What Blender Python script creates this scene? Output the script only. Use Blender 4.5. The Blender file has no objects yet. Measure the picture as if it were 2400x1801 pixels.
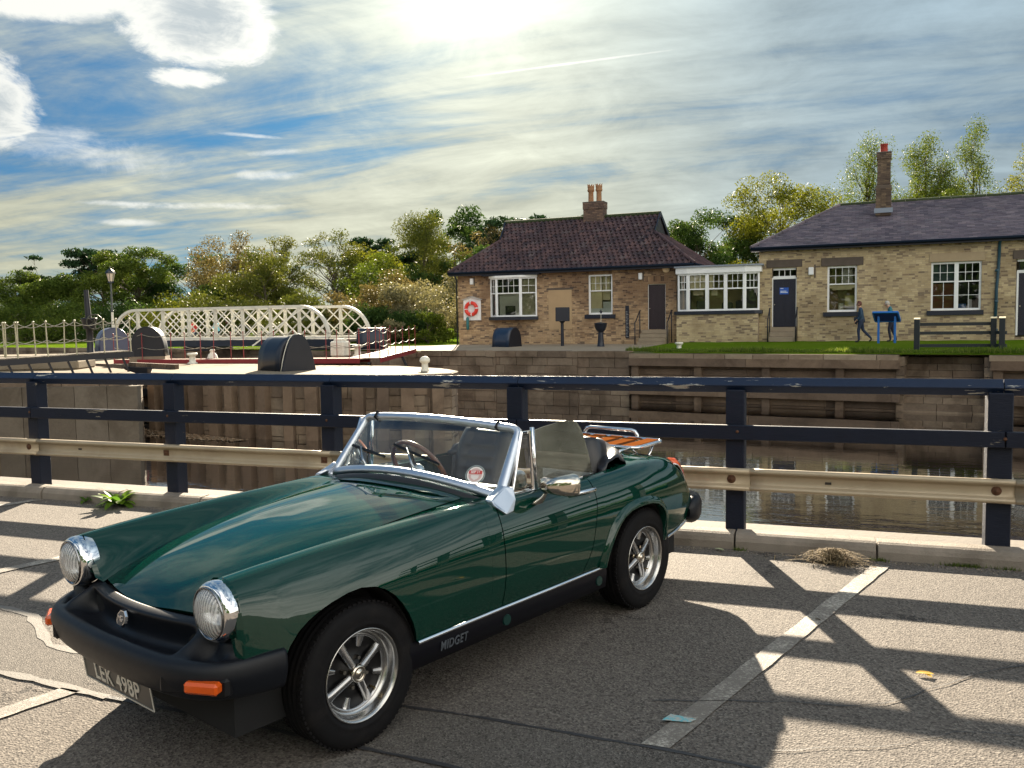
import bpy, bmesh, math, random
import numpy as np
from mathutils import Matrix, Vector

# ------------------------------------------------------------------ camera, light, exposure
C = bpy.context.scene.collection
SC = bpy.context.scene
R = math.radians

def make_camera():
    yaw, pitch, roll = R(20.23), R(4.06), R(0.91)
    cy, sy, cp, sp = math.cos(yaw), math.sin(yaw), math.cos(pitch), math.sin(pitch)
    fwd = Vector((-sy*cp, cy*cp, -sp))
    right = Vector((cy, sy, 0))
    down = fwd.cross(right)
    r2 = right*math.cos(roll) + down*math.sin(roll)
    d2 = -right*math.sin(roll) + down*math.cos(roll)
    cam = bpy.data.cameras.new('camera')
    cam.sensor_width = 36.0
    cam.lens = 2043.26/2400*36.0
    cam.clip_start, cam.clip_end = 0.05, 3000
    o = bpy.data.objects.new('camera', cam); C.objects.link(o)
    M = Matrix((r2, -d2, -fwd)).transposed().to_4x4()
    M.translation = Vector((0, 0, 1.6))
    o.matrix_world = M
    SC.camera = o
make_camera()

SUN_EL, SUN_AZ = R(21.5), R(-22.1)          # azimuth clockwise from +Y
SUN_DIR = Vector((math.sin(SUN_AZ)*math.cos(SUN_EL), math.cos(SUN_AZ)*math.cos(SUN_EL), math.sin(SUN_EL)))
SC.view_settings.view_transform = 'Standard'
SC.view_settings.look = 'None'
SC.view_settings.gamma = 1.0
SC.view_settings.use_curve_mapping = False
SC.view_settings.exposure = 3.6

def make_sun():
    l = bpy.data.lights.new('sun', 'SUN'); l.energy = 2.0; l.angle = R(0.6); l.color = (1.0, 0.86, 0.66)
    o = bpy.data.objects.new('sun', l); C.objects.link(o)
    o.rotation_euler = (-SUN_DIR).to_track_quat('-Z', 'Y').to_euler()
    o.location = SUN_DIR*60
make_sun()

class NT:
    """small node-tree helper"""
    def __init__(s, tree): s.t = tree; s.n = tree.nodes; s.l = tree.links
    def add(s, kind, **kw):
        n = s.n.new(kind)
        for k, v in kw.items():
            if k.startswith('i_'):
                key = k[2:]; key = int(key) if key.isdigit() else key.replace('_', ' ')
                s.put(n.inputs[key], v)
            else: setattr(n, k, v)
        return n
    def put(s, sock, v):
        if isinstance(v, bpy.types.NodeSocket): s.l.new(v, sock)
        elif isinstance(v, bpy.types.Node): s.l.new(v.outputs[0], sock)
        else:
            if isinstance(v, (tuple, list)) and len(v) == 3 and sock.type == 'RGBA': v = (*v, 1)
            sock.default_value = v
    def math(s, op, a, b=0.0, c=0.0, clamp=False):
        n = s.n.new('ShaderNodeMath'); n.operation = op; n.use_clamp = clamp
        for i, v in enumerate((a, b, c)): s.put(n.inputs[i], v)
        return n.outputs[0]
    def vmath(s, op, a, b=(0, 0, 0)):
        n = s.n.new('ShaderNodeVectorMath'); n.operation = op
        s.put(n.inputs[0], a)
        if op == 'SCALE': s.put(n.inputs['Scale'], b)
        else: s.put(n.inputs[1], b)
        return n.outputs['Value'] if op in ('DOT_PRODUCT', 'LENGTH', 'DISTANCE') else n.outputs[0]
    def mix(s, fac, a, b, blend='MIX'):
        n = s.n.new('ShaderNodeMix'); n.data_type = 'RGBA'; n.blend_type = blend
        s.put(n.inputs[0], fac); s.put(n.inputs[6], a); s.put(n.inputs[7], b)
        return n.outputs[2]
    def ramp(s, fac, stops, interp='LINEAR'):
        n = s.n.new('ShaderNodeValToRGB'); n.color_ramp.interpolation = interp
        el = n.color_ramp.elements
        while len(el) < len(stops): el.new(0.5)
        for e, (p, c) in zip(el, stops):
            e.position = p; e.color = (c, c, c, 1) if isinstance(c, (int, float)) else (*c, 1)
        s.put(n.inputs[0], fac); return n.outputs[0]
    def noise(s, vec, scale, detail=4, rough=0.55, dist=0.0, out=0):
        n = s.n.new('ShaderNodeTexNoise')
        if vec is not None: s.put(n.inputs['Vector'], vec)
        n.inputs['Scale'].default_value = scale; n.inputs['Detail'].default_value = detail
        n.inputs['Roughness'].default_value = rough; n.inputs['Distortion'].default_value = dist
        return n.outputs[out]
    def smooth(s, x, lo, hi):
        n = s.n.new('ShaderNodeMapRange'); n.interpolation_type = 'SMOOTHSTEP'
        s.put(n.inputs[0], x); s.put(n.inputs[1], lo); s.put(n.inputs[2], hi)
        return n.outputs[0]

def sky_dir(px, py):
    """direction seen at a place in the 2400 x 1801 photograph (used only to say where the clouds stand in the sky)"""
    M = SC.camera.matrix_world.to_3x3()
    return (M @ Vector(((px-1200)/2043.26, -(py-900.5)/2043.26, -1))).normalized()

def make_world():
    w = bpy.data.worlds.new('World'); SC.world = w; w.use_nodes = True
    t = NT(w.node_tree); t.n.clear()
    out = t.add('ShaderNodeOutputWorld'); bg = t.add('ShaderNodeBackground')
    t.l.new(bg.outputs[0], out.inputs[0])
    sky = t.add('ShaderNodeTexSky', sky_type='NISHITA', sun_disc=False, sun_elevation=SUN_EL, sun_rotation=SUN_AZ,
                air_density=1.0, dust_density=0.6, ozone_density=2.5)
    tc = t.add('ShaderNodeTexCoord'); d = tc.outputs['Generated']
    sep = t.add('ShaderNodeSeparateXYZ', i_0=d)
    x, y, z = sep.outputs
    zc = t.math('MAXIMUM', z, 0.015)
    zz = t.math('ADD', zc, 0.10)
    # flat cloud sheet seen in perspective
    comb = t.add('ShaderNodeCombineXYZ', i_0=t.math('DIVIDE', x, zz), i_1=t.math('DIVIDE', y, zz), i_2=0.0)
    P = comb.outputs[0]
    # angle to sun -> glow of the veil
    cs = t.vmath('DOT_PRODUCT', d, tuple(SUN_DIR))
    cs = t.math('MAXIMUM', cs, 0.0)
    g1 = t.math('POWER', cs, 60.0); g2 = t.math('POWER', cs, 9.0); g3 = t.math('POWER', cs, 400.0)
    # streaks
    rot = t.add('ShaderNodeMapping', i_0=P); rot.inputs['Rotation'].default_value = (0, 0, R(28)); rot.inputs['Scale'].default_value = (0.55, 1.5, 1)
    s1 = t.noise(rot.outputs[0], 1.15, 9, 0.62, 0.55)
    rot2 = t.add('ShaderNodeMapping', i_0=P); rot2.inputs['Rotation'].default_value = (0, 0, R(12)); rot2.inputs['Scale'].default_value = (0.30, 1.9, 1); rot2.inputs['Location'].default_value = (3.1, 1.7, 0)
    s2 = t.noise(rot2.outputs[0], 0.9, 8, 0.6, 0.8)
    big = t.noise(P, 0.30, 3, 0.5, 0.3)
    # the veil is thick to the right of the sun and overhead, thin to the left
    side = t.vmath('DOT_PRODUCT', d, tuple(Vector((0.938, 0.346, 0))))
    s3 = t.noise(P, 2.3, 8, 0.66, 0.5)
    def dev(n, k): return t.math('MULTIPLY', t.math('SUBTRACT', n, 0.5), k)
    cov = t.math('ADD', dev(s1, 2.3), t.math('ADD', dev(s2, 1.5), t.math('ADD', dev(big, 1.2), t.math('MULTIPLY', dev(s3, 2.0), t.math('ADD', 0.35, t.smooth(z, 0.25, 0.6))))))
    sd = t.smooth(side, -0.42, 0.06)
    veil = t.math('ADD', cov, t.math('ADD', t.math('MULTIPLY', sd, 0.62), t.math('MULTIPLY', g2, 0.38)))
    low = t.math('SUBTRACT', 1.0, t.smooth(z, 0.02, 0.22))
    veil = t.math('ADD', veil, t.math('MULTIPLY', low, 0.42))
    veil = t.smooth(veil, -0.18, 0.80)
    # distinct clouds
    dm = t.add('ShaderNodeMapping', i_0=d); dm.inputs['Scale'].default_value = (1, 1, 2.2)
    puffs = t.noise(dm.outputs[0], 10.0, 9, 0.68, 0.9)
    fine = t.noise(dm.outputs[0], 36.0, 6, 0.66, 0.6)
    edge = t.math('ADD', t.math('MULTIPLY', t.math('SUBTRACT', puffs, 0.5), 2.6), t.math('MULTIPLY', t.math('SUBTRACT', fine, 0.5), 1.1))
    up = Vector((0, 0, 1))
    def blob(px, py, rx, ry, soft=0.55, tilt=0.0, rag=1.0):
        c = sky_dir(px, py); a = Vector((c.y, -c.x, 0)).normalized(); b = a.cross(c).normalized()
        if b.z < 0: b = -b
        a, b = a*math.cos(tilt)+b*math.sin(tilt), -a*math.sin(tilt)+b*math.cos(tilt)
        u = t.math('DIVIDE', t.vmath('DOT_PRODUCT', d, tuple(a)), rx/2043.0)
        v = t.math('DIVIDE', t.vmath('DOT_PRODUCT', d, tuple(b)), ry/2043.0)
        front = t.math('GREATER_THAN', t.vmath('DOT_PRODUCT', d, tuple(c)), 0.5)
        r2 = t.math('ADD', t.math('MULTIPLY', u, u), t.math('MULTIPLY', v, v))
        f = t.math('ADD', t.math('SUBTRACT', 1.0, r2), t.math('MULTIPLY', edge, rag))
        return t.math('MULTIPLY', t.smooth(f, 0.0, soft), front), f
    cl = None; core = None
    for (px, py, rx, ry, soft, tilt, rag) in (
            (465, 45, 165, 110, 0.5, 0.0, 0.6), (440, 180, 100, 24, 0.9, 0.1, 1.2), (60, -25, 240, 58, 0.6, 0.06, 0.5),
            (-30, 245, 110, 105, 0.6, -0.25, 0.7), (620, 411, 95, 14, 1.5, 0.0, 0.8), (655, 357, 90, 9, 1.6, 0.1, 1.0),
            (600, 319, 75, 6, 1.6, -0.05, 1.0), (300, 522, 85, 9, 1.6, 0.0, 0.9), (120, 335, 280, 48, 1.9, -0.12, 1.0),
            (470, 482, 190, 10, 1.8, 0.02, 1.5), (300, 478, 160, 7, 1.8, 0.0, 1.2), (1330, 150, 260, 3.5, 1.4, 0.09, 0.6)):
        m, f = blob(px, py, rx, ry, soft, tilt, rag)
        cl = m if cl is None else t.math('MAXIMUM', cl, m)
        if ry > 60:
            k = t.math('MULTIPLY', t.smooth(f, 0.45, 1.15), 0.85)
            core = k if core is None else t.math('MAXIMUM', core, k)
    # colours of light (radiance before the background strength)
    warm = t.math('ADD', t.math('MULTIPLY', g1, 0.55), t.math('MULTIPLY', g2, 0.46))
    warm = t.math('ADD', warm, t.math('MULTIPLY', g3, 1.2))
    vb = t.math('ADD', 0.80, warm)
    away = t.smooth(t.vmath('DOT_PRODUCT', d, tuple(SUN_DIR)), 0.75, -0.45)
    vb = t.math('ADD', vb, t.math('MULTIPLY', away, 3.3))   # added fill: sky away from the sun raised to lift the shaded fronts
    lowc = t.mix(t.smooth(z, 0.06, 0.44), (1.0, 0.98, 0.70), (0.74, 0.92, 1.0))
    lowc = t.mix(t.math('MULTIPLY', g2, 0.8), lowc, (1.0, 1.0, 0.80))
    cool = t.smooth(side, 0.0, 0.42); lowc = t.mix(t.math('MULTIPLY', cool, 0.75), lowc, (0.62, 0.84, 1.0))
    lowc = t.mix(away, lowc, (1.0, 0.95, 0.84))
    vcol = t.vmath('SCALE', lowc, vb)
    shade = t.math('ADD', 1.0, t.math('ADD', dev(s3, 0.9), t.math('ADD', dev(s1, 0.7), dev(s2, 0.8))))
    vcol = t.vmath('SCALE', vcol, shade)
    skyc = t.vmath('MULTIPLY', sky.outputs[0], (0.010, 0.030, 0.05))
    skyc = t.vmath('ADD', skyc, (0.085, 0.225, 0.40))
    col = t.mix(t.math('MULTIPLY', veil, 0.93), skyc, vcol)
    ccol = t.vmath('SCALE', t.mix(core, (1.0, 1.0, 0.93), (0.44, 0.51, 0.55)), t.math('ADD', 1.62, t.math('MULTIPLY', warm, 0.5)))
    col = t.mix(t.math('MULTIPLY', cl, 0.95), col, ccol)
    t.put(bg.inputs[0], col)
    bg.inputs[1].default_value = 0.05
    w.cycles.sampling_method = 'MANUAL'; w.cycles.sample_map_resolution = 1024
make_world()

# ------------------------------------------------------------------ helpers
rng = random.Random(7)
NP = np.random.RandomState(11)

def tag(o, label=None, cat=None, group=None, kind=None):
    if label: o['label'] = label
    if cat: o['category'] = cat
    if group: o['group'] = group
    if kind: o['kind'] = kind
    return o

def thing(name, label, cat, loc=(0, 0, 0), rz=0.0, group=None):
    o = bpy.data.objects.new(name, None); C.objects.link(o)
    o.location = loc; o.rotation_euler = (0, 0, rz); o.empty_display_size = 0.2
    return tag(o, label, cat, group)

def link(name, me, m=None, parent=None):
    o = bpy.data.objects.new(name, me); C.objects.link(o)
    if m is not None and not me.materials: me.materials.append(m)
    if parent is not None: o.parent = parent
    return o

def mesh_np(name, V, F, smooth=False, attr=None):
    """V (n,3) array; F list of tuples or (m,k) array"""
    me = bpy.data.meshes.new(name)
    V = np.asarray(V, dtype=np.float32)
    if isinstance(F, np.ndarray):
        m, k = F.shape
        me.vertices.add(len(V)); me.vertices.foreach_set('co', V.ravel())
        me.loops.add(m*k); me.loops.foreach_set('vertex_index', F.astype(np.int32).ravel())
        me.polygons.add(m); me.polygons.foreach_set('loop_start', np.arange(0, m*k, k, dtype=np.int32))
        me.update(calc_edges=True)
    else:
        me.from_pydata([tuple(v) for v in V], [], F)
    me.polygons.foreach_set('use_smooth', np.full(len(me.polygons), bool(smooth)))
    if attr is not None:
        a = me.attributes.new('rnd', 'FLOAT', 'POINT'); a.data.foreach_set('value', np.asarray(attr, dtype=np.float32))
    me.update()
    return me

class MB:
    """collects shapes for one mesh; o = point that becomes the mesh's origin"""
    def __init__(s, o=(0, 0, 0)): s.v = []; s.f = []; s.o = Vector(o); s.sm = []
    def add(s, vs, fs, smooth=False):
        b = len(s.v); s.v += [Vector(v)-s.o for v in vs]; s.f += [tuple(i+b for i in f) for f in fs]; s.sm += [smooth]*len(fs)
        return s
    def box(s, lo, hi, M=None, c=None):
        x0, y0, z0 = lo; x1, y1, z1 = hi
        vs = [Vector(p) for p in ((x0,y0,z0),(x1,y0,z0),(x1,y1,z0),(x0,y1,z0),(x0,y0,z1),(x1,y0,z1),(x1,y1,z1),(x0,y1,z1))]
        if M is not None: vs = [M @ v for v in vs]
        return s.add(vs, [(0,3,2,1),(4,5,6,7),(0,1,5,4),(1,2,6,5),(2,3,7,6),(3,0,4,7)])
    def cbox(s, cen, size, M=None):
        h = [q/2 for q in size]
        M2 = Matrix.Translation(cen) @ (M.to_4x4() if M is not None else Matrix.Identity(4))
        return s.box((-h[0],-h[1],-h[2]), tuple(h), M2)
    def bbox(s, cen, size, b=0.01, M=None):
        """box with chamfered edges"""
        bm = bmesh.new(); bmesh.ops.create_cube(bm, size=1)
        for v in bm.verts: v.co = Vector((v.co.x*size[0], v.co.y*size[1], v.co.z*size[2]))
        bmesh.ops.bevel(bm, geom=bm.edges[:], offset=b, segments=1, affect='EDGES', profile=0.5)
        M2 = Matrix.Translation(cen) @ (M.to_4x4() if M is not None else Matrix.Identity(4))
        bm.verts.index_update()
        s.add([M2 @ v.co for v in bm.verts], [[v.index for v in f.verts] for f in bm.faces]); bm.free()
        return s
    def beam(s, p0, p1, w, h, up=(0, 0, 1), ext=0.0):
        p0, p1 = Vector(p0), Vector(p1); d = (p1-p0); L = d.length; d.normalize()
        a = d.cross(Vector(up))
        if a.length < 1e-5: a = d.cross(Vector((1, 0, 0)))
        a.normalize(); b = a.cross(d)
        M = Matrix((a, d, b)).transposed().to_4x4(); M.translation = p0
        return s.box((-w/2, -ext, -h/2), (w/2, L+ext, h/2), M)
    def ring(s, cen, a, b, r, n): 
        return [cen + a*(r*math.cos(2*math.pi*i/n)) + b*(r*math.sin(2*math.pi*i/n)) for i in range(n)]
    def cyl(s, p0, p1, r0, r1=None, n=12, caps=True, smooth=True):
        p0, p1 = Vector(p0), Vector(p1); r1 = r0 if r1 is None else r1
        d = (p1-p0).normalized(); a = d.orthogonal().normalized(); b = d.cross(a)
        s.add(s.ring(p0, a, b, r0, n)+s.ring(p1, a, b, r1, n), [(i, (i+1) % n, n+(i+1) % n, n+i) for i in range(n)], smooth)
        if caps:
            s.add(s.ring(p0, a, b, r0, n), [tuple(range(n))[::-1]]); s.add(s.ring(p1, a, b, r1, n), [tuple(range(n))])
        return s
    def tube(s, pts, r, n=8, closed=False, caps=True, smooth=True):
        P = [Vector(p) for p in pts]; m = len(P); rs = r if isinstance(r, (list, tuple)) else [r]*m
        vs = []; ref = None
        for i in range(m):
            if closed: t = P[(i+1) % m]-P[i-1]
            else: t = P[min(i+1, m-1)]-P[max(i-1, 0)]
            t.normalize()
            if ref is None: ref = t.orthogonal().normalized()
            a = (ref - t*ref.dot(t)).normalized(); ref = a; b = t.cross(a)
            vs += s.ring(P[i], a, b, rs[i], n)
        fs = []
        for i in range(m if closed else m-1):
            j = (i+1) % m
            fs += [(i*n+k, i*n+(k+1) % n, j*n+(k+1) % n, j*n+k) for k in range(n)]
        if caps and not closed: fs += [tuple(range(n))[::-1], tuple(range((m-1)*n, m*n))]
        return s.add(vs, fs, smooth)
    def lathe(s, prof, cen, axis=(0, 0, 1), n=24, smooth=True):
        """prof: list of (radius, height along axis)"""
        ax = Vector(axis).normalized(); a = ax.orthogonal().normalized(); b = ax.cross(a); cen = Vector(cen)
        vs = []
        for r, h in prof: vs += s.ring(cen+ax*h, a, b, max(r, 1e-5), n)
        fs = [(i*n+k, i*n+(k+1) % n, (i+1)*n+(k+1) % n, (i+1)*n+k) for i in range(len(prof)-1) for k in range(n)]
        return s.add(vs, fs, smooth)
    def grid(s, rows, closed_u=False, smooth=True, flip=False):
        n = len(rows[0]); vs = [p for r in rows for p in r]; fs = []
        for i in range(len(rows)-1):
            for j in range(n if closed_u else n-1):
                k = (j+1) % n; q = (i*n+j, i*n+k, (i+1)*n+k, (i+1)*n+j)
                fs.append(q[::-1] if flip else q)
        return s.add(vs, fs, smooth)
    def prism(s, poly, z0, z1, cap=True):
        """poly: list of (x, y) counter-clockwise"""
        n = len(poly)
        s.add([(x, y, z0) for x, y in poly]+[(x, y, z1) for x, y in poly], [(i, (i+1) % n, n+(i+1) % n, n+i) for i in range(n)])
        if cap:
            s.add([(x, y, z1) for x, y in poly], [tuple(range(n))]); s.add([(x, y, z0) for x, y in poly], [tuple(range(n))[::-1]])
        return s
    def build(s, name, m=None, parent=None, smooth=None, auto=None):
        me = bpy.data.meshes.new(name)
        me.from_pydata([tuple(v) for v in s.v], [], s.f)
        sm = s.sm if smooth is None else [smooth]*len(s.f)
        me.polygons.foreach_set('use_smooth', sm)
        me.update()
        o = link(name, me, m, parent)
        return o

def top(mb, name, m, label, cat, group=None, smooth=None):
    """a thing that is one mesh; its origin is mb.o"""
    o = mb.build(name, m, None, smooth); o.location = mb.o
    return tag(o, label, cat, group)

def copy_tree(o, parent=None):
    c = o.copy(); C.objects.link(c)
    if parent is not None: c.parent = parent
    for ch in list(o.children): copy_tree(ch, c)
    return c

def solid(o, th, off=-1):
    md = o.modifiers.new('thickness', 'SOLIDIFY'); md.thickness = th; md.offset = off; md.use_quality_normals = True
    return o
def bevel(o, w, seg=2, ang=30):
    md = o.modifiers.new('edges', 'BEVEL'); md.width = w; md.segments = seg; md.limit_method = 'ANGLE'; md.angle_limit = R(ang)
    return o

# ------------------------------------------------------------------ materials
MATS = {}
def mat(name, col, rough=0.6, metal=0.0, var=0.0, vscale=6.0, bump=0.0, bscale=40.0, coat=0.0, spec=0.5, dirt=None, dscale=1.5, damt=0.5, coord='Object', rvar=0.0):
    if name in MATS: return MATS[name]
    m = bpy.data.materials.new(name); m.use_nodes = True; MATS[name] = m
    t = NT(m.node_tree); p = t.n['Principled BSDF']
    tc = t.add('ShaderNodeTexCoord').outputs[coord]
    base = col
    if var:
        n = t.noise(tc, vscale, 5, 0.6)
        base = t.mix(n, tuple(c*(1-var) for c in col), tuple(min(c*(1+var), 1) for c in col))
    if dirt:
        n2 = t.noise(tc, dscale, 6, 0.65, 0.4)
        base = t.mix(t.math('MULTIPLY', t.smooth(n2, 0.45, 0.72), damt), base, dirt)
    t.put(p.inputs['Base Color'], base if not isinstance(base, tuple) else (*base, 1))
    p.inputs['Roughness'].default_value = rough; p.inputs['Metallic'].default_value = metal
    if rvar:
        t.put(p.inputs['Roughness'], t.math('ADD', rough-rvar/2, t.math('MULTIPLY', t.noise(tc, vscale*1.7, 4), rvar)))
    p.inputs['Coat Weight'].default_value = coat; p.inputs['Coat Roughness'].default_value = 0.03
    p.inputs['Specular IOR Level'].default_value = spec
    if bump:
        b = t.add('ShaderNodeBump'); b.inputs['Strength'].default_value = min(1, bump); b.inputs['Distance'].default_value = 0.01
        t.put(b.inputs['Height'], t.noise(tc, bscale, 5, 0.65)); t.put(p.inputs['Normal'], b.outputs[0])
    return m

def glass_mat(name, tint=(0.9, 0.95, 0.93), dirt=0.0, ior=1.5, gain=1.0):
    m = bpy.data.materials.new(name); m.use_nodes = True; t = NT(m.node_tree); t.n.clear(); MATS[name] = m
    out = t.add('ShaderNodeOutputMaterial')
    tr = t.add('ShaderNodeBsdfTransparent', i_0=tint); gl = t.add('ShaderNodeBsdfGlossy'); gl.inputs['Roughness'].default_value = 0.01
    fr = t.add('ShaderNodeFresnel'); fr.inputs[0].default_value = ior
    f = t.math('MULTIPLY', fr.outputs[0], gain, clamp=True)
    mx = t.add('ShaderNodeMixShader', i_0=f, i_1=tr.outputs[0], i_2=gl.outputs[0])
    last = mx.outputs[0]
    if dirt:
        tc = t.add('ShaderNodeTexCoord').outputs['Object']
        n = t.noise(tc, 70, 4, 0.7); n2 = t.noise(tc, 6, 4, 0.6)
        k = t.math('MULTIPLY', t.math('ADD', t.math('MULTIPLY', t.smooth(n, 0.62, 0.74), 0.5), t.math('MULTIPLY', n2, 0.22)), dirt)
        df = t.add('ShaderNodeBsdfDiffuse', i_0=(0.75, 0.75, 0.72))
        tl = t.add('ShaderNodeBsdfTranslucent', i_0=(0.75, 0.75, 0.72))
        dd = t.add('ShaderNodeMixShader', i_0=0.5, i_1=df.outputs[0], i_2=tl.outputs[0])
        last = t.add('ShaderNodeMixShader', i_0=k, i_1=last, i_2=dd.outputs[0]).outputs[0]
    t.l.new(last, out.inputs[0])
    return m

def piece_mat(name, stops, rough=0.85, big=None, bigscale=0.35, bigamt=0.7, bump=0.5, bscale=60, fine=0.18, grad=None):
    """colour picked per piece from attribute rnd (joined pieces) or the object's own random number"""
    m = bpy.data.materials.new(name); m.use_nodes = True; MATS[name] = m
    t = NT(m.node_tree); p = t.n['Principled BSDF']
    at = t.add('ShaderNodeAttribute', attribute_name='rnd'); oi = t.add('ShaderNodeObjectInfo')
    r = t.math('FRACT', t.math('ADD', at.outputs['Fac'], oi.outputs['Random']))
    c = t.ramp(r, stops)
    geo = t.add('ShaderNodeNewGeometry').outputs['Position']
    if fine:
        n = t.noise(geo, 14, 4, 0.6); c = t.mix(t.math('MULTIPLY', n, fine*2), c, t.vmath('SCALE', c, 0.45))
    if big:
        n = t.noise(geo, bigscale, 5, 0.62, 0.5)
        k = t.math('MULTIPLY', t.smooth(n, 0.42, 0.66), bigamt)
        if grad:
            z = t.add('ShaderNodeSeparateXYZ', i_0=geo).outputs[2]
            k = t.math('MULTIPLY', t.smooth(t.math('ADD', n, t.math('MULTIPLY', t.math('SUBTRACT', z, grad[0]), grad[1])), 0.42, 0.66), bigamt)
        c = t.mix(k, c, t.mix(1.0, c, big, 'MULTIPLY'))
    t.put(p.inputs['Base Color'], c); p.inputs['Roughness'].default_value = rough; p.inputs['Specular IOR Level'].default_value = 0.3
    b = t.add('ShaderNodeBump'); b.inputs['Strength'].default_value = bump; b.inputs['Distance'].default_value = 0.01
    t.put(b.inputs['Height'], t.noise(geo, bscale, 4, 0.6)); t.put(p.inputs['Normal'], b.outputs[0])
    return m

BOXV = np.array([(-.5,-.5,-.5),(.5,-.5,-.5),(.5,.5,-.5),(-.5,.5,-.5),(-.5,-.5,.5),(.5,-.5,.5),(.5,.5,.5),(-.5,.5,.5)])
BOXF = np.array([(0,3,2,1),(4,5,6,7),(0,1,5,4),(1,2,6,5),(2,3,7,6),(3,0,4,7)])
def pieces(name, items, m, parent, limit=300, rank=None, protoV=BOXV, protoF=BOXF):
    """items: list of (centre, size, 3x3 rotation or None) in the parent's frame. The `limit` first by rank become objects that
    share one mesh per size, the rest one joined stuff part."""
    idx = list(range(len(items)))
    if rank is not None: idx.sort(key=lambda i: rank(items[i]))
    single, rest = idx[:limit], idx[limit:]
    cache = {}
    for i in single:
        c, s, M = items[i]
        key = tuple(round(q, 3) for q in s)
        if key not in cache:
            me = mesh_np(name, protoV*np.array(s), protoF); me.materials.append(m); cache[key] = me
        o = bpy.data.objects.new(name, cache[key]); C.objects.link(o); o.parent = parent; o.location = c
        if M is not None: o.rotation_euler = Matrix(M).to_euler()
    if rest:
        k = len(protoV); V = np.empty((len(rest)*k, 3)); F = np.empty((len(rest)*len(protoF), protoF.shape[1]), dtype=np.int64); A = np.empty(len(rest)*k)
        for j, i in enumerate(rest):
            c, s, M = items[i]; v = protoV*np.array(s)
            if M is not None: v = v @ np.array(M).T
            V[j*k:(j+1)*k] = v+np.array(c); F[j*len(protoF):(j+1)*len(protoF)] = protoF+j*k; A[j*k:(j+1)*k] = rng.random()
        me = mesh_np(name, V, F, attr=A); o = link(name, me, m, parent); o['kind'] = 'stuff'

def text_obj(name, body, size, m, parent, M, extrude=0.002, spacing=1.0, align='CENTER', bold=0.0, sx=1.0):
    cu = bpy.data.curves.new(name, 'FONT'); cu.body = body; cu.size = size; cu.extrude = extrude; cu.align_x = align; cu.align_y = 'CENTER'
    cu.space_character = spacing; cu.offset = bold
    tmp = bpy.data.objects.new(name, cu); C.objects.link(tmp)
    bpy.context.view_layer.update()
    dg = bpy.context.evaluated_depsgraph_get()
    me = bpy.data.meshes.new_from_object(tmp.evaluated_get(dg))
    bpy.data.objects.remove(tmp)
    for v in me.vertices: v.co = M @ Vector((v.co.x*sx, v.co.y, v.co.z))
    me.materials.clear()
    return link(name, me, m, parent)
# ------------------------------------------------------------------ setting: car park, kerb, water, banks
def asphalt(name, lo, hi, stone, k=1.0):
    m = bpy.data.materials.new(name); m.use_nodes = True; MATS[name] = m; t = NT(m.node_tree); p = t.n['Principled BSDF']
    g = t.add('ShaderNodeNewGeometry').outputs['Position']
    v = t.add('ShaderNodeTexVoronoi', i_Vector=g); v.inputs['Scale'].default_value = 115*k
    n1 = t.noise(g, 60*k, 4, 0.7); n2 = t.noise(g, 1.3, 6, 0.6, 0.3); n3 = t.noise(g, 0.35, 4, 0.6); n4 = t.noise(g, 240*k, 2, 0.6)
    sep = t.add('ShaderNodeSeparateColor', i_0=v.outputs['Color'])
    c = t.mix(t.smooth(n1, .32, .68), lo, hi)
    c = t.mix(t.math('MULTIPLY', t.smooth(sep.outputs[0], .62, .95), .55), c, stone)
    c = t.mix(t.math('MULTIPLY', t.smooth(sep.outputs[1], .62, .9), .70), c, tuple(q*.40 for q in lo))
    c = t.mix(t.math('MULTIPLY', t.smooth(n2, .45, .75), .38), c, t.mix(1.0, c, (.62, .60, .60), 'MULTIPLY'))
    c = t.mix(t.math('MULTIPLY', t.smooth(n3, .4, .7), .25), c, t.mix(1.0, c, (1.25, 1.2, 1.12), 'MULTIPLY'))
    oil = t.noise(g, 2.2, 5, .6, .2)
    c = t.mix(t.math('MULTIPLY', t.smooth(oil, .66, .76), .45), c, (.03, .028, .028))
    # hairline cracks
    vc = t.add('ShaderNodeTexVoronoi', feature='DISTANCE_TO_EDGE', i_Vector=t.vmath('ADD', g, t.vmath('SCALE', t.noise(g, 2.5, 5, .65, out=1), .9))); vc.inputs['Scale'].default_value = 0.33
    crack = t.math('SUBTRACT', 1.0, t.smooth(vc.outputs['Distance'], .0015, .006))
    crack = t.math('MULTIPLY', crack, t.smooth(t.noise(g, .6, 3), .45, .6))
    c = t.mix(t.math('MULTIPLY', crack, .75), c, (.02, .018, .018))
    t.put(p.inputs['Base Color'], c); p.inputs['Roughness'].default_value = .86; p.inputs['Specular IOR Level'].default_value = .22
    h = t.math('ADD', t.math('MULTIPLY', n1, .5), t.math('MULTIPLY', v.outputs['Distance'], 1.4)); h = t.math('SUBTRACT', h, t.math('MULTIPLY', crack, 1.0))
    b = t.add('ShaderNodeBump'); b.inputs['Strength'].default_value = .75; b.inputs['Distance'].default_value = .003; t.put(b.inputs['Height'], h); t.put(p.inputs['Normal'], b.outputs[0])
    return m

A_MAIN = asphalt('asphalt_old', (.092, .081, .074), (.155, .136, .120), (.23, .21, .185))
A_PATCH = asphalt('asphalt_patch', (.085, .077, .070), (.135, .12, .107), (.22, .20, .18), 1.35)
KERB_Y = 6.118; POST_Y = 6.262

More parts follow.
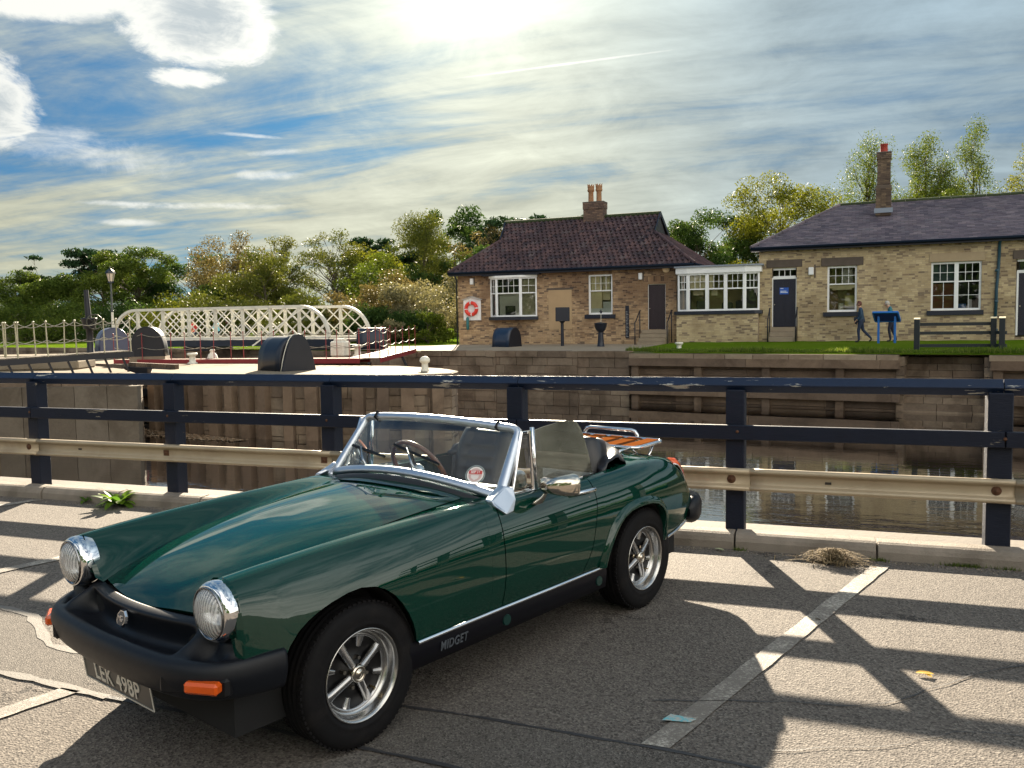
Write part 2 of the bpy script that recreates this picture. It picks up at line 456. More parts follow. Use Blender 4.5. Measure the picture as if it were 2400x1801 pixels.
def ground():
    # the near ground, one sheet back to the horizon behind the camera
    V = [(-400, -600, 0), (400, -600, 0), (400, KERB_Y+.02, 0), (-400, KERB_Y+.02, 0)]
    me = mesh_np('car_park', V, [(0, 1, 2, 3)]); o = link('car_park', me, A_MAIN); tag(o, 'worn grey asphalt car park with white bay lines', kind='structure')
    # trench reinstatement across the bays
    up = [(-9, 3.75), (-5.2, 3.72), (-4.51, 3.61), (-4.19, 3.55), (-3.71, 3.23), (-3.5, 3.215), (-2.6, 3.19), (-1.65, 3.16), (-1.3, 3.165), (-.83, 3.14), (-.5, 3.13), (-.32, 3.11), (.6, 3.05), (6, 2.75)]
    lo = [(-9, 3.1), (-5.2, 3.02), (-3.65, 2.90), (-3.32, 2.875), (-2.94, 2.84), (-1.72, 2.79), (-1.3, 2.77), (0, 2.70), (6, 2.35)]
    n = len(up); vs = [(x, y, .004) for x, y in up]+[(x, y, .004) for x, y in lo]
    me = mesh_np('asphalt_patch', vs, [tuple(range(n, n+len(lo)))+tuple(range(n))[::-1]]); p = link('asphalt_patch', me, A_PATCH); tag(p, 'band of finer asphalt relaid across the bays', kind='structure')
    tar = mat('tar', (.035, .034, .037), .6, 0, var=.3, vscale=30, bump=.3, bscale=60)
    tar2 = mat('tar_grey', (.14, .128, .115), .7, 0, var=.25, vscale=30, bump=.3, bscale=60)
    def strip(name, pts, w, m, z=.007, wob=.004):
        P = []
        for i in range(len(pts)-1):
            a, b = Vector(pts[i]+(0,)), Vector(pts[i+1]+(0,)); k = max(2, int((b-a).length/.08))
            P += [a.lerp(b, j/k) for j in range(k)]
        P.append(Vector(pts[-1]+(0,))); rows = []
        for i, q in enumerate(P):
            t_ = (P[min(i+1, len(P)-1)]-P[max(i-1, 0)]).normalized(); nn = Vector((-t_.y, t_.x, 0)); h = w/2*(1+.35*math.sin(i*1.7)+.2*rng.uniform(-1, 1)); q = q+nn*rng.uniform(-wob, wob)
            rows.append([(q.x+nn.x*h, q.y+nn.y*h, z), (q.x-nn.x*h, q.y-nn.y*h, z)])
        mb = MB(); mb.grid(rows, smooth=False); o = mb.build(name, m); o['kind'] = 'structure'; return o
    strip('tar_seam', up[6:], .018, tar, .0065, .003); strip('tar_seam', lo[4:], .020, tar, .0065, .003)
    strip('tar_seam', up[:7], .05, tar2, .006, .003); strip('tar_seam', lo[:5], .045, tar2, .006, .003)
    strip('crack', [(-.7, 3.55), (-.15, 3.70), (.15, 3.76), (.34, 3.94), (.55, 4.18), (.68, 4.32), (1.1, 4.6)], .006, tar, .006, .012)
    strip('crack', [(-.2, 3.25), (.2, 3.42), (.45, 3.62), (.9, 3.7)], .004, tar, .006, .012)
    # bay lines, worn
    pm = bpy.data.materials.new('line_paint'); pm.use_nodes = True; t = NT(pm.node_tree); b = t.n['Principled BSDF']; g = t.add('ShaderNodeNewGeometry').outputs['Position']
    n = t.noise(g, 75, 5, .72); n2 = t.noise(g, 5, 4, .6); n3 = t.noise(g, 1.1, 3, .6)
    wear = t.smooth(t.math('ADD', t.math('MULTIPLY', n, .75), t.math('ADD', t.math('MULTIPLY', n2, .35), t.math('MULTIPLY', n3, .22))), .46, .70)
    t.put(b.inputs['Base Color'], t.mix(t.math('MULTIPLY', wear, .9), (.47, .44, .385), (.125, .108, .095))); b.inputs['Roughness'].default_value = .75
    bu = t.add('ShaderNodeBump'); bu.inputs['Strength'].default_value = .8; bu.inputs['Distance'].default_value = .004; t.put(bu.inputs['Height'], t.noise(g, 110, 4, .7)); t.put(b.inputs['Normal'], bu.outputs[0])
    for k, segs in ((0, [(3.15, 5.96)]), (1, [(1.2, 2.85), (3.22, 5.96)]), (2, [(1.2, 2.9), (3.6, 5.9)]), (3, [(3.8, 6.05)]), (-1, [(2.9, 5.95)]), (-2, [(2.9, 5.95)])):
        for y0, y1 in segs:
            rows = []
            for i in range(25):
                y = y0+(y1-y0)*i/24; x = .235+(y-5.75)*.325-2.45*k; rows.append([(x-.053+rng.uniform(-.004, .004), y, .006), (x+.053+rng.uniform(-.004, .004), y, .006)])
            mb = MB(); mb.grid(rows, smooth=False, flip=True); o = mb.build('bay_line', pm); tag(o, 'worn white parking bay line', kind='structure')
    mb = MB(); mb.add([(-.625, 3.355, .0125), (-.515, 3.37, .0125), (-.495, 3.405, .0125), (-.60, 3.42, .0125)], [(0, 1, 2, 3)])
    bm_ = bpy.data.materials.new('blue_mark'); bm_.use_nodes = True; t = NT(bm_.node_tree); b = t.n['Principled BSDF']; g = t.add('ShaderNodeNewGeometry').outputs['Position']
    t.put(b.inputs['Base Color'], t.mix(t.smooth(t.noise(g, 45, 5, .7), .42, .58), (.12, .42, .48), (.42, .40, .36))); b.inputs['Roughness'].default_value = .8
    o = mb.build('paint_mark', bm_); o['kind'] = 'structure'
ground()

def kerb():
    conc = mat('kerb_concrete', (.235, .20, .165), .85, 0, var=.22, vscale=9, bump=.6, bscale=90, dirt=(.11, .09, .07), dscale=3.0, damt=.6, coord='Object')
    K = bpy.data.objects.new('kerb', None); C.objects.link(K); tag(K, 'low concrete kerb along the edge of the car park', kind='structure')
    pr = [(0, -.06), (0, .055), (.012, .080), (.032, .100), (.060, .109), (.150, .112), (.150, -.06)]
    x = .2917-.914*14
    k = 0
    for i in range(24):
        L = .902; dz = rng.uniform(-.003, .003); dy = rng.uniform(-.004, .004); a = rng.uniform(-.004, .004)
        rows = [[(0, q[0]+dy, q[1]+dz) for q in pr], [(.004, q[0]+dy, q[1]+dz) for q in pr], [(L-.004, q[0]+dy+a, q[1]+dz) for q in pr], [(L, q[0]+dy+a, q[1]+dz) for q in pr]]
        rows = [[(p[0], p[1]+(.003 if j in (0, 3) else 0), p[2]-(.003 if j in (0, 3) else 0)) for p in r] for j, r in enumerate(rows)]
        mb = MB(); mb.grid(rows, smooth=False, flip=True); mb.add(rows[0], [tuple(range(len(pr)))]); mb.add(rows[-1], [tuple(range(len(pr)))[::-1]])
        o = mb.build('kerb_stone', conc, K); o.location = (x, KERB_Y, 0); x += .914
    # strip of ground behind the kerb and the quay wall under it
    q = MB(); q.box((-30, KERB_Y+.152, -2.4), (30, 6.62, .075)); o = q.build('quay_edge', mat('quay_concrete', (.16, .14, .12), .9, 0, var=.3, vscale=4, bump=.5, bscale=30)); o['kind'] = 'structure'
kerb()

def water():
    m = bpy.data.materials.new('canal_water'); m.use_nodes = True; t = NT(m.node_tree); p = t.n['Principled BSDF']
    g = t.add('ShaderNodeNewGeometry').outputs['Position']
    p.inputs['Base Color'].default_value = (.010, .0085, .008, 1); p.inputs['Roughness'].default_value = .015; p.inputs['IOR'].default_value = 1.33; p.inputs['Specular IOR Level'].default_value = .5
    p.inputs['Coat Weight'].default_value = 1.0; p.inputs['Coat IOR'].default_value = 1.6; p.inputs['Coat Roughness'].default_value = .01
    mp = t.add('ShaderNodeMapping', i_0=g); mp.inputs['Scale'].default_value = (.55, 1.5, 1)
    n = t.noise(mp.outputs[0], 1.6, 4, .55, .4); n2 = t.noise(mp.outputs[0], 7, 3, .5)
    amt = t.smooth(t.add('ShaderNodeSeparateXYZ', i_0=g).outputs[1], 26, 12)
    h = t.math('MULTIPLY', t.math('ADD', n, t.math('MULTIPLY', n2, .25)), t.math('ADD', .12, amt))
    b = t.add('ShaderNodeBump'); b.inputs['Strength'].default_value = .07; b.inputs['Distance'].default_value = .06; t.put(b.inputs['Height'], h); t.put(p.inputs['Normal'], b.outputs[0]); t.put(p.inputs['Coat Normal'], b.outputs[0])
    me = mesh_np('canal_water', [(-160, 6.55, -1.36), (160, 6.55, -1.36), (160, 120, -1.36), (-160, 120, -1.36)], [(0, 1, 2, 3)]); o = link('canal_water', me, m); tag(o, 'dark still canal water', kind='structure')
water()

STONE = piece_mat('wall_stone', [(0, (.23, .168, .12)), (.3, (.28, .21, .15)), (.55, (.18, .135, .10)), (.8, (.32, .25, .18)), (1, (.245, .185, .135))], .9, big=(.42, .40, .38), bigscale=.9, bigamt=.75, bump=.35, bscale=22, fine=.35)
CONC = mat('bank_concrete', (.215, .18, .135), .9, 0, var=.22, vscale=1.2, bump=.4, bscale=14, spec=0.08, dirt=(.14, .115, .082), dscale=.5, damt=.6)
PAVE = mat('apron_paving', (.27, .225, .17), .9, 0, spec=0.08, var=.2, vscale=1.0, bump=.3, bscale=12, dirt=(.23, .19, .15), dscale=.4, damt=.6)
TIMBER = piece_mat('wet_timber', [(0, (.17, .118, .082)), (.4, (.25, .178, .122)), (.7, (.125, .09, .066)), (1, (.21, .15, .107))], .85, big=(.45, .43, .42), bigscale=1.3, bigamt=.6, bump=.7, bscale=30, fine=.3)
PALE = piece_mat('pale_pile', [(0, (.17, .142, .11)), (.5, (.135, .11, .085)), (1, (.20, .17, .135))], .85, big=(.5, .46, .42), bigscale=1.0, bigamt=.6, bump=.6, bscale=25, fine=.3)
MORTAR = mat('wall_core', (.17, .13, .10), .95, 0, var=.3, vscale=2.5, bump=.6, bscale=12, coord='Object')

def lawn_mat():
    m = bpy.data.materials.new('lawn'); m.use_nodes = True; MATS['lawn'] = m; t = NT(m.node_tree); p = t.n['Principled BSDF']; g = t.add('ShaderNodeNewGeometry').outputs['Position']
    n = t.noise(g, 3.0, 6, .65); n2 = t.noise(g, .22, 4, .6); n3 = t.noise(g, 28, 3, .6)
    c = t.mix(n, (.070, .125, .008), (.125, .190, .012)); c = t.mix(t.math('MULTIPLY', t.smooth(n2, .4, .65), .45), c, (.15, .185, .025)); c = t.mix(t.math('MULTIPLY', n3, .45), c, (.04, .085, .008))
    t.put(p.inputs['Base Color'], c); p.inputs['Roughness'].default_value = .9; p.inputs['Specular IOR Level'].default_value = 0.0
    b = t.add('ShaderNodeBump'); b.inputs['Strength'].default_value = .8; b.inputs['Distance'].default_value = .05; t.put(b.inputs['Height'], t.math('ADD', n, n3)); t.put(p.inputs['Normal'], b.outputs[0])
    return m
LAWN = lawn_mat()

def wall_along(name, pts, ztop, zbot, label, cat, course=.30, length=.62, coping=True, stone=STONE, depth=.16, limit=300, skip=None):
    """a retaining wall: core, blocks of stone one by one, and coping stones; pts run left to right seen from the water"""
    o = thing(name, label, cat, (pts[0][0], pts[0][1], 0)); org = Vector((pts[0][0], pts[0][1], 0)); items = []; cops = []
    core = MB(o=org)
    for (a, b) in zip(pts[:-1], pts[1:]):
        a3, b3 = Vector((*a, 0)), Vector((*b, 0)); d = (b3-a3); L = d.length; d.normalize(); n = Vector((d.y, -d.x, 0)); M = np.array([[d.x, -n.x, 0], [d.y, -n.y, 0], [0, 0, 1]])
        A, B = a3-n*.03, b3-n*.03
        core.add([(A.x, A.y, zbot), (B.x, B.y, zbot), (B.x, B.y, ztop-.01), (A.x, A.y, ztop-.01)], [(0, 1, 2, 3)])
        z = ztop-(.24 if coping else 0); row = 0
        while z > zbot:
            h = course*rng.uniform(.85, 1.12); s = -rng.uniform(0, length)
            while s < L:
                w = length*rng.uniform(.6, 1.35); s0, s1 = max(s, 0), min(s+w, L)
                if s1-s0 > .1:
                    mid = a3+d*((s0+s1)/2); c = mid-n*(depth/2-rng.uniform(.0, .025))
                    if not (skip and skip(mid, z-h/2)): items.append(((c.x-org.x, c.y-org.y, z-h/2), (s1-s0-.022, depth, h-.022), M))
                s += w
            z -= h; row += 1
        if coping:
            s = 0
            while s < L-.05:
                w = min(rng.uniform(.9, 1.6), L-s); mid = a3+d*(s+w/2); c = mid-n*(.26-.05)
                cops.append(((c.x-org.x, c.y-org.y, ztop-.115+rng.uniform(-.01, .01)), (w-.02, .52, .23), M)); s += w
    core.build('wall_core', MORTAR, o)
    cam = Vector((0, 0, 1.6)); rank = lambda it: (Vector(it[0])+org-cam).length
    pieces('stone', items, stone, o, limit, rank)
    if cops: pieces('coping_stone', cops, stone, o, 80, rank)
    return o

FAR_A = [(-16.2, 33.05), (-12.6, 32.4), (-9.0, 31.65), (-6.95, 31.25)]
Q = lambda x: 29.85-.2*x
def land():
    # far bank: one sheet from the quay to the horizon
    edge = [(60, Q(60)), (14, Q(14)), (5.9, Q(5.9)), (-6.95, Q(-6.95)), (-16.2, Q(-16.2)), (-20.0, 34.4), (-26, 36.4), (-33, 39.2), (-38, 40.6), (-60, 46), (-160, 74)]
    back = [(-900, 400), (-900, 1500), (900, 1500), (900, 60)]
    z = .42
    P = [(x, y, z) for x, y in edge]+[(x, y, z) for x, y in back]
    me = mesh_np('far_bank', P, [tuple(range(len(P)))[::-1]]); o = link('far_bank', me, LAWN); tag(o, 'grass of the far bank running back to the trees', kind='structure')
    if me.polygons[0].normal.z < 0: me.flip_normals()
    # paved apron in front of the cottage
    ap = [(-6.0, 31.25), (-9.0, 31.75), (-12.6, 32.5), (-16.1, 33.2), (-20.0, 34.6), (-23.5, 36.0), (-22.2, 37.6), (-18.4, 38.6), (-17.2, 39.9), (-5.6, 39.2), (-6.2, 37.2), (-6.5, 34.5), (-7.2, 32.4)]
    vs = [(x, y, .45+.012*(y-33)) for x, y in ap]; me = mesh_np('apron', vs, [tuple(range(len(ap)))]); 
    if me.polygons[0].normal.z < 0: me.flip_normals()
    o = link('apron', me, PAVE); tag(o, 'pale paved apron before the cottage', kind='structure')
    # raised lawn in front of the right hand building: a gentle bank
    rows = []
    for x in np.linspace(-7.4, 18, 66):
        r = []
        for k, (dy, zz) in enumerate(((0, .405), (.25, .47), (.9, .54), (2.0, .585), (4.5, .60), (8.5, .60), (10.4, .60))):
            y = Q(x)+.42+dy; e = min(1, max(0, (x+7.4)/1.2))**.5
            r.append((x+.0, min(y, 39.5-.05*x), .44+(zz-.44)*e+.012*math.sin(3.1*x+5*k)))
        rows.append(r)
    mb = MB(); mb.grid(rows, flip=True); o = mb.build('lawn_bank', LAWN); tag(o, 'mown lawn in front of the right hand brick building', kind='structure')
    # island between the lock and the side channel
    isl = [(-9.35, 20.75), (-9.55, 21.6), (-10.6, 22.9), (-12.7, 24.2), (-15.8, 24.4), (-19.0, 25.4), (-21.9, 26.9), (-25.5, 28.2), (-30, 29.6), (-30, 26.6), (-24.0, 24.6), (-20.2, 22.0), (-18.6, 20.2), (-16.0, 19.62), (-13.4, 19.15), (-11.0, 19.7), (-9.8, 20.3)]
    mb = MB(); mb.add([(x, y, .30) for x, y in isl], [tuple(range(len(isl)))]); o = mb.build('lock_island', CONC); tag(o, 'flat pale concrete island beside the lock', kind='structure')
    if o.data.polygons[0].normal.z < 0: o.data.flip_normals()
    # bank on the left of the lock
    W = [(-16.3, 16.9), (-17.6, 18.7), (-21.4, 21.9), (-25.4, 24.3), (-31.5, 27.4), (-60, 40), (-160, 68), (-300, 60), (-300, -20), (-60, 1.0), (-30, 11.8), (-19.3, 15.8)]
    mb = MB(); mb.add([(x, y, .30) for x, y in W], [tuple(range(len(W)))]); o = mb.build('left_bank', CONC); tag(o, 'pale concrete bank left of the lock', kind='structure')
    if o.data.polygons[0].normal.z < 0: o.data.flip_normals()
    # low concrete blocks lying on the left bank
    for i, (x, y, sx, sy, h, rz) in enumerate(((-27.0, 22.6, 4.2, 1.6, .34, 25), (-33.5, 26.0, 7.0, 2.4, .26, 22), (-24.3, 21.6, 2.6, 1.7, .30, 28))):
        mb = MB(o=(x, y, .30)); mb.bbox((x, y, .30+h/2), (sx, sy, h), .05, Matrix.Rotation(R(rz), 3, 'Z'))
        top(mb, 'concrete_slab', CONC, ('long low concrete block on the left bank behind the chain railing', 'widest concrete block, farthest back on the left bank', 'short concrete block at the foot of the winding post')[i], 'concrete block', 'concrete blocks on the left bank')
land()

def banks():
    # far quay, stone part below the apron
    wall_along('quay_wall', FAR_A, .47, -2.0, 'rough stone quay wall with thick coping below the cottage apron', 'quay wall', .34, .85)
    # channel wall behind the island
    wall_along('channel_wall', [(-60, 46), (-38, 40.6), (-33, 39.2), (-26, 36.4), (-20.0, 34.4), (-16.2, 33.05)], .41, -1.7, 'brown stone wall of the side channel behind the island', 'channel wall', .36, 1.1, limit=150)
    # timber faced part of the far quay
    def d3(x, off, z): return Vector((x, Q(x)-off, z))
    def timber_quay(x0, x1, label):
        o = thing('timber_quay', label, 'quay wall', (x0, Q(x0), 0)); org = Vector((x0, Q(x0), 0)); M = Matrix.Rotation(math.atan(-.2), 3, 'Z'); Mn = np.array(M)
        bk = MB(o=org); a, b = d3(x0, -.14, 0), d3(x1, -.14, 0); bk.add([(a.x, a.y, -2), (b.x, b.y, -2), (b.x, b.y, .36), (a.x, a.y, .36)], [(0, 1, 2, 3)]); bk.build('wall_core', MORTAR, o)
        L = (b-a).length; boards, beams, posts, cop = [], [], [], []
        def at(s, off, z): 
            x = x0+s/L*(x1-x0); p = d3(x, off, z)-org; return (p.x, p.y, p.z)
        for r, z in enumerate(np.arange(.10, -1.6, -.235)):
            s = -rng.uniform(0, 2)
            while s < L:
                w = rng.uniform(1.8, 3.4); s0, s1 = max(0, s), min(L, s+w)
                if s1-s0 > .1: boards.append((at((s0+s1)/2, -.06, z-.115), (s1-s0-.012, .06, .215), Mn))
                s += w
        for zc, h, off in ((.105, .27, .16), (-.93, .26, .16)):
            s = 0
            while s < L:
                w = min(L-s, rng.uniform(3.6, 4.6)); beams.append((at(s+w/2, off, zc), (w-.012, .20, h), Mn)); s += w
        for s in np.arange(.22, L, 2.35): posts.append((at(min(s, L-.12), .05, -.75), (.25, .20, 1.5), Mn))
        s = 0
        while s < L:
            w = min(L-s, rng.uniform(.9, 1.9)); cop.append((at(s+w/2, -.12+.02, .315), (w-.02, .46, .17), Mn)); s += w
        pieces('board', boards, TIMBER, o); pieces('waling_beam', beams, TIMBER, o); pieces('post', posts, TIMBER, o)
        pieces('coping_stone', cop, MATS['coping_pale'], o)
        bolts = MB(o=org)
    piece_mat('coping_pale', [(0, (.36, .285, .205)), (.5, (.28, .215, .155)), (1, (.40, .33, .24))], .9, big=(.6, .55, .5), bigscale=1.5, bigamt=.5, bump=.8, bscale=16, fine=.3)
    timber_quay(-6.9, 1.95, 'long timber faced quay below the lawn, left of the stone steps')
    timber_quay(4.35, 16, 'timber faced quay right of the stone steps, below the small fence')
    # steps down to the water between them
    st = thing('quay_steps', 'worn stone steps going down to the water below the small fence', 'steps', (3.15, Q(3.15), 0)); org = Vector((3.15, Q(3.15), 0)); M = Matrix.Rotation(math.atan(-.2), 3, 'Z'); it = []
    for k in range(9):
        x = -1.15
        while x < 1.12:
            w = min(rng.uniform(.5, 1.0), 1.15-x); c = M @ Vector((x+w/2, 1.05-k*.12, .30-k*.20-.10)); it.append(((c.x, c.y, c.z), (w-.015, .5, .195), np.array(M))); x += w
    for s in (-1.2, 1.2):
        for k in range(6):
            c = M @ Vector((s, .45, .20-k*.30)); it.append(((c.x, c.y, c.z), (.22, 1.0, .28), np.array(M)))
    pieces('stone', it, STONE, st)
    bk = MB(o=org); a, b = M @ Vector((-1.3, 1.3, 0)), M @ Vector((1.3, 1.3, 0)); bk.add([(org.x+a.x, org.y+a.y, -2), (org.x+b.x, org.y+b.y, -2), (org.x+b.x, org.y+b.y, .36), (org.x+a.x, org.y+a.y, .36)], [(0, 1, 2, 3)]); bk.build('steps_core', MORTAR, st)
    # island front: masonry with timber piles
    ISL = [(-24.0, 24.6), (-20.2, 22.0), (-18.6, 20.2), (-16.0, 19.62), (-13.4, 19.15), (-11.0, 19.7), (-9.8, 20.3), (-9.35, 20.75), (-9.55, 21.6), (-10.6, 22.9)]
    o = wall_along('island_wall', ISL, .29, -1.9, 'stained stone face of the lock island with upright timber piles', 'retaining wall', .33, .8)
    org = Vector((ISL[0][0], ISL[0][1], 0)); it = []
    for (a, b) in zip(ISL[2:7], ISL[3:8]):
        a3, b3 = Vector((*a, 0)), Vector((*b, 0)); d = b3-a3; L = d.length; d.normalize(); n = Vector((d.y, -d.x, 0)); M = np.array([[d.x, -n.x, 0], [d.y, -n.y, 0], [0, 0, 1]])
        for s in np.arange(.2, L, .62):
            c = a3+d*s+n*.12-org; it.append(((c.x, c.y, -.92), (rng.uniform(.24, .34), .22, 2.1), M))
    pieces('timber_pile', it, TIMBER, o)
    # left wall: pale piles in front of rubble
    WL = [(-44, 6.6), (-30, 11.8), (-19.3, 15.8), (-16.3, 16.9), (-17.6, 18.7), (-21.4, 21.9)]
    o = wall_along('lock_wall', WL, .29, -1.9, 'left wall of the lock mouth, faced with pale upright timbers', 'retaining wall', .36, .6, coping=True)
    org = Vector((WL[0][0], WL[0][1], 0)); it = []
    for (a, b) in zip(WL[1:3], WL[2:4]):
        a3, b3 = Vector((*a, 0)), Vector((*b, 0)); d = b3-a3; L = d.length; d.normalize(); n = Vector((d.y, -d.x, 0)); M = np.array([[d.x, -n.x, 0], [d.y, -n.y, 0], [0, 0, 1]])
        s = .05
        while s < L-.3:
            w = rng.uniform(.38, .80); c = a3+d*(s+w/2)+n*(.14+rng.uniform(-.012, .012))-org; it.append(((c.x, c.y, -.86), (w-.014, .22, 2.1), M)); s += w+rng.choice((.0, .0, .0, .16, .25))
    pieces('timber_pile', it, PALE, o)
banks()
# ------------------------------------------------------------------ the car park fence
def painted_timber(name, col, chip, amt, bscale=30):
    m = bpy.data.materials.new(name); m.use_nodes = True; MATS[name] = m; t = NT(m.node_tree); p = t.n['Principled BSDF']
    g = t.add('ShaderNodeNewGeometry').outputs['Position']; mp = t.add('ShaderNodeMapping', i_0=g); mp.inputs['Scale'].default_value = (1, 6, 6)
    n = t.noise(mp.outputs[0], 3.2, 6, .68, .3); n2 = t.noise(g, 1.7, 3, .6); gr = t.noise(mp.outputs[0], 22, 5, .7)
    chipm = t.smooth(t.math('ADD', n, t.math('MULTIPLY', n2, .5)), amt, amt+.03)
    c = t.mix(t.noise(g, 5, 4, .6), tuple(q*.7 for q in col), tuple(q*1.3 for q in col)); c = t.mix(chipm, c, chip)
    t.put(p.inputs['Base Color'], c); p.inputs['Roughness'].default_value = .5; p.inputs['Specular IOR Level'].default_value = .28
    b = t.add('ShaderNodeBump'); b.inputs['Strength'].default_value = .45; b.inputs['Distance'].default_value = .006; t.put(b.inputs['Height'], t.math('SUBTRACT', gr, t.math('MULTIPLY', chipm, .6))); t.put(p.inputs['Normal'], b.outputs[0])
    return m
FDARK = painted_timber('fence_paint', (.0055, .009, .022), (.22, .19, .15), .955)
FTOP = painted_timber('top_rail_paint', (.008, .019, .050), (.40, .39, .36), .885)
GALV = mat('guard_rail_cream', (.40, .325, .225), .42, .25, var=.14, vscale=3, dirt=(.16, .10, .06), dscale=2.2, damt=.35, bump=.1, bscale=40)
RUST = mat('rusty_steel', (.11, .050, .026), .75, .3, var=.4, vscale=30, bump=.5, bscale=80)

def fence():
    X0, P, N = -.640-1.655*8, 1.655, 14
    o = thing('timber_fence', 'long dark timber fence with cream steel guard rail along the kerb behind the car', 'fence', (X0, POST_Y, 0)); org = Vector((X0, POST_Y, 0))
    xs = [X0+P*i+rng.uniform(-.012, .012) for i in range(N)]; xs[8] = -.640; xs[9] = 1.010; xs[7] = -2.29; xs[6] = -3.955; xs[5] = -5.60; xs[4] = -7.25
    for i, x in enumerate(xs):
        w = .145 if x > .5 else .13
        mb = MB(); mb.bbox((0, .065, .50), (w, .13, 1.20), .006); b = mb.build('post', FDARK, o); b.location = (x-X0, 0, 0); b.rotation_euler = (0, 0, R(rng.uniform(-1.5, 1.5)))
    # diamond top rail, a length per two bays
    k = 0; ends = [xs[0]-.9]+[xs[i]+.02 for i in (2, 4, 5, 6, 7, 9, 11)]+[xs[-1]+.9]
    for a, b in zip(ends[:-1], ends[1:]):
        h = .056; rows = []
        for x in (a+.003, b-.003): rows.append([(x-a, .065, 1.132+h), (x-a, .065+h, 1.132), (x-a, .065, 1.132-h), (x-a, .065-h, 1.132)])
        mb = MB(); mb.grid(rows, closed_u=True, smooth=False); mb.add(rows[0], [(3, 2, 1, 0)]); mb.add(rows[1], [(0, 1, 2, 3)])
        q = mb.build('top_rail', FTOP, o); q.location = (a-X0, 0, rng.uniform(-.002, .002)); bevel(q, .006, 2)
    # middle rail on the front of the posts
    ends = [xs[0]-.9]+[xs[i]+rng.uniform(.01, .03) for i in (2, 4, 7, 9, 11)]+[xs[-1]+.9]
    for a, b in zip(ends[:-1], ends[1:]):
        mb = MB(); mb.bbox(((b-a)/2, -.024, .805), (b-a-.006, .046, .102), .005); q = mb.build('middle_rail', FDARK, o); q.location = (a-X0, 0, 0)
        for x in (xs):
            if a < x < b:
                bl = MB(); bl.lathe([(.011, 0), (.011, .004), (.006, .007), (0, .007)], (x-a+.02, -.0475, .812), (0, -1, 0), 10); bl.build('bolt', RUST, q)
    # guard rail: pressed steel, its lips turned forward
    pr = [(-.012, .548), (-.044, .552), (-.062, .545), (-.068, .532), (-.060, .521), (-.040, .514), (-.032, .500), (-.031, .446), (-.040, .434), (-.060, .428), (-.068, .418), (-.064, .406), (-.046, .400), (-.014, .402)]
    ends = [xs[0]-.9]+[xs[i]+.055 for i in (2, 4, 6, 8, 9, 11)]+[xs[-1]+.9]
    ends[5] = xs[9]+.085
    for i, (a, b) in enumerate(zip(ends[:-1], ends[1:])):
        off = .004*(i % 2)
        rows = [[(x-a, y-off, z+rng.uniform(-.001, .001)) for y, z in pr] for x in np.linspace(a, b+.05, 12)]
        mb = MB(); mb.grid(rows, flip=True); g = mb.build('guard_rail', GALV, o); g.location = (a-X0, 0, 0); solid(g, .003)
        for x in xs:
            if a < x < b:
                bl = MB(); bl.lathe([(.030, 0), (.030, .004), (.024, .006), (.014, .006), (.013, .014), (0, .015)], (x-a-.02, -.033-off, .476), (0, -1, 0), 14) if int(x*7) % 3 else bl.cbox((x-a-.02, -.036-off, .476), (.058, .006, .050)).lathe([(.012, 0), (.011, .008), (0, .009)], (x-a-.02, -.039-off, .476), (0, -1, 0), 8)
                bl.build('bolt', RUST, g)
                sl = MB(); sl.cbox((x-a+.62, -.0325-off, .474), (.040, .003, .016)); sl.build('slot', mat('slot_dark', (.03, .025, .02), .8), g)
fence()

def leaf_mat(name, c0, c1, tl=.35, rough=.5):
    m = bpy.data.materials.new(name); m.use_nodes = True; MATS[name] = m; t = NT(m.node_tree); p = t.n['Principled BSDF']; out = t.n['Material Output']
    at = t.add('ShaderNodeAttribute', attribute_name='rnd'); c = t.mix(at.outputs['Fac'], c0, c1)
    t.put(p.inputs['Base Color'], c); p.inputs['Roughness'].default_value = rough; p.inputs['Specular IOR Level'].default_value = .3
    tr = t.add('ShaderNodeBsdfTranslucent'); t.put(tr.inputs[0], t.vmath('SCALE', c, 1.5))
    mx = t.add('ShaderNodeMixShader', i_0=tl, i_1=p.outputs[0], i_2=tr.outputs[0]); t.l.new(mx.outputs[0], out.inputs[0])
    return m

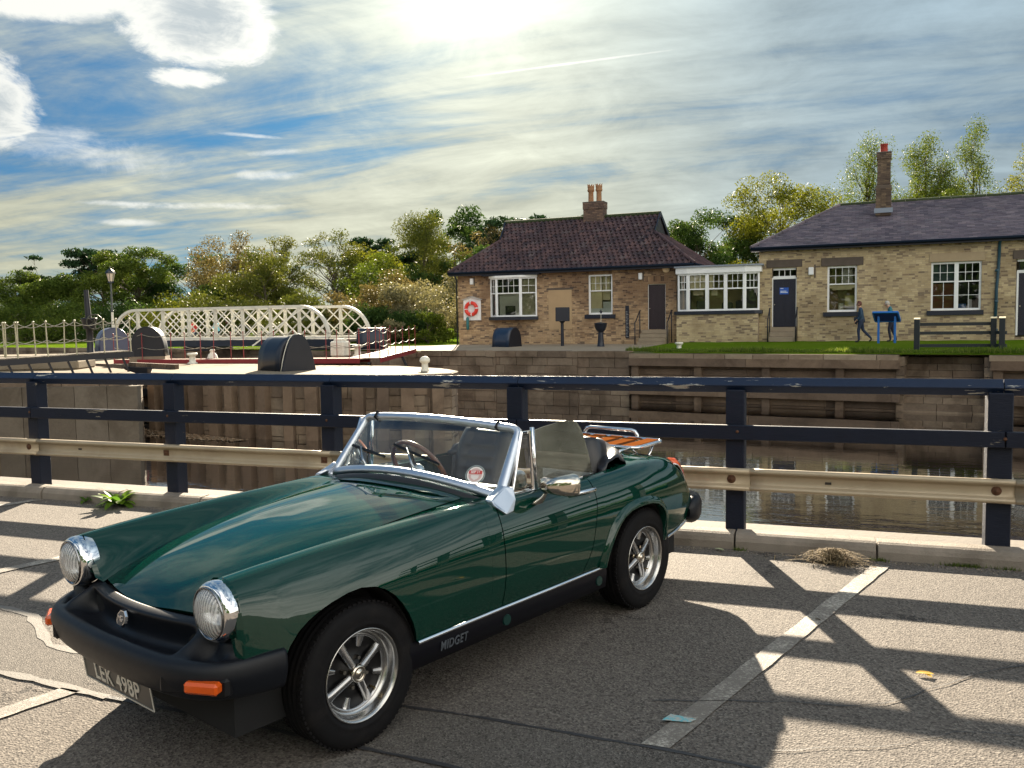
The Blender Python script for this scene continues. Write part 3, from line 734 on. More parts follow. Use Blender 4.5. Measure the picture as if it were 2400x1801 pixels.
def weeds():
    green = leaf_mat('weed_leaf', (.045, .11, .010), (.13, .21, .018), .5)
    def leaf(mb, base, d, L, w, droop, A):
        d = Vector(d).normalized(); side = d.cross(Vector((0, 0, 1))); side = side.normalized() if side.length > .01 else Vector((1, 0, 0)); rows = []
        for i in range(8):
            f = i/7; c = Vector(base)+d*L*f+Vector((0, 0, -droop*f*f)); ww = w*math.sin(math.pi*min(1, f*.92+.06))**.8*(1+.12*math.sin(9*f)); lift = .18*ww
            rows.append([c-side*ww+Vector((0, 0, lift)), c-side*ww*.5+Vector((0, 0, lift*.2)), c, c+side*ww*.5+Vector((0, 0, lift*.2)), c+side*ww+Vector((0, 0, lift))])
        n0 = len(mb.v); mb.grid(rows); A.extend([rng.random()]*(len(mb.v)-n0))
    def plant(loc, n, L, label):
        o = thing('weed', label, 'plant', loc)
        for k in range(n):
            mb = MB(); A = []; a = 2*math.pi*k/n+rng.uniform(-.3, .3); el = rng.uniform(.45, 1.3)
            leaf(mb, (0, 0, .01), (math.cos(a), math.sin(a)*.7-.1, el), L*rng.uniform(.7, 1.15), L*rng.uniform(.13, .21), L*rng.uniform(.2, .7), A)
            q = mb.build('leaf', green, o); at = q.data.attributes.new('rnd', 'FLOAT', 'POINT'); at.data.foreach_set('value', A)
    plant((-6.03, 6.06, 0), 24, .25, 'broad leaved green weed growing at the foot of the kerb, near the car nose')
    plant((-6.45, 6.09, 0), 4, .12, 'small weed sprig by the kerb, left of the broad leaved weed')
    # heap of dead grass swept against the kerb
    mb = MB(o=(.02, 5.95, 0)); straw = piece_mat('dead_grass', [(0, (.16, .11, .055)), (.4, (.26, .19, .10)), (.7, (.10, .07, .04)), (1, (.34, .27, .16))], .9, bump=0, fine=0)
    V, F, A = [], [], []
    for i in range(900):
        r = abs(rng.gauss(0, .42)); a = rng.uniform(0, 2*math.pi); x, y = .235*r*math.cos(a)*1.15, .075*r*math.sin(a)*1.5; h = .085*max(0, 1-(r/.95)**2)*rng.random()
        th = rng.uniform(0, math.pi); L = rng.uniform(.04, .13); d = Vector((math.cos(th), math.sin(th)*.6, rng.uniform(-.35, .35))); p = Vector((x, y, h+.006)); w = rng.uniform(.0012, .0028)
        b = len(V); s = Vector((-d.y, d.x, 0)).normalized()*w; m_ = Vector((0, 0, rng.uniform(0, .025)))
        P = [p-d*L/2-s, p-d*L/2+s, p+m_+s, p+m_-s, p+d*L/2+s*.4, p+d*L/2-s*.4]
        V += [(q.x, q.y, max(q.z, .004)) for q in P]; F += [(b, b+1, b+2, b+3), (b+3, b+2, b+4, b+5)]; A += [rng.random()]*6
    me = mesh_np('dead_grass', V, F, attr=A); o = link('dead_grass', me, straw); o.location = (.02, 5.95, 0); tag(o, 'heap of dry brown grass lying against the kerb', 'dead grass')
    # moss and grass tufts along the kerb foot
    gm = leaf_mat('moss_green', (.05, .09, .012), (.12, .15, .03), .3)
    for (x, y, n, sx, lab) in ((.80, 6.105, 260, .13, 'bright patch of moss at the kerb foot, nearest the right edge of the view'), (.30, 6.09, 90, .05, 'small green tuft at the joint of the kerb by the dry grass heap'), (-.60, 6.10, 60, .05, 'tiny green tuft in the kerb joint behind the rear wheel'), (1.04, 6.10, 60, .09, 'thin line of moss right of the bright patch')):
        V, F, A = [], [], []
        for i in range(n):
            px, py = rng.gauss(0, sx*.5), rng.gauss(0, .012); h = rng.uniform(.008, .03); a = rng.uniform(0, 6.28); w = .003; b = len(V)
            V += [(px-w*math.cos(a), py-w*math.sin(a), 0), (px+w*math.cos(a), py+w*math.sin(a), 0), (px+rng.uniform(-.012, .012), py+rng.uniform(-.012, .012), h)]; F.append((b, b+1, b+2)); A += [rng.random()]*3
        me = mesh_np('moss', V, F, attr=A); o = link('moss', me, gm); o.location = (x, y, .002); tag(o, lab, 'moss', kind='thing')
    # fallen leaves
    ly = leaf_mat('fallen_leaf', (.42, .26, .03), (.55, .36, .06), .2)
    for (x, y, s, lab, m) in ((.40, 4.17, .075, 'yellow fallen leaf on the asphalt beside the long crack', ly), (-.06, 4.78, .035, 'small dark leaf scrap on the asphalt near the car shadow', leaf_mat('brown_leaf', (.07, .05, .03), (.10, .07, .04), .1)), (-.72, 6.06, .07, 'pale leaf lying at the kerb behind the rear wheel', leaf_mat('pale_leaf', (.30, .34, .20), (.40, .40, .26), .1))):
        mb = MB(); A = []
        leaf(mb, (-s/2, 0, .012), (1, .5*rng.uniform(-1, 1), .12), s, s*.24, .01, A); leaf(mb, (0, 0, .012), (.6, -.7, .1), s*.5, s*.15, .006, A)
        q = mb.build('fallen_leaf', m); at = q.data.attributes.new('rnd', 'FLOAT', 'POINT'); at.data.foreach_set('value', A); q.location = (x, y, 0); tag(q, lab, 'leaf')
    # small grit
    V, F, A = [], [], []
    for i in range(1600):
        x, y = rng.uniform(-7, 2), 6.10-abs(rng.gauss(0, .05)); s = rng.uniform(.002, .007); b = len(V)
        V += [(x+s*a, y+s*c, s*e) for a, c, e in ((-1, 0, 0), (0, -1, 0), (1, 0, 0), (0, 1, 0), (0, 0, 1))]; F += [(b, b+1, b+4), (b+1, b+2, b+4), (b+2, b+3, b+4), (b+3, b, b+4)]; A += [rng.random()]*5
    me = mesh_np('kerb_grit', V, F, attr=A); o = link('kerb_grit', me, piece_mat('grit', [(0, (.06, .045, .035)), (.6, (.16, .13, .10)), (1, (.3, .26, .2))], .9, bump=0, fine=0)); o['kind'] = 'stuff'
weeds()
# ------------------------------------------------------------------ the brick buildings on the far bank (frame: u along the front, -y towards the canal)
BSL = math.atan(-.05); BU = Vector((math.cos(BSL), math.sin(BSL), 0)); BN = Vector((-BU.y, BU.x, 0)); BO = Vector((0, 38.8, 0))
def bworld(u, y, z): return BO+BU*u+BN*y+Vector((0, 0, z))
CAM0 = Vector((0, 0, 1.6))
BRICK_L = piece_mat('cottage_brick', [(0, (.47, .325, .19)), (.25, (.40, .27, .155)), (.5, (.54, .385, .23)), (.72, (.28, .185, .115)), (.86, (.16, .115, .085)), (1, (.50, .35, .20))], .9, big=(.42, .36, .36), bigscale=.55, bigamt=.85, bump=.5, bscale=40, fine=.15, grad=(2.3, .09))
BRICK_R = piece_mat('office_brick', [(0, (.55, .445, .27)), (.3, (.47, .37, .22)), (.55, (.62, .51, .32)), (.75, (.36, .275, .175)), (.9, (.22, .17, .125)), (1, (.58, .47, .29))], .9, big=(.50, .46, .44), bigscale=.6, bigamt=.7, bump=.5, bscale=40, fine=.15)
MORT_L = mat('mortar_brown', (.25, .19, .13), .95, 0, var=.25, vscale=2)
MORT_R = mat('mortar_buff', (.34, .275, .19), .95, 0, var=.25, vscale=2)
WHITE = mat('white_window_paint', (.74, .76, .78), .45, 0, var=.05, vscale=3)
NAVY = mat('navy_paint', (.005, .009, .022), .45, 0, var=.2, vscale=5)
GUTM = mat('gutter_matt', (.012, .018, .030), 1.0, spec=0.0)
BLACKIRON = mat('black_iron', (.004, .007, .016), .4, 0, var=.2, vscale=8)
PANE = glass_mat('window_pane', (.78, .82, .80), ior=1.5, gain=1.8)
CREAM = mat('cream_blind', (.80, .68, .42), .8, 0, var=.12, vscale=1.5)
OLIVE = mat('room_wall', (.40, .34, .15), .8, 0, var=.3, vscale=1.2)
BROWN = mat('brown_blind', (.17, .060, .028), .8, 0, var=.15, vscale=3)
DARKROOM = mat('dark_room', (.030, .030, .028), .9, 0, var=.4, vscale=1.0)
LINTEL = mat('dark_lintel_stone', (.095, .075, .062), .9, 0, var=.3, vscale=4, bump=.5, bscale=25)
BUFFSTONE = mat('buff_stone', (.36, .28, .18), .9, 0, var=.2, vscale=3, bump=.4, bscale=25)
STEP = mat('step_stone', (.26, .21, .15), .9, 0, var=.25, vscale=3, bump=.4, bscale=20)

def brick_front(o, org, u0, u1, z0, z1, holes, brick, mortar, y=0.0, limit=300, rank=None, depth=.3):
    """wall slab with openings, its bricks standing 7 mm proud of the mortar"""
    mb = MB(o=org); us = sorted({u0, u1, *[h[0] for h in holes], *[h[1] for h in holes]}); zs = sorted({z0, z1, *[h[2] for h in holes], *[h[3] for h in holes]})
    us = [u for u in us if u0 <= u <= u1]; zs = [z for z in zs if z0 <= z <= z1]
    inside = lambda u, z: any(h[0] < u < h[1] and h[2] < z < h[3] for h in holes)
    for a, b in zip(us[:-1], us[1:]):
        for c, d in zip(zs[:-1], zs[1:]):
            if not inside((a+b)/2, (c+d)/2): mb.add([(a, y, c), (b, y, c), (b, y, d), (a, y, d)], [(0, 1, 2, 3)])
    for (a, b, c, d) in holes: mb.add([(a, y, c), (b, y, c), (b, y, d), (a, y, d), (a, y+depth, c), (b, y+depth, c), (b, y+depth, d), (a, y+depth, d)], [(0, 1, 5, 4), (1, 2, 6, 5), (2, 3, 7, 6), (3, 0, 4, 7)])
    w = mb.build('wall', mortar, o)
    items = []; pitch, ch = .232, .0755; row = 0; z = z0
    while z+.06 < z1:
        u = u0-(.5*pitch if row % 2 else 0)+rng.uniform(-.02, .02)
        while u < u1:
            L = pitch if rng.random() < .75 else pitch*.52
            a, b = max(u, u0), min(u+L-.010, u1); zm = z+ch/2
            segs = [(a, b)]
            for h in holes:
                if h[2]-.02 < zm < h[3]+.02:
                    ns = []
                    for (p, q) in segs:
                        if q <= h[0] or p >= h[1]: ns.append((p, q))
                        else:
                            if p < h[0]: ns.append((p, h[0]))
                            if q > h[1]: ns.append((h[1], q))
                    segs = ns
            for (p, q) in segs:
                if q-p > .03: items.append((((p+q)/2-org[0], y+.004-org[1]+rng.uniform(-.003, .003), zm-org[2]), (round(q-p, 2), .022, ch-.011), None))
            u += L
        z += ch; row += 1
    V = BOXV; F = np.array([(0,1,5,4),(4,5,6,7),(1,2,6,5),(3,0,4,7),(0,3,2,1)])
    pieces('brick', items, brick, w if False else o, limit, rank or (lambda it: -it[1][0]*10+abs(it[0][0])*.001), V, F)
    return w

def sash(o, org, u0, u1, z0, z1, y, cols, rows, zmid, lower=(1, 1), back=None, bars=.018, fr=.075, room=None):
    """sash window: frame, glazing bars, panes one by one, and what hangs behind the glass"""
    mb = MB(o=org); d = .09
    mb.box((u0, y, z0), (u0+fr, y+d, z1)); mb.box((u1-fr, y, z0), (u1, y+d, z1)); mb.box((u0+fr, y, z1-fr), (u1-fr, y+d, z1)); mb.box((u0+fr, y-.01, z0), (u1-fr, y+d, z0+fr*1.1))
    w = mb.build('window', WHITE, o)
    a, b = u0+fr, u1-fr; bt, tp = z0+fr*1.1, z1-fr
    mr = MB(o=org); mr.box((a, y+.02, zmid-.025), (b, y+d-.005, zmid+.025)); mr.build('meeting_rail', WHITE, w)
    def lights(z_lo, z_hi, nc, nr, yy):
        cw, rh = (b-a)/nc, (z_hi-z_lo)/nr
        for i in range(1, nc): q = MB(o=org); q.box((a+i*cw-bars/2, yy, z_lo), (a+i*cw+bars/2, yy+.03, z_hi)); q.build('glazing_bar', WHITE, w)
        for j in range(1, nr): q = MB(o=org); q.box((a, yy+.002, z_lo+j*rh-bars/2), (b, yy+.028, z_lo+j*rh+bars/2)); q.build('glazing_bar', WHITE, w)
        for i in range(nc):
            for j in range(nr):
                c = Vector((a+(i+.5)*cw, yy+.016, z_lo+(j+.5)*rh)); tilt = rng.uniform(-.012, .012); t2 = rng.uniform(-.012, .012); hw, hh = cw/2-bars/2, rh/2-bars/2
                q = MB(o=org); q.add([c+Vector((-hw, -hw*tilt-hh*t2, -hh)), c+Vector((hw, hw*tilt-hh*t2, -hh)), c+Vector((hw, hw*tilt+hh*t2, hh)), c+Vector((-hw, -hw*tilt+hh*t2, hh))], [(0, 1, 2, 3)]); q.build('pane', PANE, w)
    lights(zmid+.025, tp, cols, rows, y+.025); lights(bt, zmid-.025, lower[0], lower[1], y+.05)
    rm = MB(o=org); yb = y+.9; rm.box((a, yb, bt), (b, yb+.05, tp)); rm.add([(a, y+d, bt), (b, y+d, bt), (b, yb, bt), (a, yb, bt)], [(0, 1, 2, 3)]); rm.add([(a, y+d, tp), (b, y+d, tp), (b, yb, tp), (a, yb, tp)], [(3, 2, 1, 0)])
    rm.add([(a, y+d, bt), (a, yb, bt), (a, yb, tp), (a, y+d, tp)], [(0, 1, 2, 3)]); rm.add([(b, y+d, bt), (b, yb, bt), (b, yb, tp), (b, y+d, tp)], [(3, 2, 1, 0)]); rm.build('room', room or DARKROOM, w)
    for (bu0, bu1, bz0, bz1, m, by) in (back or []):
        q = MB(o=org); q.box((a+(b-a)*bu0, y+by, bt+(tp-bt)*bz0), (a+(b-a)*bu1, y+by+.01, bt+(tp-bt)*bz1)); q.build('blind', m, w)
    return w

def door_leaf(o, org, u0, u1, z0, z1, y, m, fm, label=None, panels=((.10, .46, .78, .94), (.54, .90, .78, .94), (.10, .46, .42, .74), (.54, .90, .42, .74), (.10, .46, .06, .36), (.54, .90, .06, .36))):
    mb = MB(o=org); mb.box((u0, y, z0), (u1, y+.05, z1)); d = mb.build('door', m, o)
    if label: d['label'] = label
    W, H = u1-u0, z1-z0
    for (a, b, c, e) in panels:
        q = MB(o=org); A = (u0+a*W, u0+b*W, z0+c*H, z0+e*H); t = .022
        for bx in (((A[0], y-.010, A[2]), (A[0]+t, y-.001, A[3])), ((A[1]-t, y-.010, A[2]), (A[1], y-.001, A[3])), ((A[0]+t, y-.010, A[2]), (A[1]-t, y-.001, A[2]+t)), ((A[0]+t, y-.010, A[3]-t), (A[1]-t, y-.001, A[3]))): q.box(*bx)
        q.box((A[0]+.05, y-.007, A[2]+.05), (A[1]-.05, y-.001, A[3]-.05)); q.build('door_panel', m, d)
    f = MB(o=org); f.box((u0-.07, y-.02, z0), (u0-.002, y+.08, z1+.07)); f.box((u1+.002, y-.02, z0), (u1+.07, y+.08, z1+.07)); f.box((u0-.002, y-.02, z1+.002), (u1+.002, y+.08, z1+.07)); f.build('door_frame', fm, o)
    h = MB(o=org); h.cyl((u0+.07*W, y-.045, z0+.47*H), (u0+.07*W, y, z0+.47*H), .022, .016, 10); h.build('handle', mat('brass_knob', (.5, .45, .35), .3, .8), d)
    return d

def roof_tiles(o, org, poly, uvec, vvec, base, pitch_u, pitch_v, m, name, thick, limit, wave=True, lap=1.12):
    """tiles one by one inside a sloping polygon: base + u*uvec + v*vvec (poly in (u, v))"""
    uvec, vvec = Vector(uvec).normalized(), Vector(vvec).normalized(); n = uvec.cross(vvec).normalized()
    def inside(u, v):
        c = False; j = len(poly)-1
        for i in range(len(poly)):
            if (poly[i][1] > v) != (poly[j][1] > v) and u < (poly[j][0]-poly[i][0])*(v-poly[i][1])/(poly[j][1]-poly[i][1])+poly[i][0]: c = not c
            j = i
        return c
    a = R(4); vt = (vvec*math.cos(a)-n*math.sin(a)).normalized(); nt = uvec.cross(vt).normalized(); M = np.array([[uvec.x, vt.x, nt.x], [uvec.y, vt.y, nt.y], [uvec.z, vt.z, nt.z]])
    items = []; umin, umax = min(p[0] for p in poly), max(p[0] for p in poly); vmin, vmax = min(p[1] for p in poly), max(p[1] for p in poly)
    v = vmin; row = 0
    while v < vmax:
        u = umin+(pitch_u/2 if row % 2 else 0)
        while u < umax:
            if inside(u, v+pitch_v*.45):
                c = Vector(base)+uvec*u+vvec*(v+pitch_v/2)+n*(.035+rng.uniform(-.004, .006)); items.append(((c.x-org[0], c.y-org[1], c.z-org[2]), (round(pitch_u*.97, 3), round(pitch_v*lap, 3), thick), M))
            u += pitch_u
        v += pitch_v; row += 1
    if wave:      # pantile: an S in section
        us = np.linspace(-.5, .5, 7); hs = [.5, .1, -.5, -.6, -.1, .9, .6]
        V = np.array([(u, y, h) for y in (-.5, .5) for u, h in zip(us, hs)]+[(u, -.5, h-1.0) for u, h in zip(us, hs)]); F = [(i, i+1, 8+i, 7+i) for i in range(6)]+[(14+i, 15+i, i+1, i) for i in range(6)]; F = np.array(F)
        pieces(name, items, m, o, limit, lambda it: it[0][2]*1.0-abs(it[0][0])*.01, V, F)
    else: pieces(name, items, m, o, limit, lambda it: it[0][2]-abs(it[0][0])*.01)

TILE = piece_mat('clay_tile', [(0, (.085, .052, .058)), (.3, (.055, .037, .046)), (.6, (.125, .074, .074)), (.85, (.036, .027, .037)), (1, (.125, .095, .098))], .85, big=(.6, .6, .62), bigscale=.8, bigamt=.6, bump=.5, bscale=30, fine=.25)
SLATE = piece_mat('roof_slate', [(0, (.115, .096, .125)), (.35, (.165, .135, .16)), (.6, (.080, .070, .095)), (.85, (.22, .18, .20)), (1, (.13, .12, .145))], .68, big=(.55, .55, .58), bigscale=.7, bigamt=.6, bump=.3, bscale=30, fine=.25)
MOSS = mat('ridge_moss', (.030, .045, .016), .95, 0, var=.4, vscale=5, bump=.8, bscale=14)
ROOFDK = mat('roof_core', (.03, .022, .022), .95)

def chimney(o, org, u, y, z0, z1, w, dpt, brick, mortar, pots, name='chimney', taper=0.0):
    mb = MB(o=org); mb.box((u-w/2, y-dpt/2, z0), (u+w/2, y+dpt/2, z1)); ch = mb.build(name, mortar, o)
    items = []; z = z0; row = 0
    while z < z1-.05:
        k = (z-z0)/(z1-z0); e = .03 if z > z1-.30 else -.0
        x = -w/2-e+(.0 if row % 2 else -.11)
        while x < w/2+e:
            a, b = max(x, -w/2-e), min(x+.222, w/2+e)
            if b-a > .03: items.append(((u+(a+b)/2-org[0], y-dpt/2-.002-e-org[1], z+.032-org[2]), (b-a, .03+e, .064), None))
            x += .232
        for s in (-1, 1): items.append(((u+s*(w/2+.002+e/2)-org[0], y-org[1], z+.032-org[2]), (.03+e, dpt+.02, .064), None))
        z += .0755; row += 1
    pieces('brick', items, brick, ch, 300)
    cp = MB(o=org); cp.bbox((u, y, z1+.03), (w+.10, dpt+.10, .07), .02); cp.build('chimney_cap', LINTEL, ch)
    for (pu, prof, m) in pots:
        q = MB(o=org); q.lathe(prof, (pu, y, z1+.05), (0, 0, 1), 16); p = q.build('chimney_pot', m, ch)
        if len(prof) > 6:
            cr = MB(o=org); top_ = prof[-1][1]
            for k in range(7):
                a = 2*math.pi*k/7; c = Vector((pu+.13*math.cos(a), y+.13*math.sin(a), z1+.05+top_)); cr.lathe([(.035, -.04), (.03, .03), (.0, .12)], c, (math.cos(a)*.5, math.sin(a)*.5, 1), 5)
            c_ = cr.build('pot_crown', m, p); c_['kind'] = 'stuff'
    return ch

def cottage():
    org = (-11.9, 0, .5); w = bworld(*org); o = thing('brick_cottage', 'small brown brick cottage with dark pantiled gablet roof and twin clay chimney pots', 'building', w, BSL)
    holes = [(-15.62, -13.25, 1.86, 3.86), (-10.66, -9.51, 1.89, 3.72), (-7.86, -7.05, 1.16, 3.20)]
    u0, u1, z0, z1 = -17.4, -6.55, .42, 4.03
    brick_front(o, org, u0, u1, z0, z1, holes, BRICK_L, MORT_L, rank=lambda it: (it[0][2]-1.0)**2+abs(it[0][0]-3)*.05)
    mb = MB(o=org)
    for (a, b) in (((u0, 0), (u0, 7)), ((u0, 7), (u1, 7)), ((u1, 7), (u1, 0))): mb.add([(a[0], a[1], z0), (b[0], b[1], z0), (b[0], b[1], z1), (a[0], a[1], z1)], [(0, 1, 2, 3)])
    mb.build('wall', MORT_L, o)
    # blocked opening, rendered
    q = MB(o=org); q.box((-12.64, -.016, 1.24), (-11.48, .0, 3.07)); q.build('blocked_opening', mat('render_buff', (.40, .28, .16), .9, 0, var=.2, vscale=1.5, bump=.2, bscale=20), o)
    q = MB(o=org); q.box((-12.72, -.014, 3.075), (-11.40, .0, 3.17)); q.build('dark_course', LINTEL, o)
    # bay window: front and two canted sides
    def bay(o, U, z0, z1, zmid, out, specs, sillm=NAVY):
        """U: corner points (u, y) of the bay in plan, left to right"""
        for (p, q), (cols, rows, low, back) in zip(zip(U[:-1], U[1:]), specs):
            P, Q_ = Vector((*p, 0)), Vector((*q, 0)); L = (Q_-P).length; a = math.atan2(Q_.y-P.y, Q_.x-P.x)
            f = bpy.data.objects.new('bay_light', None); C.objects.link(f); f.parent = o; f.location = (P.x-org[0], P.y-org[1], 0-org[2]); f.rotation_euler = (0, 0, a)
            sash_in(f, L, z0, z1, zmid, cols, rows, low, back)
    def sash_in(f, L, z0, z1, zmid, cols, rows, low, back):
        # one light of a bay as parts of the frame object f
        fr, d, bars = .07, .08, .018
        mb = MB(); mb.box((0, 0, z0), (fr, d, z1)); mb.box((L-fr, 0, z0), (L, d, z1)); mb.box((fr, 0, z1-fr), (L-fr, d, z1)); mb.box((fr, -.01, z0), (L-fr, d, z0+fr)); mb.box((fr, .02, zmid-.025), (L-fr, d-.005, zmid+.025)); mb.build('window_frame', WHITE, f)
        a, b = fr, L-fr
        for (zl, zh, nc, nr, yy) in ((zmid+.025, z1-fr, cols, rows, .03), (z0+fr, zmid-.025, *low, .05)):
            cw, rh = (b-a)/nc, (zh-zl)/nr
            for i in range(1, nc): q = MB(); q.box((a+i*cw-bars/2, yy, zl), (a+i*cw+bars/2, yy+.03, zh)); q.build('glazing_bar', WHITE, f)
            for j in range(1, nr): q = MB(); q.box((a, yy+.002, zl+j*rh-bars/2), (b, yy+.028, zl+j*rh+bars/2)); q.build('glazing_bar', WHITE, f)
            for i in range(nc):
                for j in range(nr):
                    q = MB(); t1, t2 = rng.uniform(-.012, .012), rng.uniform(-.012, .012); x0, x1, y0 = a+i*cw+bars/2, a+(i+1)*cw-bars/2, yy+.016; zz0, zz1 = zl+j*rh+bars/2, zl+(j+1)*rh-bars/2
                    q.add([(x0, y0-t1*.3, zz0), (x1, y0+t1*.3-t2*.2, zz0), (x1, y0+t1*.3+t2*.2, zz1), (x0, y0-t1*.3+t2*.2, zz1)], [(0, 1, 2, 3)]); q.build('pane', PANE, f)
        for (b0, b1, c0, c1, m, by) in back:
            q = MB(); q.box((a+(b-a)*b0, by, z0+fr+(z1-z0-2*fr)*c0), (a+(b-a)*b1, by+.012, z0+fr+(z1-z0-2*fr)*c1)); q.build('blind', m, f)
    U = [(-15.66, 0), (-15.22, -.30), (-13.95, -.30), (-13.22, -.02)]
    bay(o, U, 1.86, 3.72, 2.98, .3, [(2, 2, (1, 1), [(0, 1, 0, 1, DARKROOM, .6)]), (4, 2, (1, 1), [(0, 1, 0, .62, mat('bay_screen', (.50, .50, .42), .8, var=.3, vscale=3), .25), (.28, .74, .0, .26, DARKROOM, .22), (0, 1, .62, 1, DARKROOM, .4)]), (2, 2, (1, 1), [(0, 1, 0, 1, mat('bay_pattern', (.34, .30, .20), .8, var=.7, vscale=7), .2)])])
    q = MB(o=org); q.prism([(-15.70, .05), (-15.70, -.06), (-15.25, -.37), (-13.92, -.37), (-13.18, -.09), (-13.18, .05)], 3.72, 3.82); q.build('bay_head', WHITE, o)
    q = MB(o=org); q.prism([(-15.72, .02), (-15.72, -.06), (-15.26, -.40), (-13.90, -.40), (-13.16, -.10), (-13.16, .02)], 1.70, 1.86); q.build('window_sill', NAVY, o)
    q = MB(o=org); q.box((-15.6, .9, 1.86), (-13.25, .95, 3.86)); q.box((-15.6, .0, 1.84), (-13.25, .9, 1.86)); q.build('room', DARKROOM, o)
    q = MB(o=org); q.box((-15.95, -.33, 3.83), (-13.0, -.02, 3.99)); q.build('bay_fascia', NAVY, o)
    sash(o, org, -10.66, -9.51, 1.89, 3.72, .05, 4, 2, 2.98, back=[(0, .52, 0, 1, CREAM, .16), (.5, .86, .35, 1, CREAM, .3), (0, 1, 0, .12, mat('sill_white', (.7, .72, .66), .6), .12), (.55, 1, .0, .30, mat('pale_board', (.66, .68, .58), .6), .2)], room=OLIVE)
    q = MB(o=org); q.box((-10.84, -.07, 1.70), (-9.37, .05, 1.885)); q.build('window_sill', NAVY, o)
    # brick arches over window and door
    for (a, b, z) in ((-10.72, -9.45, 3.73), (-8.0, -6.95, 3.29)):
        it = []; n = int((b-a)/.078)
        for k in range(n): it.append((((a+(k+.5)*(b-a)/n)-org[0], -.002-org[1], z+.13-org[2]+.02*math.sin(math.pi*(k+.5)/n)), ((b-a)/n-.01, .034, .23), None))
        pieces('brick', it, BRICK_L, o)
    plum = mat('door_plum', (.020, .011, .016), .45, 0, var=.25, vscale=4)
    door_leaf(o, org, -7.84, -7.08, 1.17, 3.18, .09, plum, WHITE)
    def steps(a, b, z0, z1, n, dpt):
        for k in range(n):
            q = MB(o=org); h = (z1-z0)/n; q.bbox(((a+b)/2, -(n-k)*dpt/2+.02, z0+h*(k+.5)), (b-a, (n-k)*dpt, h-.006), .012); q.build('step', STEP, o)
    steps(-8.1, -6.88, .44, 1.16, 4, .28)
    for u in (-8.16, -6.72):
        q = MB(o=org); q.tube([(u, -1.15, .44), (u, -1.15, 1.50), (u, -.98, 1.55), (u, -.30, 2.02), (u, -.10, 2.02)], .024, 8); q.tube([(u, -.30, .6), (u, -.30, 2.0)], .022, 8); q.build('handrail', BLACKIRON, o)
    # roof: hipped with a gablet at each end; ridge 3.5 m back
    ov = .35; e0, e1, zE, zR, yR = u0-ov, u1+ov+.5, 4.03, 6.72, 3.5; g0, g1 = -16.28, -8.12; kz = .60
    core = MB(o=org); yk, zk = yR*kz-.0, zE+(zR-zE)*kz
    # corner points
    A, B, Cc, D = (e0, -ov, zE), (e1, -ov, zE), (e1, 7+ov, zE), (e0, 7+ov, zE); R0, R1 = (g0, yR, zR), (g1, yR, zR)
    sl = Vector((0, yR+ov, zR-zE)); kf = .62
    kA, kB = (-15.95, -ov+sl.y*kf, zE+sl.z*kf), (-8.02, -ov+sl.y*kf, zE+sl.z*kf); kD, kC = (-15.95, 7+ov-sl.y*kf, zE+sl.z*kf), (-8.02, 7+ov-sl.y*kf, zE+sl.z*kf)
    core.add([A, B, kB, R1, R0, kA], [(0, 1, 2, 3, 4, 5)]); core.add([Cc, D, kD, R0, R1, kC], [(0, 1, 2, 3, 4, 5)]); core.add([B, Cc, kC, kB], [(0, 1, 2, 3)]); core.add([D, A, kA, kD], [(0, 1, 2, 3)])
    core.build('roof', ROOFDK, o)
    gb = MB(o=org); gb.add([(-8.12, kB[1]+.1, kB[2]), (-8.12, kC[1]-.1, kC[2]), (-8.12, yR, zR-.15)], [(0, 1, 2)]); gb.add([(-15.9, kD[1]-.1, kD[2]), (-15.9, kA[1]+.1, kA[2]), (-15.9, yR, zR-.15)], [(0, 1, 2)]); gb.build('gablet', mat('gablet_dark', (.012, .012, .018), .6), o)
    LV = sl.length; poly = [(0, 0), (e1-e0, 0), (-8.02-e0, LV*kf), (g1-e0, LV), (g0-e0, LV), (-15.95-e0, LV*kf)]
    roof_tiles(o, org, poly, (1, 0, 0), sl, A, .235, .295, TILE, 'roof_tile', .05, 300)
    hv = Vector((kB[0]-e1, 0, kB[2]-zE)); HL = hv.length
    roof_tiles(o, org, [(0, 0), (7+2*ov, 0), (kC[1]+ov, HL), (kB[1]+ov, HL)], (0, 1, 0), hv, B, .235, .295, TILE, 'roof_tile', .05, 0)
    hv2 = Vector((kA[0]-e0, 0, kA[2]-zE)); roof_tiles(o, org, [(0, 0), (7+2*ov, 0), (7+ov-kA[1], HL*.8), (7+ov-kD[1], HL*.8)], (0, -1, 0), hv2, D, .235, .295, TILE, 'roof_tile', .05, 0)
    rd = MB(o=org)
    def ridge_line(a, b, r=.09, m=TILE, name='ridge_tile'):
        a, b = Vector(a), Vector(b); n = max(1, int((b-a).length/.45)); it = []
        for k in range(n):
            q = MB(o=org); p0, p1 = a.lerp(b, k/n), a.lerp(b, (k+.98)/n); q.cyl(p0+Vector((0, 0, .03)), p1+Vector((0, 0, .03)), r, r*1.03, 8, smooth=True); q.build(name, m, o)
    ridge_line((g0-.05, yR, zR+.02), (g1+.05, yR, zR+.02), .10, MOSS); ridge_line(B, kB, .085); ridge_line(A, kA, .085); 
    q = MB(o=org); q.beam((kB[0]+.02, kB[1], kB[2]+.05), (g1+.02, yR, zR+.04), .05, .18); q.beam((kC[0]+.02, kC[1], kC[2]+.05), (g1+.02, yR, zR+.04), .05, .18); q.beam((kA[0]-.02, kA[1], kA[2]+.05), (g0-.02, yR, zR+.04), .05, .18); q.build('barge_board', NAVY, o)
    q = MB(o=org); q.tube([(e0, -ov-.05, zE-.02), (e1, -ov-.05, zE-.02)], .055, 8); q.tube([(e1+.05, -ov, zE-.02), (e1+.05, 7, zE-.02)], .055, 8); q.build('gutter', GUTM, o)
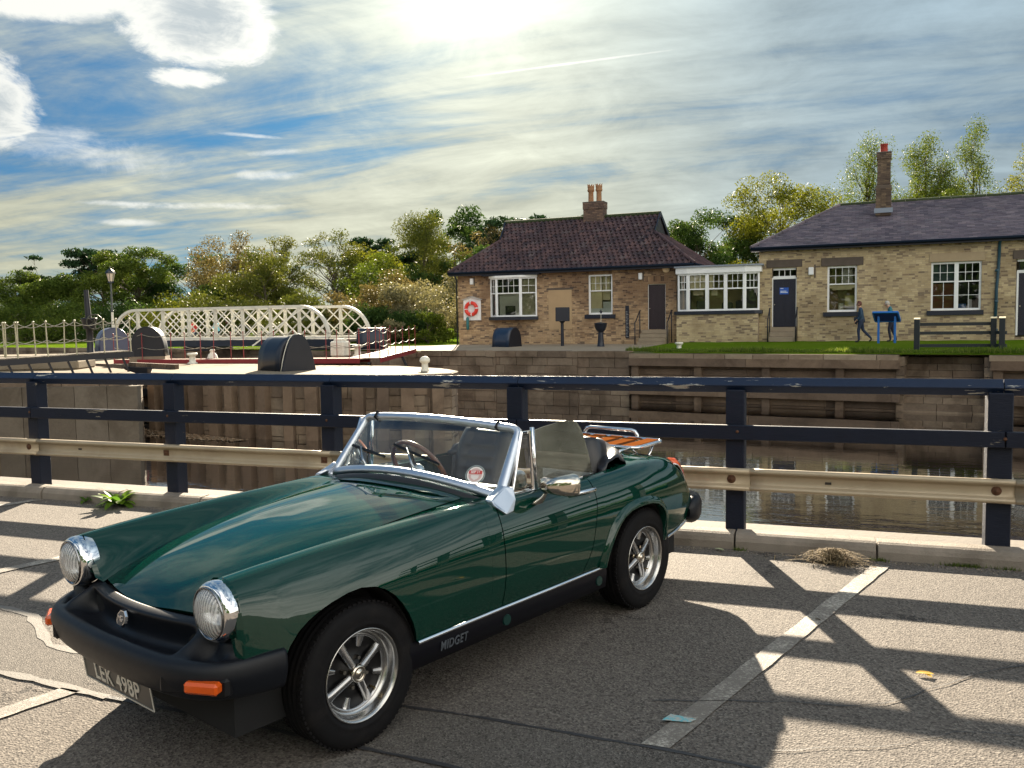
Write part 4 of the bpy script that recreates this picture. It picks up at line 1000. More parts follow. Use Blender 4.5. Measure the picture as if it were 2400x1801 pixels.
    q = MB(o=org); q.box((e0, -ov+.02, zE-.14), (e1, -ov+.06, zE+.0)); q.build('fascia', NAVY, o)
    q = MB(o=org); q.box((e0, -ov, zE-.15), (e1, .0, zE-.13)); q.build('soffit', NAVY, o)
    q = MB(o=org); q.tube([(u0-.05, -.06, .45), (u0-.05, -.06, 3.7), (u0-.05, -.30, 3.95)], .04, 8); q.build('drainpipe', NAVY, o)
    clay = mat('clay_pot', (.26, .135, .065), .8, 0, var=.2, vscale=5); prof = [(.15, 0), (.135, .05), (.125, .5), (.14, .53), (.17, .56), (.175, .62), (.155, .68), (.165, .74), (.175, .80), (.14, .82)]
    DK = piece_mat('stack_brick', [(0, (.15, .10, .08)), (.4, (.10, .072, .062)), (.7, (.20, .135, .10)), (1, (.12, .085, .07))], .9, bump=.5, bscale=40)
    chimney(o, org, -11.41, yR, 6.4, 7.45, 1.0, .62, DK, mat('stack_mortar', (.09, .07, .058), .95), [(-11.62, prof, clay), (-11.20, prof, clay)])
    # things fixed to the wall
    for (u, z) in ((-16.61, 3.61), (-8.18, 3.57)):
        q = MB(o=org); q.bbox((u, -.07, z), (.16, .14, .30), .02); q.build('wall_lamp', WHITE, o); q = MB(o=org); q.box((u+.09, -.02, z-.22), (u+.14, .0, z+.24)); q.build('lamp_bracket', LINTEL, o)
    q = MB(o=org); q.lathe([(.17, 0), (.17, .05), (.13, .08), (.0, .085)], (-7.02, -.005, 3.86), (0, -1, 0), 18); q.build('alarm_disc', mat('alarm_cream', (.70, .52, .34), .5), o)
    g = MB(o=org); g.box((-8.90, -.035, .80), (-8.73, -.004, 2.27)); gg = g.build('depth_gauge', NAVY, o)
    for k in range(18):
        q = MB(o=org); q.box((-8.87, -.039, .86+k*.066), (-8.80 if k % 3 else -8.76, -.035, .872+k*.066)); q.build('gauge_mark', mat('mark_white', (.5, .5, .5), .6), gg)
    it = MB(o=org); it.lathe([(.06, 0), (.06, .04), (.05, .04)], (-9.02, -.0, .62), (0, -1, 0), 14); it.build('drain_outlet', BLACKIRON, o)
    # lifebuoy board and buoy: two things
    b = thing('lifebuoy_board', 'white wooden backboard with pitched top on the cottage wall, holding the red lifebuoy', 'board', bworld(-16.62, -.02, 1.72), BSL)
    for k in range(4):
        x0 = -.47+k*.235; zt = 1.02+.12*(1-abs((x0+.1175)/.47)); q = MB(); q.add([(x0, 0, 0), (x0+.228, 0, 0), (x0+.228, 0, 1.02+.13*(1-abs((x0+.228)/.47))), (x0, 0, 1.02+.13*(1-abs(x0/.47))), (x0, -.04, 0), (x0+.228, -.04, 0), (x0+.228, -.04, 1.02+.13*(1-abs((x0+.228)/.47))), (x0, -.04, 1.02+.13*(1-abs(x0/.47)))], [(4, 5, 6, 7), (0, 4, 7, 3), (1, 2, 6, 5), (3, 7, 6, 2), (0, 1, 5, 4)]); q.build('plank', WHITE, b)
    q = MB(); q.beam((-.52, -.06, 1.0), (0, -.06, 1.155), .16, .03); q.beam((0, -.06, 1.155), (.52, -.06, 1.0), .16, .03); q.build('board_hood', mat('board_grey', (.42, .42, .42), .7), b)
    rg = thing('lifebuoy', 'red lifebuoy ring with white bands, hanging on the cottage wall', 'lifebuoy', bworld(-16.64, -.12, 1.92), BSL)
    q = MB(); q.tube([(.285*math.cos(a), 0, .36+.285*math.sin(a)) for a in np.linspace(0, 2*math.pi, 41)[:-1]], .088, 10, closed=True); q.build('ring', mat('buoy_red', (.62, .035, .020), .45), rg)
    for k in range(4):
        a0 = R(5+90*k); q = MB(); q.tube([(.285*math.cos(a0+t_), 0, .36+.285*math.sin(a0+t_)) for t_ in (-.08, 0, .08)], .0905, 10); q.build('white_band', WHITE, rg)
    tb = MB(o=bworld(-16.83, -.16, 1.25)); p = tb.o; tb.lathe([(.03, 0), (.07, .08), (.075, .55), (.05, .62), (.0, .64)], p, (0, 0, 1), 10); top(tb, 'throw_line_bag', mat('teal_bag', (.02, .13, .14), .6), 'teal throw line bag hanging below the red lifebuoy', 'rescue bag')
cottage()

def glazed_link():
    org = (-4.7, 0, .56); o = thing('glazed_link', 'flat roofed link with a white bay of sash windows between the two brick buildings', 'building', bworld(*org), BSL)
    brick_front(o, org, -6.45, -2.98, .5, 1.80, [], BRICK_R, MORT_R, y=-.50, rank=lambda it: abs(it[0][0]))
    for (a, b) in (((-6.45, -.5), (-6.45, .2)), ((-2.98, -.5), (-2.98, .2))):
        q = MB(o=org); q.add([(a[0], a[1], .5), (b[0], b[1], .5), (b[0], b[1], 1.8), (a[0], a[1], 1.8)], [(0, 1, 2, 3)]); q.build('wall', MORT_R, o)
    q = MB(o=org); q.prism([(-6.56, .1), (-6.56, -.50), (-6.45, -.58), (-3.1, -.58), (-2.82, -.42), (-2.82, .1)], 1.80, 1.95); q.build('window_sill', NAVY, o)
    U = [(-6.42, -.38), (-5.95, -.50), (-5.12, -.50), (-4.33, -.50), (-3.53, -.50), (-2.93, -.30)]
    lamp_ = mat('room_glow', (.55, .48, .26), .8)
    backs = [[(0, 1, 0, 1, DARKROOM, .5)], [(0, 1, .58, 1, CREAM, .15), (.15, .8, .42, .58, CREAM, .3)], [(0, .3, .58, 1, CREAM, .15), (.1, .5, .40, .56, CREAM, .3)], [], [(0, 1, 0, 1, DARKROOM, .4)]]
    for (p, q_), back, nc in zip(zip(U[:-1], U[1:]), backs, (3, 3, 3, 3, 3)):
        P, Q2 = Vector((*p, 0)), Vector((*q_, 0)); L = (Q2-P).length; a = math.atan2(Q2.y-P.y, Q2.x-P.x)
        f = bpy.data.objects.new('bay_light', None); C.objects.link(f); f.parent = o; f.location = (P.x-org[0], P.y-org[1], -org[2]); f.rotation_euler = (0, 0, a)
        z0, z1, zmid, fr, d, bars = 1.95, 3.58, 2.90, .075, .09, .02
        mb = MB(); mb.box((0, 0, z0), (fr, d, z1)); mb.box((L-fr, 0, z0), (L, d, z1)); mb.box((fr, 0, z1-fr), (L-fr, d, z1)); mb.box((fr, -.01, z0), (L-fr, d, z0+fr)); mb.box((fr, .02, zmid-.028), (L-fr, d-.005, zmid+.028)); mb.build('window_frame', WHITE, f)
        a0, b0 = fr, L-fr
        for (zl, zh, n_c, n_r, yy) in ((zmid+.028, z1-fr, nc, 2, .03), (z0+fr, zmid-.028, 1, 1, .05)):
            cw, rh = (b0-a0)/n_c, (zh-zl)/n_r
            for i in range(1, n_c): q = MB(); q.box((a0+i*cw-bars/2, yy, zl), (a0+i*cw+bars/2, yy+.03, zh)); q.build('glazing_bar', WHITE, f)
            for j in range(1, n_r): q = MB(); q.box((a0, yy+.002, zl+j*rh-bars/2), (b0, yy+.028, zl+j*rh+bars/2)); q.build('glazing_bar', WHITE, f)
            for i in range(n_c):
                for j in range(n_r):
                    q = MB(); t1, t2 = rng.uniform(-.012, .012), rng.uniform(-.012, .012); x0, x1, y0 = a0+i*cw+bars/2, a0+(i+1)*cw-bars/2, yy+.016; zz0, zz1 = zl+j*rh+bars/2, zl+(j+1)*rh-bars/2
                    q.add([(x0, y0-t1*.3, zz0), (x1, y0+t1*.3-t2*.2, zz0), (x1, y0+t1*.3+t2*.2, zz1), (x0, y0-t1*.3+t2*.2, zz1)], [(0, 1, 2, 3)]); q.build('pane', PANE, f)
        for (b_0, b_1, c0, c1, m, by) in back:
            q = MB(); q.box((a0+(b0-a0)*b_0, by, z0+fr+(z1-z0-2*fr)*c0), (a0+(b0-a0)*b_1, by+.012, z0+fr+(z1-z0-2*fr)*c1)); q.build('blind', m, f)
    q = MB(o=org); q.prism([(-6.50, .3), (-6.50, -.44), (-5.98, -.57), (-3.50, -.57), (-2.86, -.36), (-2.86, .3)], 3.58, 3.84); q.build('fascia', WHITE, o)
    q = MB(o=org); q.prism([(-6.56, 5.5), (-6.56, -.50), (-5.98, -.64), (-3.46, -.64), (-2.78, -.42), (-2.78, 5.5)], 3.84, 3.91); q.build('flat_roof', mat('lead_roof', (.20, .23, .28), .5, 0, var=.2, vscale=2), o)
    q = MB(o=org); q.box((-6.4, 1.2, 1.0), (-2.95, 1.25, 3.6)); q.box((-6.4, -.3, 1.93), (-2.95, 1.2, 1.95)); q.build('room', OLIVE, o)
    for u, s in ((-5.5, .55), (-4.4, .4), (-3.8, .5)):
        q = MB(o=org); q.bbox((u, .4, 2.02+s/4), (.45, .3, s), .05); q.build('furniture', mat('dark_furniture', (.06, .06, .035), .6), o)
glazed_link()

def office():
    org = (2.0, 0, .6); o = thing('brick_office', 'long buff brick single storey building with slate roof and tall brick chimney', 'building', bworld(*org), BSL)
    u0, u1, z0, z1 = -2.98, 15.0, .5, 4.60
    holes = [(-2.46, -1.46, 1.20, 3.70), (-.24, .91, 1.81, 3.70), (3.66, 5.44, 1.79, 3.70), (6.62, 7.65, .72, 3.70)]
    brick_front(o, org, u0, u1, z0, z1, holes, BRICK_R, MORT_R, rank=lambda it: (it[0][2]-1.2)**2+abs(it[0][0])*.1)
    mb = MB(o=org)
    for (a, b) in (((u0, 0), (u0, 8)), ((u0, 8), (u1, 8)), ((u1, 8), (u1, 0))): mb.add([(a[0], a[1], z0), (b[0], b[1], z0), (b[0], b[1], z1), (a[0], a[1], z1)], [(0, 1, 2, 3)])
    mb.build('wall', MORT_R, o)
    it = []
    for k in range(55):
        for s in (0, 1): pass
    row = 0; z = z0
    while z < z1-.05:
        y = .0 if row % 2 else -.11
        while y < 3: it.append(((u0-.004-org[0], y+.11, z+.032-org[2]), (.022, .22, .064), None)); y += .232
        z += .0755; row += 1
    pieces('brick', it, BRICK_R, o, 0)
    for (a, b, zb, zt, m) in ((-2.69, -1.24, 3.73, 4.05, LINTEL), (-.48, 1.15, 3.71, 4.05, LINTEL), (3.58, 5.55, 3.71, 4.04, BUFFSTONE), (6.50, 7.9, 3.71, 4.05, LINTEL)):
        q = MB(o=org); q.bbox(((a+b)/2, -.012, (zb+zt)/2), (b-a, .06, zt-zb), .008); q.build('lintel', m, o)
    # dentil course under the eaves
    it = [((u-org[0], -.03, 4.40-org[2]), (.105, .06, .07), None) for u in np.arange(u0+.1, 14.8, .225)]; pieces('dentil', it, BRICK_R, o, 80)
    q = MB(o=org); q.box((u0, -.028, 4.30), (u1, -.004, 4.35)); q.build('string_course', MORT_R, o)
    navyd = mat('navy_door', (.004, .0055, .020), .4, 0, var=.2, vscale=4)
    door_leaf(o, org, -2.42, -1.50, 1.22, 3.24, .09, navyd, WHITE)
    s_ = MB(o=org); s_.box((-2.15, .070, 2.60), (-1.79, .078, 2.88)); sg = s_.build('door_sign', mat('sign_blue', (.012, .085, .42), .4), o)
    for (a, b, z) in ((-2.12, -2.0, 2.83), (-2.12, -1.88, 2.715), (-2.12, -1.82, 2.665)):
        q = MB(o=org); q.box((a, .066, z), (b, .0695, z+.028)); q.build('sign_lettering', mat('sign_white', (.6, .65, .75), .5), sg)
    tr = MB(o=org); tr.box((-2.42, .07, 3.31), (-1.50, .14, 3.37)); tr.box((-2.42, .07, 3.62), (-1.50, .14, 3.70)); tr.build('transom_frame', WHITE, o)
    for k in range(4):
        q = MB(o=org); a = -2.40+k*.225; q.add([(a+.012, .11, 3.37), (a+.213, .112, 3.37), (a+.213, .108, 3.62), (a+.012, .11, 3.62)], [(0, 1, 2, 3)]); q.build('pane', PANE, o)
        if k: q = MB(o=org); q.box((a-.012, .08, 3.37), (a+.012, .13, 3.62)); q.build('glazing_bar', WHITE, o)
    q = MB(o=org); q.box((-2.45, .5, 3.3), (-1.46, .52, 3.7)); q.build('room', DARKROOM, o)
    for k in range(3):
        q = MB(o=org); h = (1.2-.6)/3; q.bbox((-1.97, -(3-k)*.15+.02, .6+h*(k+.5)), (1.05, (3-k)*.30, h-.006), .012); q.build('step', STEP, o)
    for u in (-2.52, -1.41):
        q = MB(o=org); q.tube([(u, -.95, .58), (u, -.95, 1.55), (u, -.80, 1.62), (u, -.25, 2.02), (u, -.05, 2.02)], .024, 8); q.tube([(u, -.25, .6), (u, -.25, 2.0)], .022, 8); q.build('handrail', BLACKIRON, o)
    shelf = mat('shelf_yellow', (.60, .52, .16), .7, 0, var=.2, vscale=4)
    sash(o, org, -.24, .91, 1.81, 3.70, .06, 4, 2, 2.96, back=[(0, 1, .52, .60, CREAM, .12), (.12, .88, .48, .53, CREAM, .13), (.60, 1, .08, .34, shelf, .35), (.0, .32, .0, .5, mat('room_tan', (.30, .20, .10), .8), .5), (.36, .55, .0, .16, mat('paper', (.7, .66, .5), .7), .25), (.5, .9, .62, 1, mat('net', (.52, .50, .40), .8), .3)], room=OLIVE)
    q = MB(o=org); q.box((-.39, -.08, 1.62), (1.0, .06, 1.805)); q.build('window_sill', NAVY, o)
    sash(o, org, 3.66, 4.57, 1.79, 3.70, .06, 3, 2, 2.93, lower=(2, 2), back=[(0, 1, 0, .56, BROWN, .11), (0, 1, .58, 1, mat('dark_blind', (.05, .085, .095), .6), .2)])
    sash(o, org, 4.57, 5.44, 1.79, 3.70, .06, 3, 2, 2.93, lower=(2, 2), back=[(.0, .42, 0, .10, mat('box_blue', (.02, .10, .30), .5), .3), (.55, .7, 0, .2, mat('jug_white', (.5, .48, .5), .5), .3)])
    q = MB(o=org); q.box((3.52, -.08, 1.60), (5.53, .06, 1.785)); q.build('window_sill', NAVY, o)
    door_leaf(o, org, 6.72, 7.55, .78, 3.18, .09, navyd, WHITE)
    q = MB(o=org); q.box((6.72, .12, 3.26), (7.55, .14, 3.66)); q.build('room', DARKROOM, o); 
    for k in range(3):
        q = MB(o=org); a = 6.74+k*.27; q.add([(a+.012, .10, 3.27), (a+.258, .10, 3.27), (a+.258, .10, 3.62), (a+.012, .10, 3.62)], [(0, 1, 2, 3)]); q.build('pane', PANE, o)
    q = MB(o=org); q.box((6.66, .06, 3.25), (7.62, .13, 3.29)); q.box((6.66, .06, 3.62), (7.62, .13, 3.70)); q.build('transom_frame', WHITE, o)
    q = MB(o=org); q.bbox((-.88, -.07, 3.53), (.20, .14, .32), .02); q.build('wall_lamp', WHITE, o); q = MB(o=org); q.box((-.76, -.02, 3.25), (-.70, 0, 3.8)); q.build('lamp_bracket', LINTEL, o)
    teal = mat('pipe_teal', (.012, .055, .085), .45, 0, var=.2, vscale=3)
    q = MB(o=org); q.tube([(6.05, -.28, 4.52), (6.03, -.09, 4.35), (6.01, -.07, 3.4), (5.96, -.07, 2.6), (5.93, -.07, .6)], .058, 10); dp = q.build('drainpipe', teal, o)
    for z in (3.3, 2.1, 1.0): c = MB(o=org); c.lathe([(.062, -.05), (.078, -.04), (.078, .04), (.062, .05)], (5.96, -.07, z), (0, 0, 1), 10); c.build('pipe_collar', teal, dp)
    # slate roof, hipped at the left
    ov = .32; zE, zR, yR = 4.56, 6.63, 4.0; e0 = u0-ov; A = Vector((e0, -ov, zE)); sl = Vector((0, yR+ov, zR-zE)); LV = sl.length; rx = .05
    core = MB(o=org); e1 = 15.4; core.add([(e0, -ov, zE), (e1, -ov, zE), (e1, yR, zR), (rx, yR, zR), (e0, 8+ov, zE), (e1, 8+ov, zE)], [(0, 1, 2, 3), (4, 3, 2, 5), (0, 3, 4)]); core.build('roof', ROOFDK, o)
    roof_tiles(o, org, [(0, 0), (e1-e0, 0), (e1-e0, LV), (rx-e0, LV)], (1, 0, 0), sl, A, .30, .155, SLATE, 'roof_slate', .014, 300, wave=False, lap=1.15)
    hv = Vector((rx-e0, 0, zR-zE)); roof_tiles(o, org, [(0, 0), (8+2*ov, 0), (yR+ov, hv.length)], (0, -1, 0), hv, Vector((e0, 8+ov, zE)), .30, .155, SLATE, 'roof_slate', .014, 0, wave=False, lap=1.15)
    def rl(a, b, r, m):
        a, b = Vector(a), Vector(b); n = int((b-a).length/.45)
        for k in range(n):
            q = MB(o=org); q.cyl(a.lerp(b, k/n)+Vector((0, 0, .02+rng.uniform(-.01, .015))), a.lerp(b, (k+.97)/n)+Vector((0, 0, .02+rng.uniform(-.01, .015))), r, r*1.05, 7); q.build('ridge_tile', m, o)
    rl((rx, yR, zR), (e1, yR, zR), .10, MOSS); rl((e0, -ov, zE+.02), (rx, yR, zR+.02), .075, SLATE)
    q = MB(o=org); q.tube([(e0, -ov-.05, zE-.02), (e1, -ov-.05, zE-.02)], .06, 8); q.build('gutter', GUTM, o); q = MB(o=org); q.box((e0, -ov+.02, zE-.13), (e1, -ov+.06, zE)); q.build('fascia', NAVY, o)
    q = MB(o=org); q.box((e0, -ov, zE-.14), (e1, 0, zE-.12)); q.build('soffit', NAVY, o)
    redpot = mat('red_pot', (.30, .035, .022), .75, 0, var=.2, vscale=6)
    DK = piece_mat('chimney_brick', [(0, (.20, .145, .10)), (.3, (.13, .095, .075)), (.6, (.26, .19, .125)), (.8, (.09, .068, .058)), (1, (.18, .13, .095))], .9, big=(.5, .5, .5), bump=.5, bscale=40); DM = mat('mortar_dark', (.10, .078, .06), .95)
    c = chimney(o, org, 1.87, 2.6, 5.9, 8.55, .50, .50, DK, DM, [(1.86, [(.16, 0), (.155, .05), (.14, .30), (.165, .32), (.165, .37)], redpot)])
    q = MB(o=org); q.bbox((1.87, 2.6, 6.55), (.62, .62, 1.3), .02); it = []
    for k in range(15):
        for j in range(3): it.append(((1.87-.22+j*.20-org[0]+(.03 if k % 2 else 0), 2.6-.32, 5.95+k*.0755+.03-org[2]), (.19, .03, .064), None))
    q.build('chimney_base', DM, c); pieces('brick', it, DK, c, 300)
    q = MB(o=org); q.box((1.50, 2.20, 6.02), (2.24, 2.26, 6.22)); q.build('lead_flashing', mat('lead', (.20, .24, .30), .5), c)
office()
# ------------------------------------------------------------------ the sports car (x forward, y to its left, z up, origin on the ground under the rear axle)
def car_paint():
    m = bpy.data.materials.new('green_paint'); m.use_nodes = True; t = NT(m.node_tree); p = t.n['Principled BSDF']
    tc = t.add('ShaderNodeTexCoord').outputs['Object']
    n = t.noise(tc, 3.0, 4, 0.6)
    t.put(p.inputs['Base Color'], t.mix(n, (0.0012, 0.026, 0.0175), (0.0016, 0.032, 0.0205)))
    dust = t.noise(tc, 120, 3, 0.7)
    t.put(p.inputs['Roughness'], t.math('ADD', 0.42, t.math('MULTIPLY', dust, 0.10))); p.inputs['Specular IOR Level'].default_value = 0.0
    p.inputs['Coat Weight'].default_value = 1.0; p.inputs['Coat IOR'].default_value = 1.58
    t.put(p.inputs['Coat Roughness'], t.math('ADD', 0.008, t.math('MULTIPLY', t.smooth(t.noise(tc, 9, 4, 0.6), 0.45, 0.75), 0.03)))
    b = t.add('ShaderNodeBump'); b.inputs['Strength'].default_value = 0.05; b.inputs['Distance'].default_value = 0.004
    t.put(b.inputs['Height'], t.noise(tc, 5.0, 2, 0.5)); t.put(p.inputs['Coat Normal'], b.outputs[0])
    return m

def interp(x, xs, ys):
    """smooth interpolation (Catmull-Rom on uneven knots) of rows ys at x"""
    xs = np.asarray(xs, float); ys = np.asarray(ys, float)
    if xs[0] > xs[-1]: xs = xs[::-1]; ys = ys[::-1]
    x = min(max(x, xs[0]), xs[-1])
    i = int(np.clip(np.searchsorted(xs, x)-1, 0, len(xs)-2))
    h = xs[i+1]-xs[i]; s = (x-xs[i])/h
    dlt = (ys[1:]-ys[:-1])/((xs[1:]-xs[:-1])[(...,)+(None,)*(ys.ndim-1)] if ys.ndim > 1 else (xs[1:]-xs[:-1]))
    def slope(k):
        if k == 0: return dlt[0]
        if k == len(xs)-1: return dlt[-1]
        a, b = dlt[k-1], dlt[k]
        w = np.where(a*b > 0, 2*a*b/np.where(np.abs(a+b) < 1e-12, 1, a+b), 0)      # harmonic: no overshoot
        return w
    m0, m1 = slope(i), slope(i+1)
    h00 = 2*s**3-3*s*s+1; h10 = s**3-2*s*s+s; h01 = -2*s**3+3*s*s; h11 = s**3-s*s
    return h00*ys[i]+h10*h*m0+h01*ys[i+1]+h11*h*m1

SIDE = {   # cross-sections of the flank, crest to sill: (y, z)
 2.53: [(.517,.752),(.572,.738),(.612,.698),(.628,.64),(.634,.58),(.634,.50),(.632,.42),(.625,.335)],
 2.36: [(.523,.766),(.585,.748),(.632,.69),(.653,.62),(.663,.56),(.667,.50),(.667,.42),(.66,.335)],
 2.03: [(.535,.787),(.600,.766),(.645,.71),(.672,.64),(.684,.57),(.688,.50),(.683,.42),(.67,.335)],
 1.70: [(.547,.800),(.612,.779),(.655,.72),(.678,.65),(.688,.58),(.690,.50),(.683,.42),(.665,.335)],
 1.35: [(.575,.808),(.622,.792),(.654,.74),(.676,.67),(.688,.59),(.690,.50),(.682,.42),(.66,.335)],
 1.24: [(.590,.806),(.628,.790),(.655,.74),(.677,.67),(.688,.59),(.690,.50),(.682,.42),(.66,.335)],
 0.90: [(.592,.804),(.630,.788),(.657,.74),(.678,.67),(.689,.59),(.691,.50),(.684,.42),(.66,.335)],
 0.50: [(.588,.802),(.628,.787),(.656,.74),(.677,.67),(.688,.59),(.690,.50),(.684,.42),(.66,.337)],
 0.30: [(.575,.807),(.622,.790),(.654,.74),(.676,.67),(.687,.59),(.689,.50),(.683,.42),(.66,.338)],
 0.00: [(.550,.813),(.607,.793),(.645,.74),(.668,.67),(.679,.59),(.682,.50),(.676,.42),(.655,.342)],
 -.25: [(.530,.803),(.586,.782),(.625,.73),(.648,.66),(.659,.58),(.662,.50),(.655,.42),(.635,.350)],
 -.42: [(.515,.782),(.568,.760),(.603,.71),(.624,.645),(.634,.575),(.637,.50),(.630,.43),(.612,.362)],
 -.54: [(.502,.735),(.545,.717),(.577,.675),(.598,.62),(.608,.56),(.611,.50),(.605,.44),(.588,.375)],
 -.63: [(.490,.640),(.525,.632),(.553,.612),(.573,.58),(.583,.54),(.586,.50),(.581,.45),(.565,.388)],
 -.69: [(.478,.545),(.510,.541),(.535,.533),(.551,.52),(.559,.505),(.561,.49),(.557,.455),(.543,.398)],
}
for k_, q_ in SIDE.items(): (y0, z0), (y1, z1) = q_[:2]; q_.insert(1, (y0+.45*(y1-y0), z0-.17*(z0-z1)))
SX = sorted(SIDE); SY = np.array([SIDE[x] for x in SX])
def flank(x): return interp(x, SX, SY)                       # (8, 2)
def flank_y(x, z):
    q = flank(x)
    return float(interp(z, q[:, 1], q[:, 0]))

FARCH = [(2.392,.45),(2.382,.47),(2.366,.50),(2.33,.540),(2.29,.567),(2.24,.590),(2.186,.607),(2.111,.624),(2.05,.628),(1.985,.617),(1.937,.595),(1.895,.562),(1.86,.522),(1.828,.475),(1.80,.425),(1.783,.385),(1.772,.35),(1.766,.335)]
RARCH = [(.440,.335),(.432,.40),(.41,.452),(.375,.505),(.335,.543),(.29,.572),(.22,.594),(.145,.602),(.06,.602),(-.002,.597),(-.07,.582),(-.118,.558),(-.152,.525),(-.172,.485),(-.180,.44),(-.183,.39),(-.185,.348)]
def bottom(x):
    for A in (FARCH, RARCH):
        if A[-1][0] <= x <= A[0][0]:
            xs = [a[0] for a in A][::-1]; zs = [a[1] for a in A][::-1]
            return float(np.interp(x, xs, zs))
    if x > FARCH[0][0]: return .45
    return float(flank(x)[-1, 1])

def side_rows(xs_of_row, nrow=22, s=1, crest=True):
    """rows from crest to bottom; xs_of_row(f) gives the x list for the fraction f down the side"""
    rows = []
    for j in range(nrow+1):
        f = j/nrow; r = []
        for x in xs_of_row(f):
            q = flank(x); zt = q[0, 1]; zb = bottom(x)
            z = zt+(zb-zt)*(f**1.25)
            r.append((x, s*flank_y(x, z), z))
        rows.append(r)
    return rows

XF = [2.565, 2.51]                                            # bonnet front edge at the middle / at its corner
def crest(x): q = flank(x)[0]; return float(q[0]), float(q[1])
BED = [(2.53,.356,.578),(2.4,.366,.628),(2.2,.386,.684),(2.0,.402,.722),(1.7,.418,.763),(1.4,.432,.790),(1.25,.445,.803),(1.1,.455,.812)]
BCZ = [(2.60,.545),(2.565,.575),(2.52,.606),(2.45,.640),(2.3,.693),(2.1,.742),(1.9,.778),(1.6,.812),(1.34,.832),(1.15,.850),(1.0,.86)]
def bedge(x): r = interp(x, [b[0] for b in BED], [b[1:] for b in BED]); return float(r[0]), float(r[1])
def bcen(x): return float(interp(x, [b[0] for b in BCZ], [b[1] for b in BCZ]))
def bonnet_z(x, y):
    yb, ze = bedge(x); z0 = bcen(x); k = min(abs(y)/yb, 1.0)
    return ze+(z0-ze)*(1-k**2.6)
def bx_front(y): return 2.565-.055*(abs(y)/.356)**2
def bx_rear(y): a = min(abs(y)/.45, 1.0); return 1.338-.010*a-.078*a**6

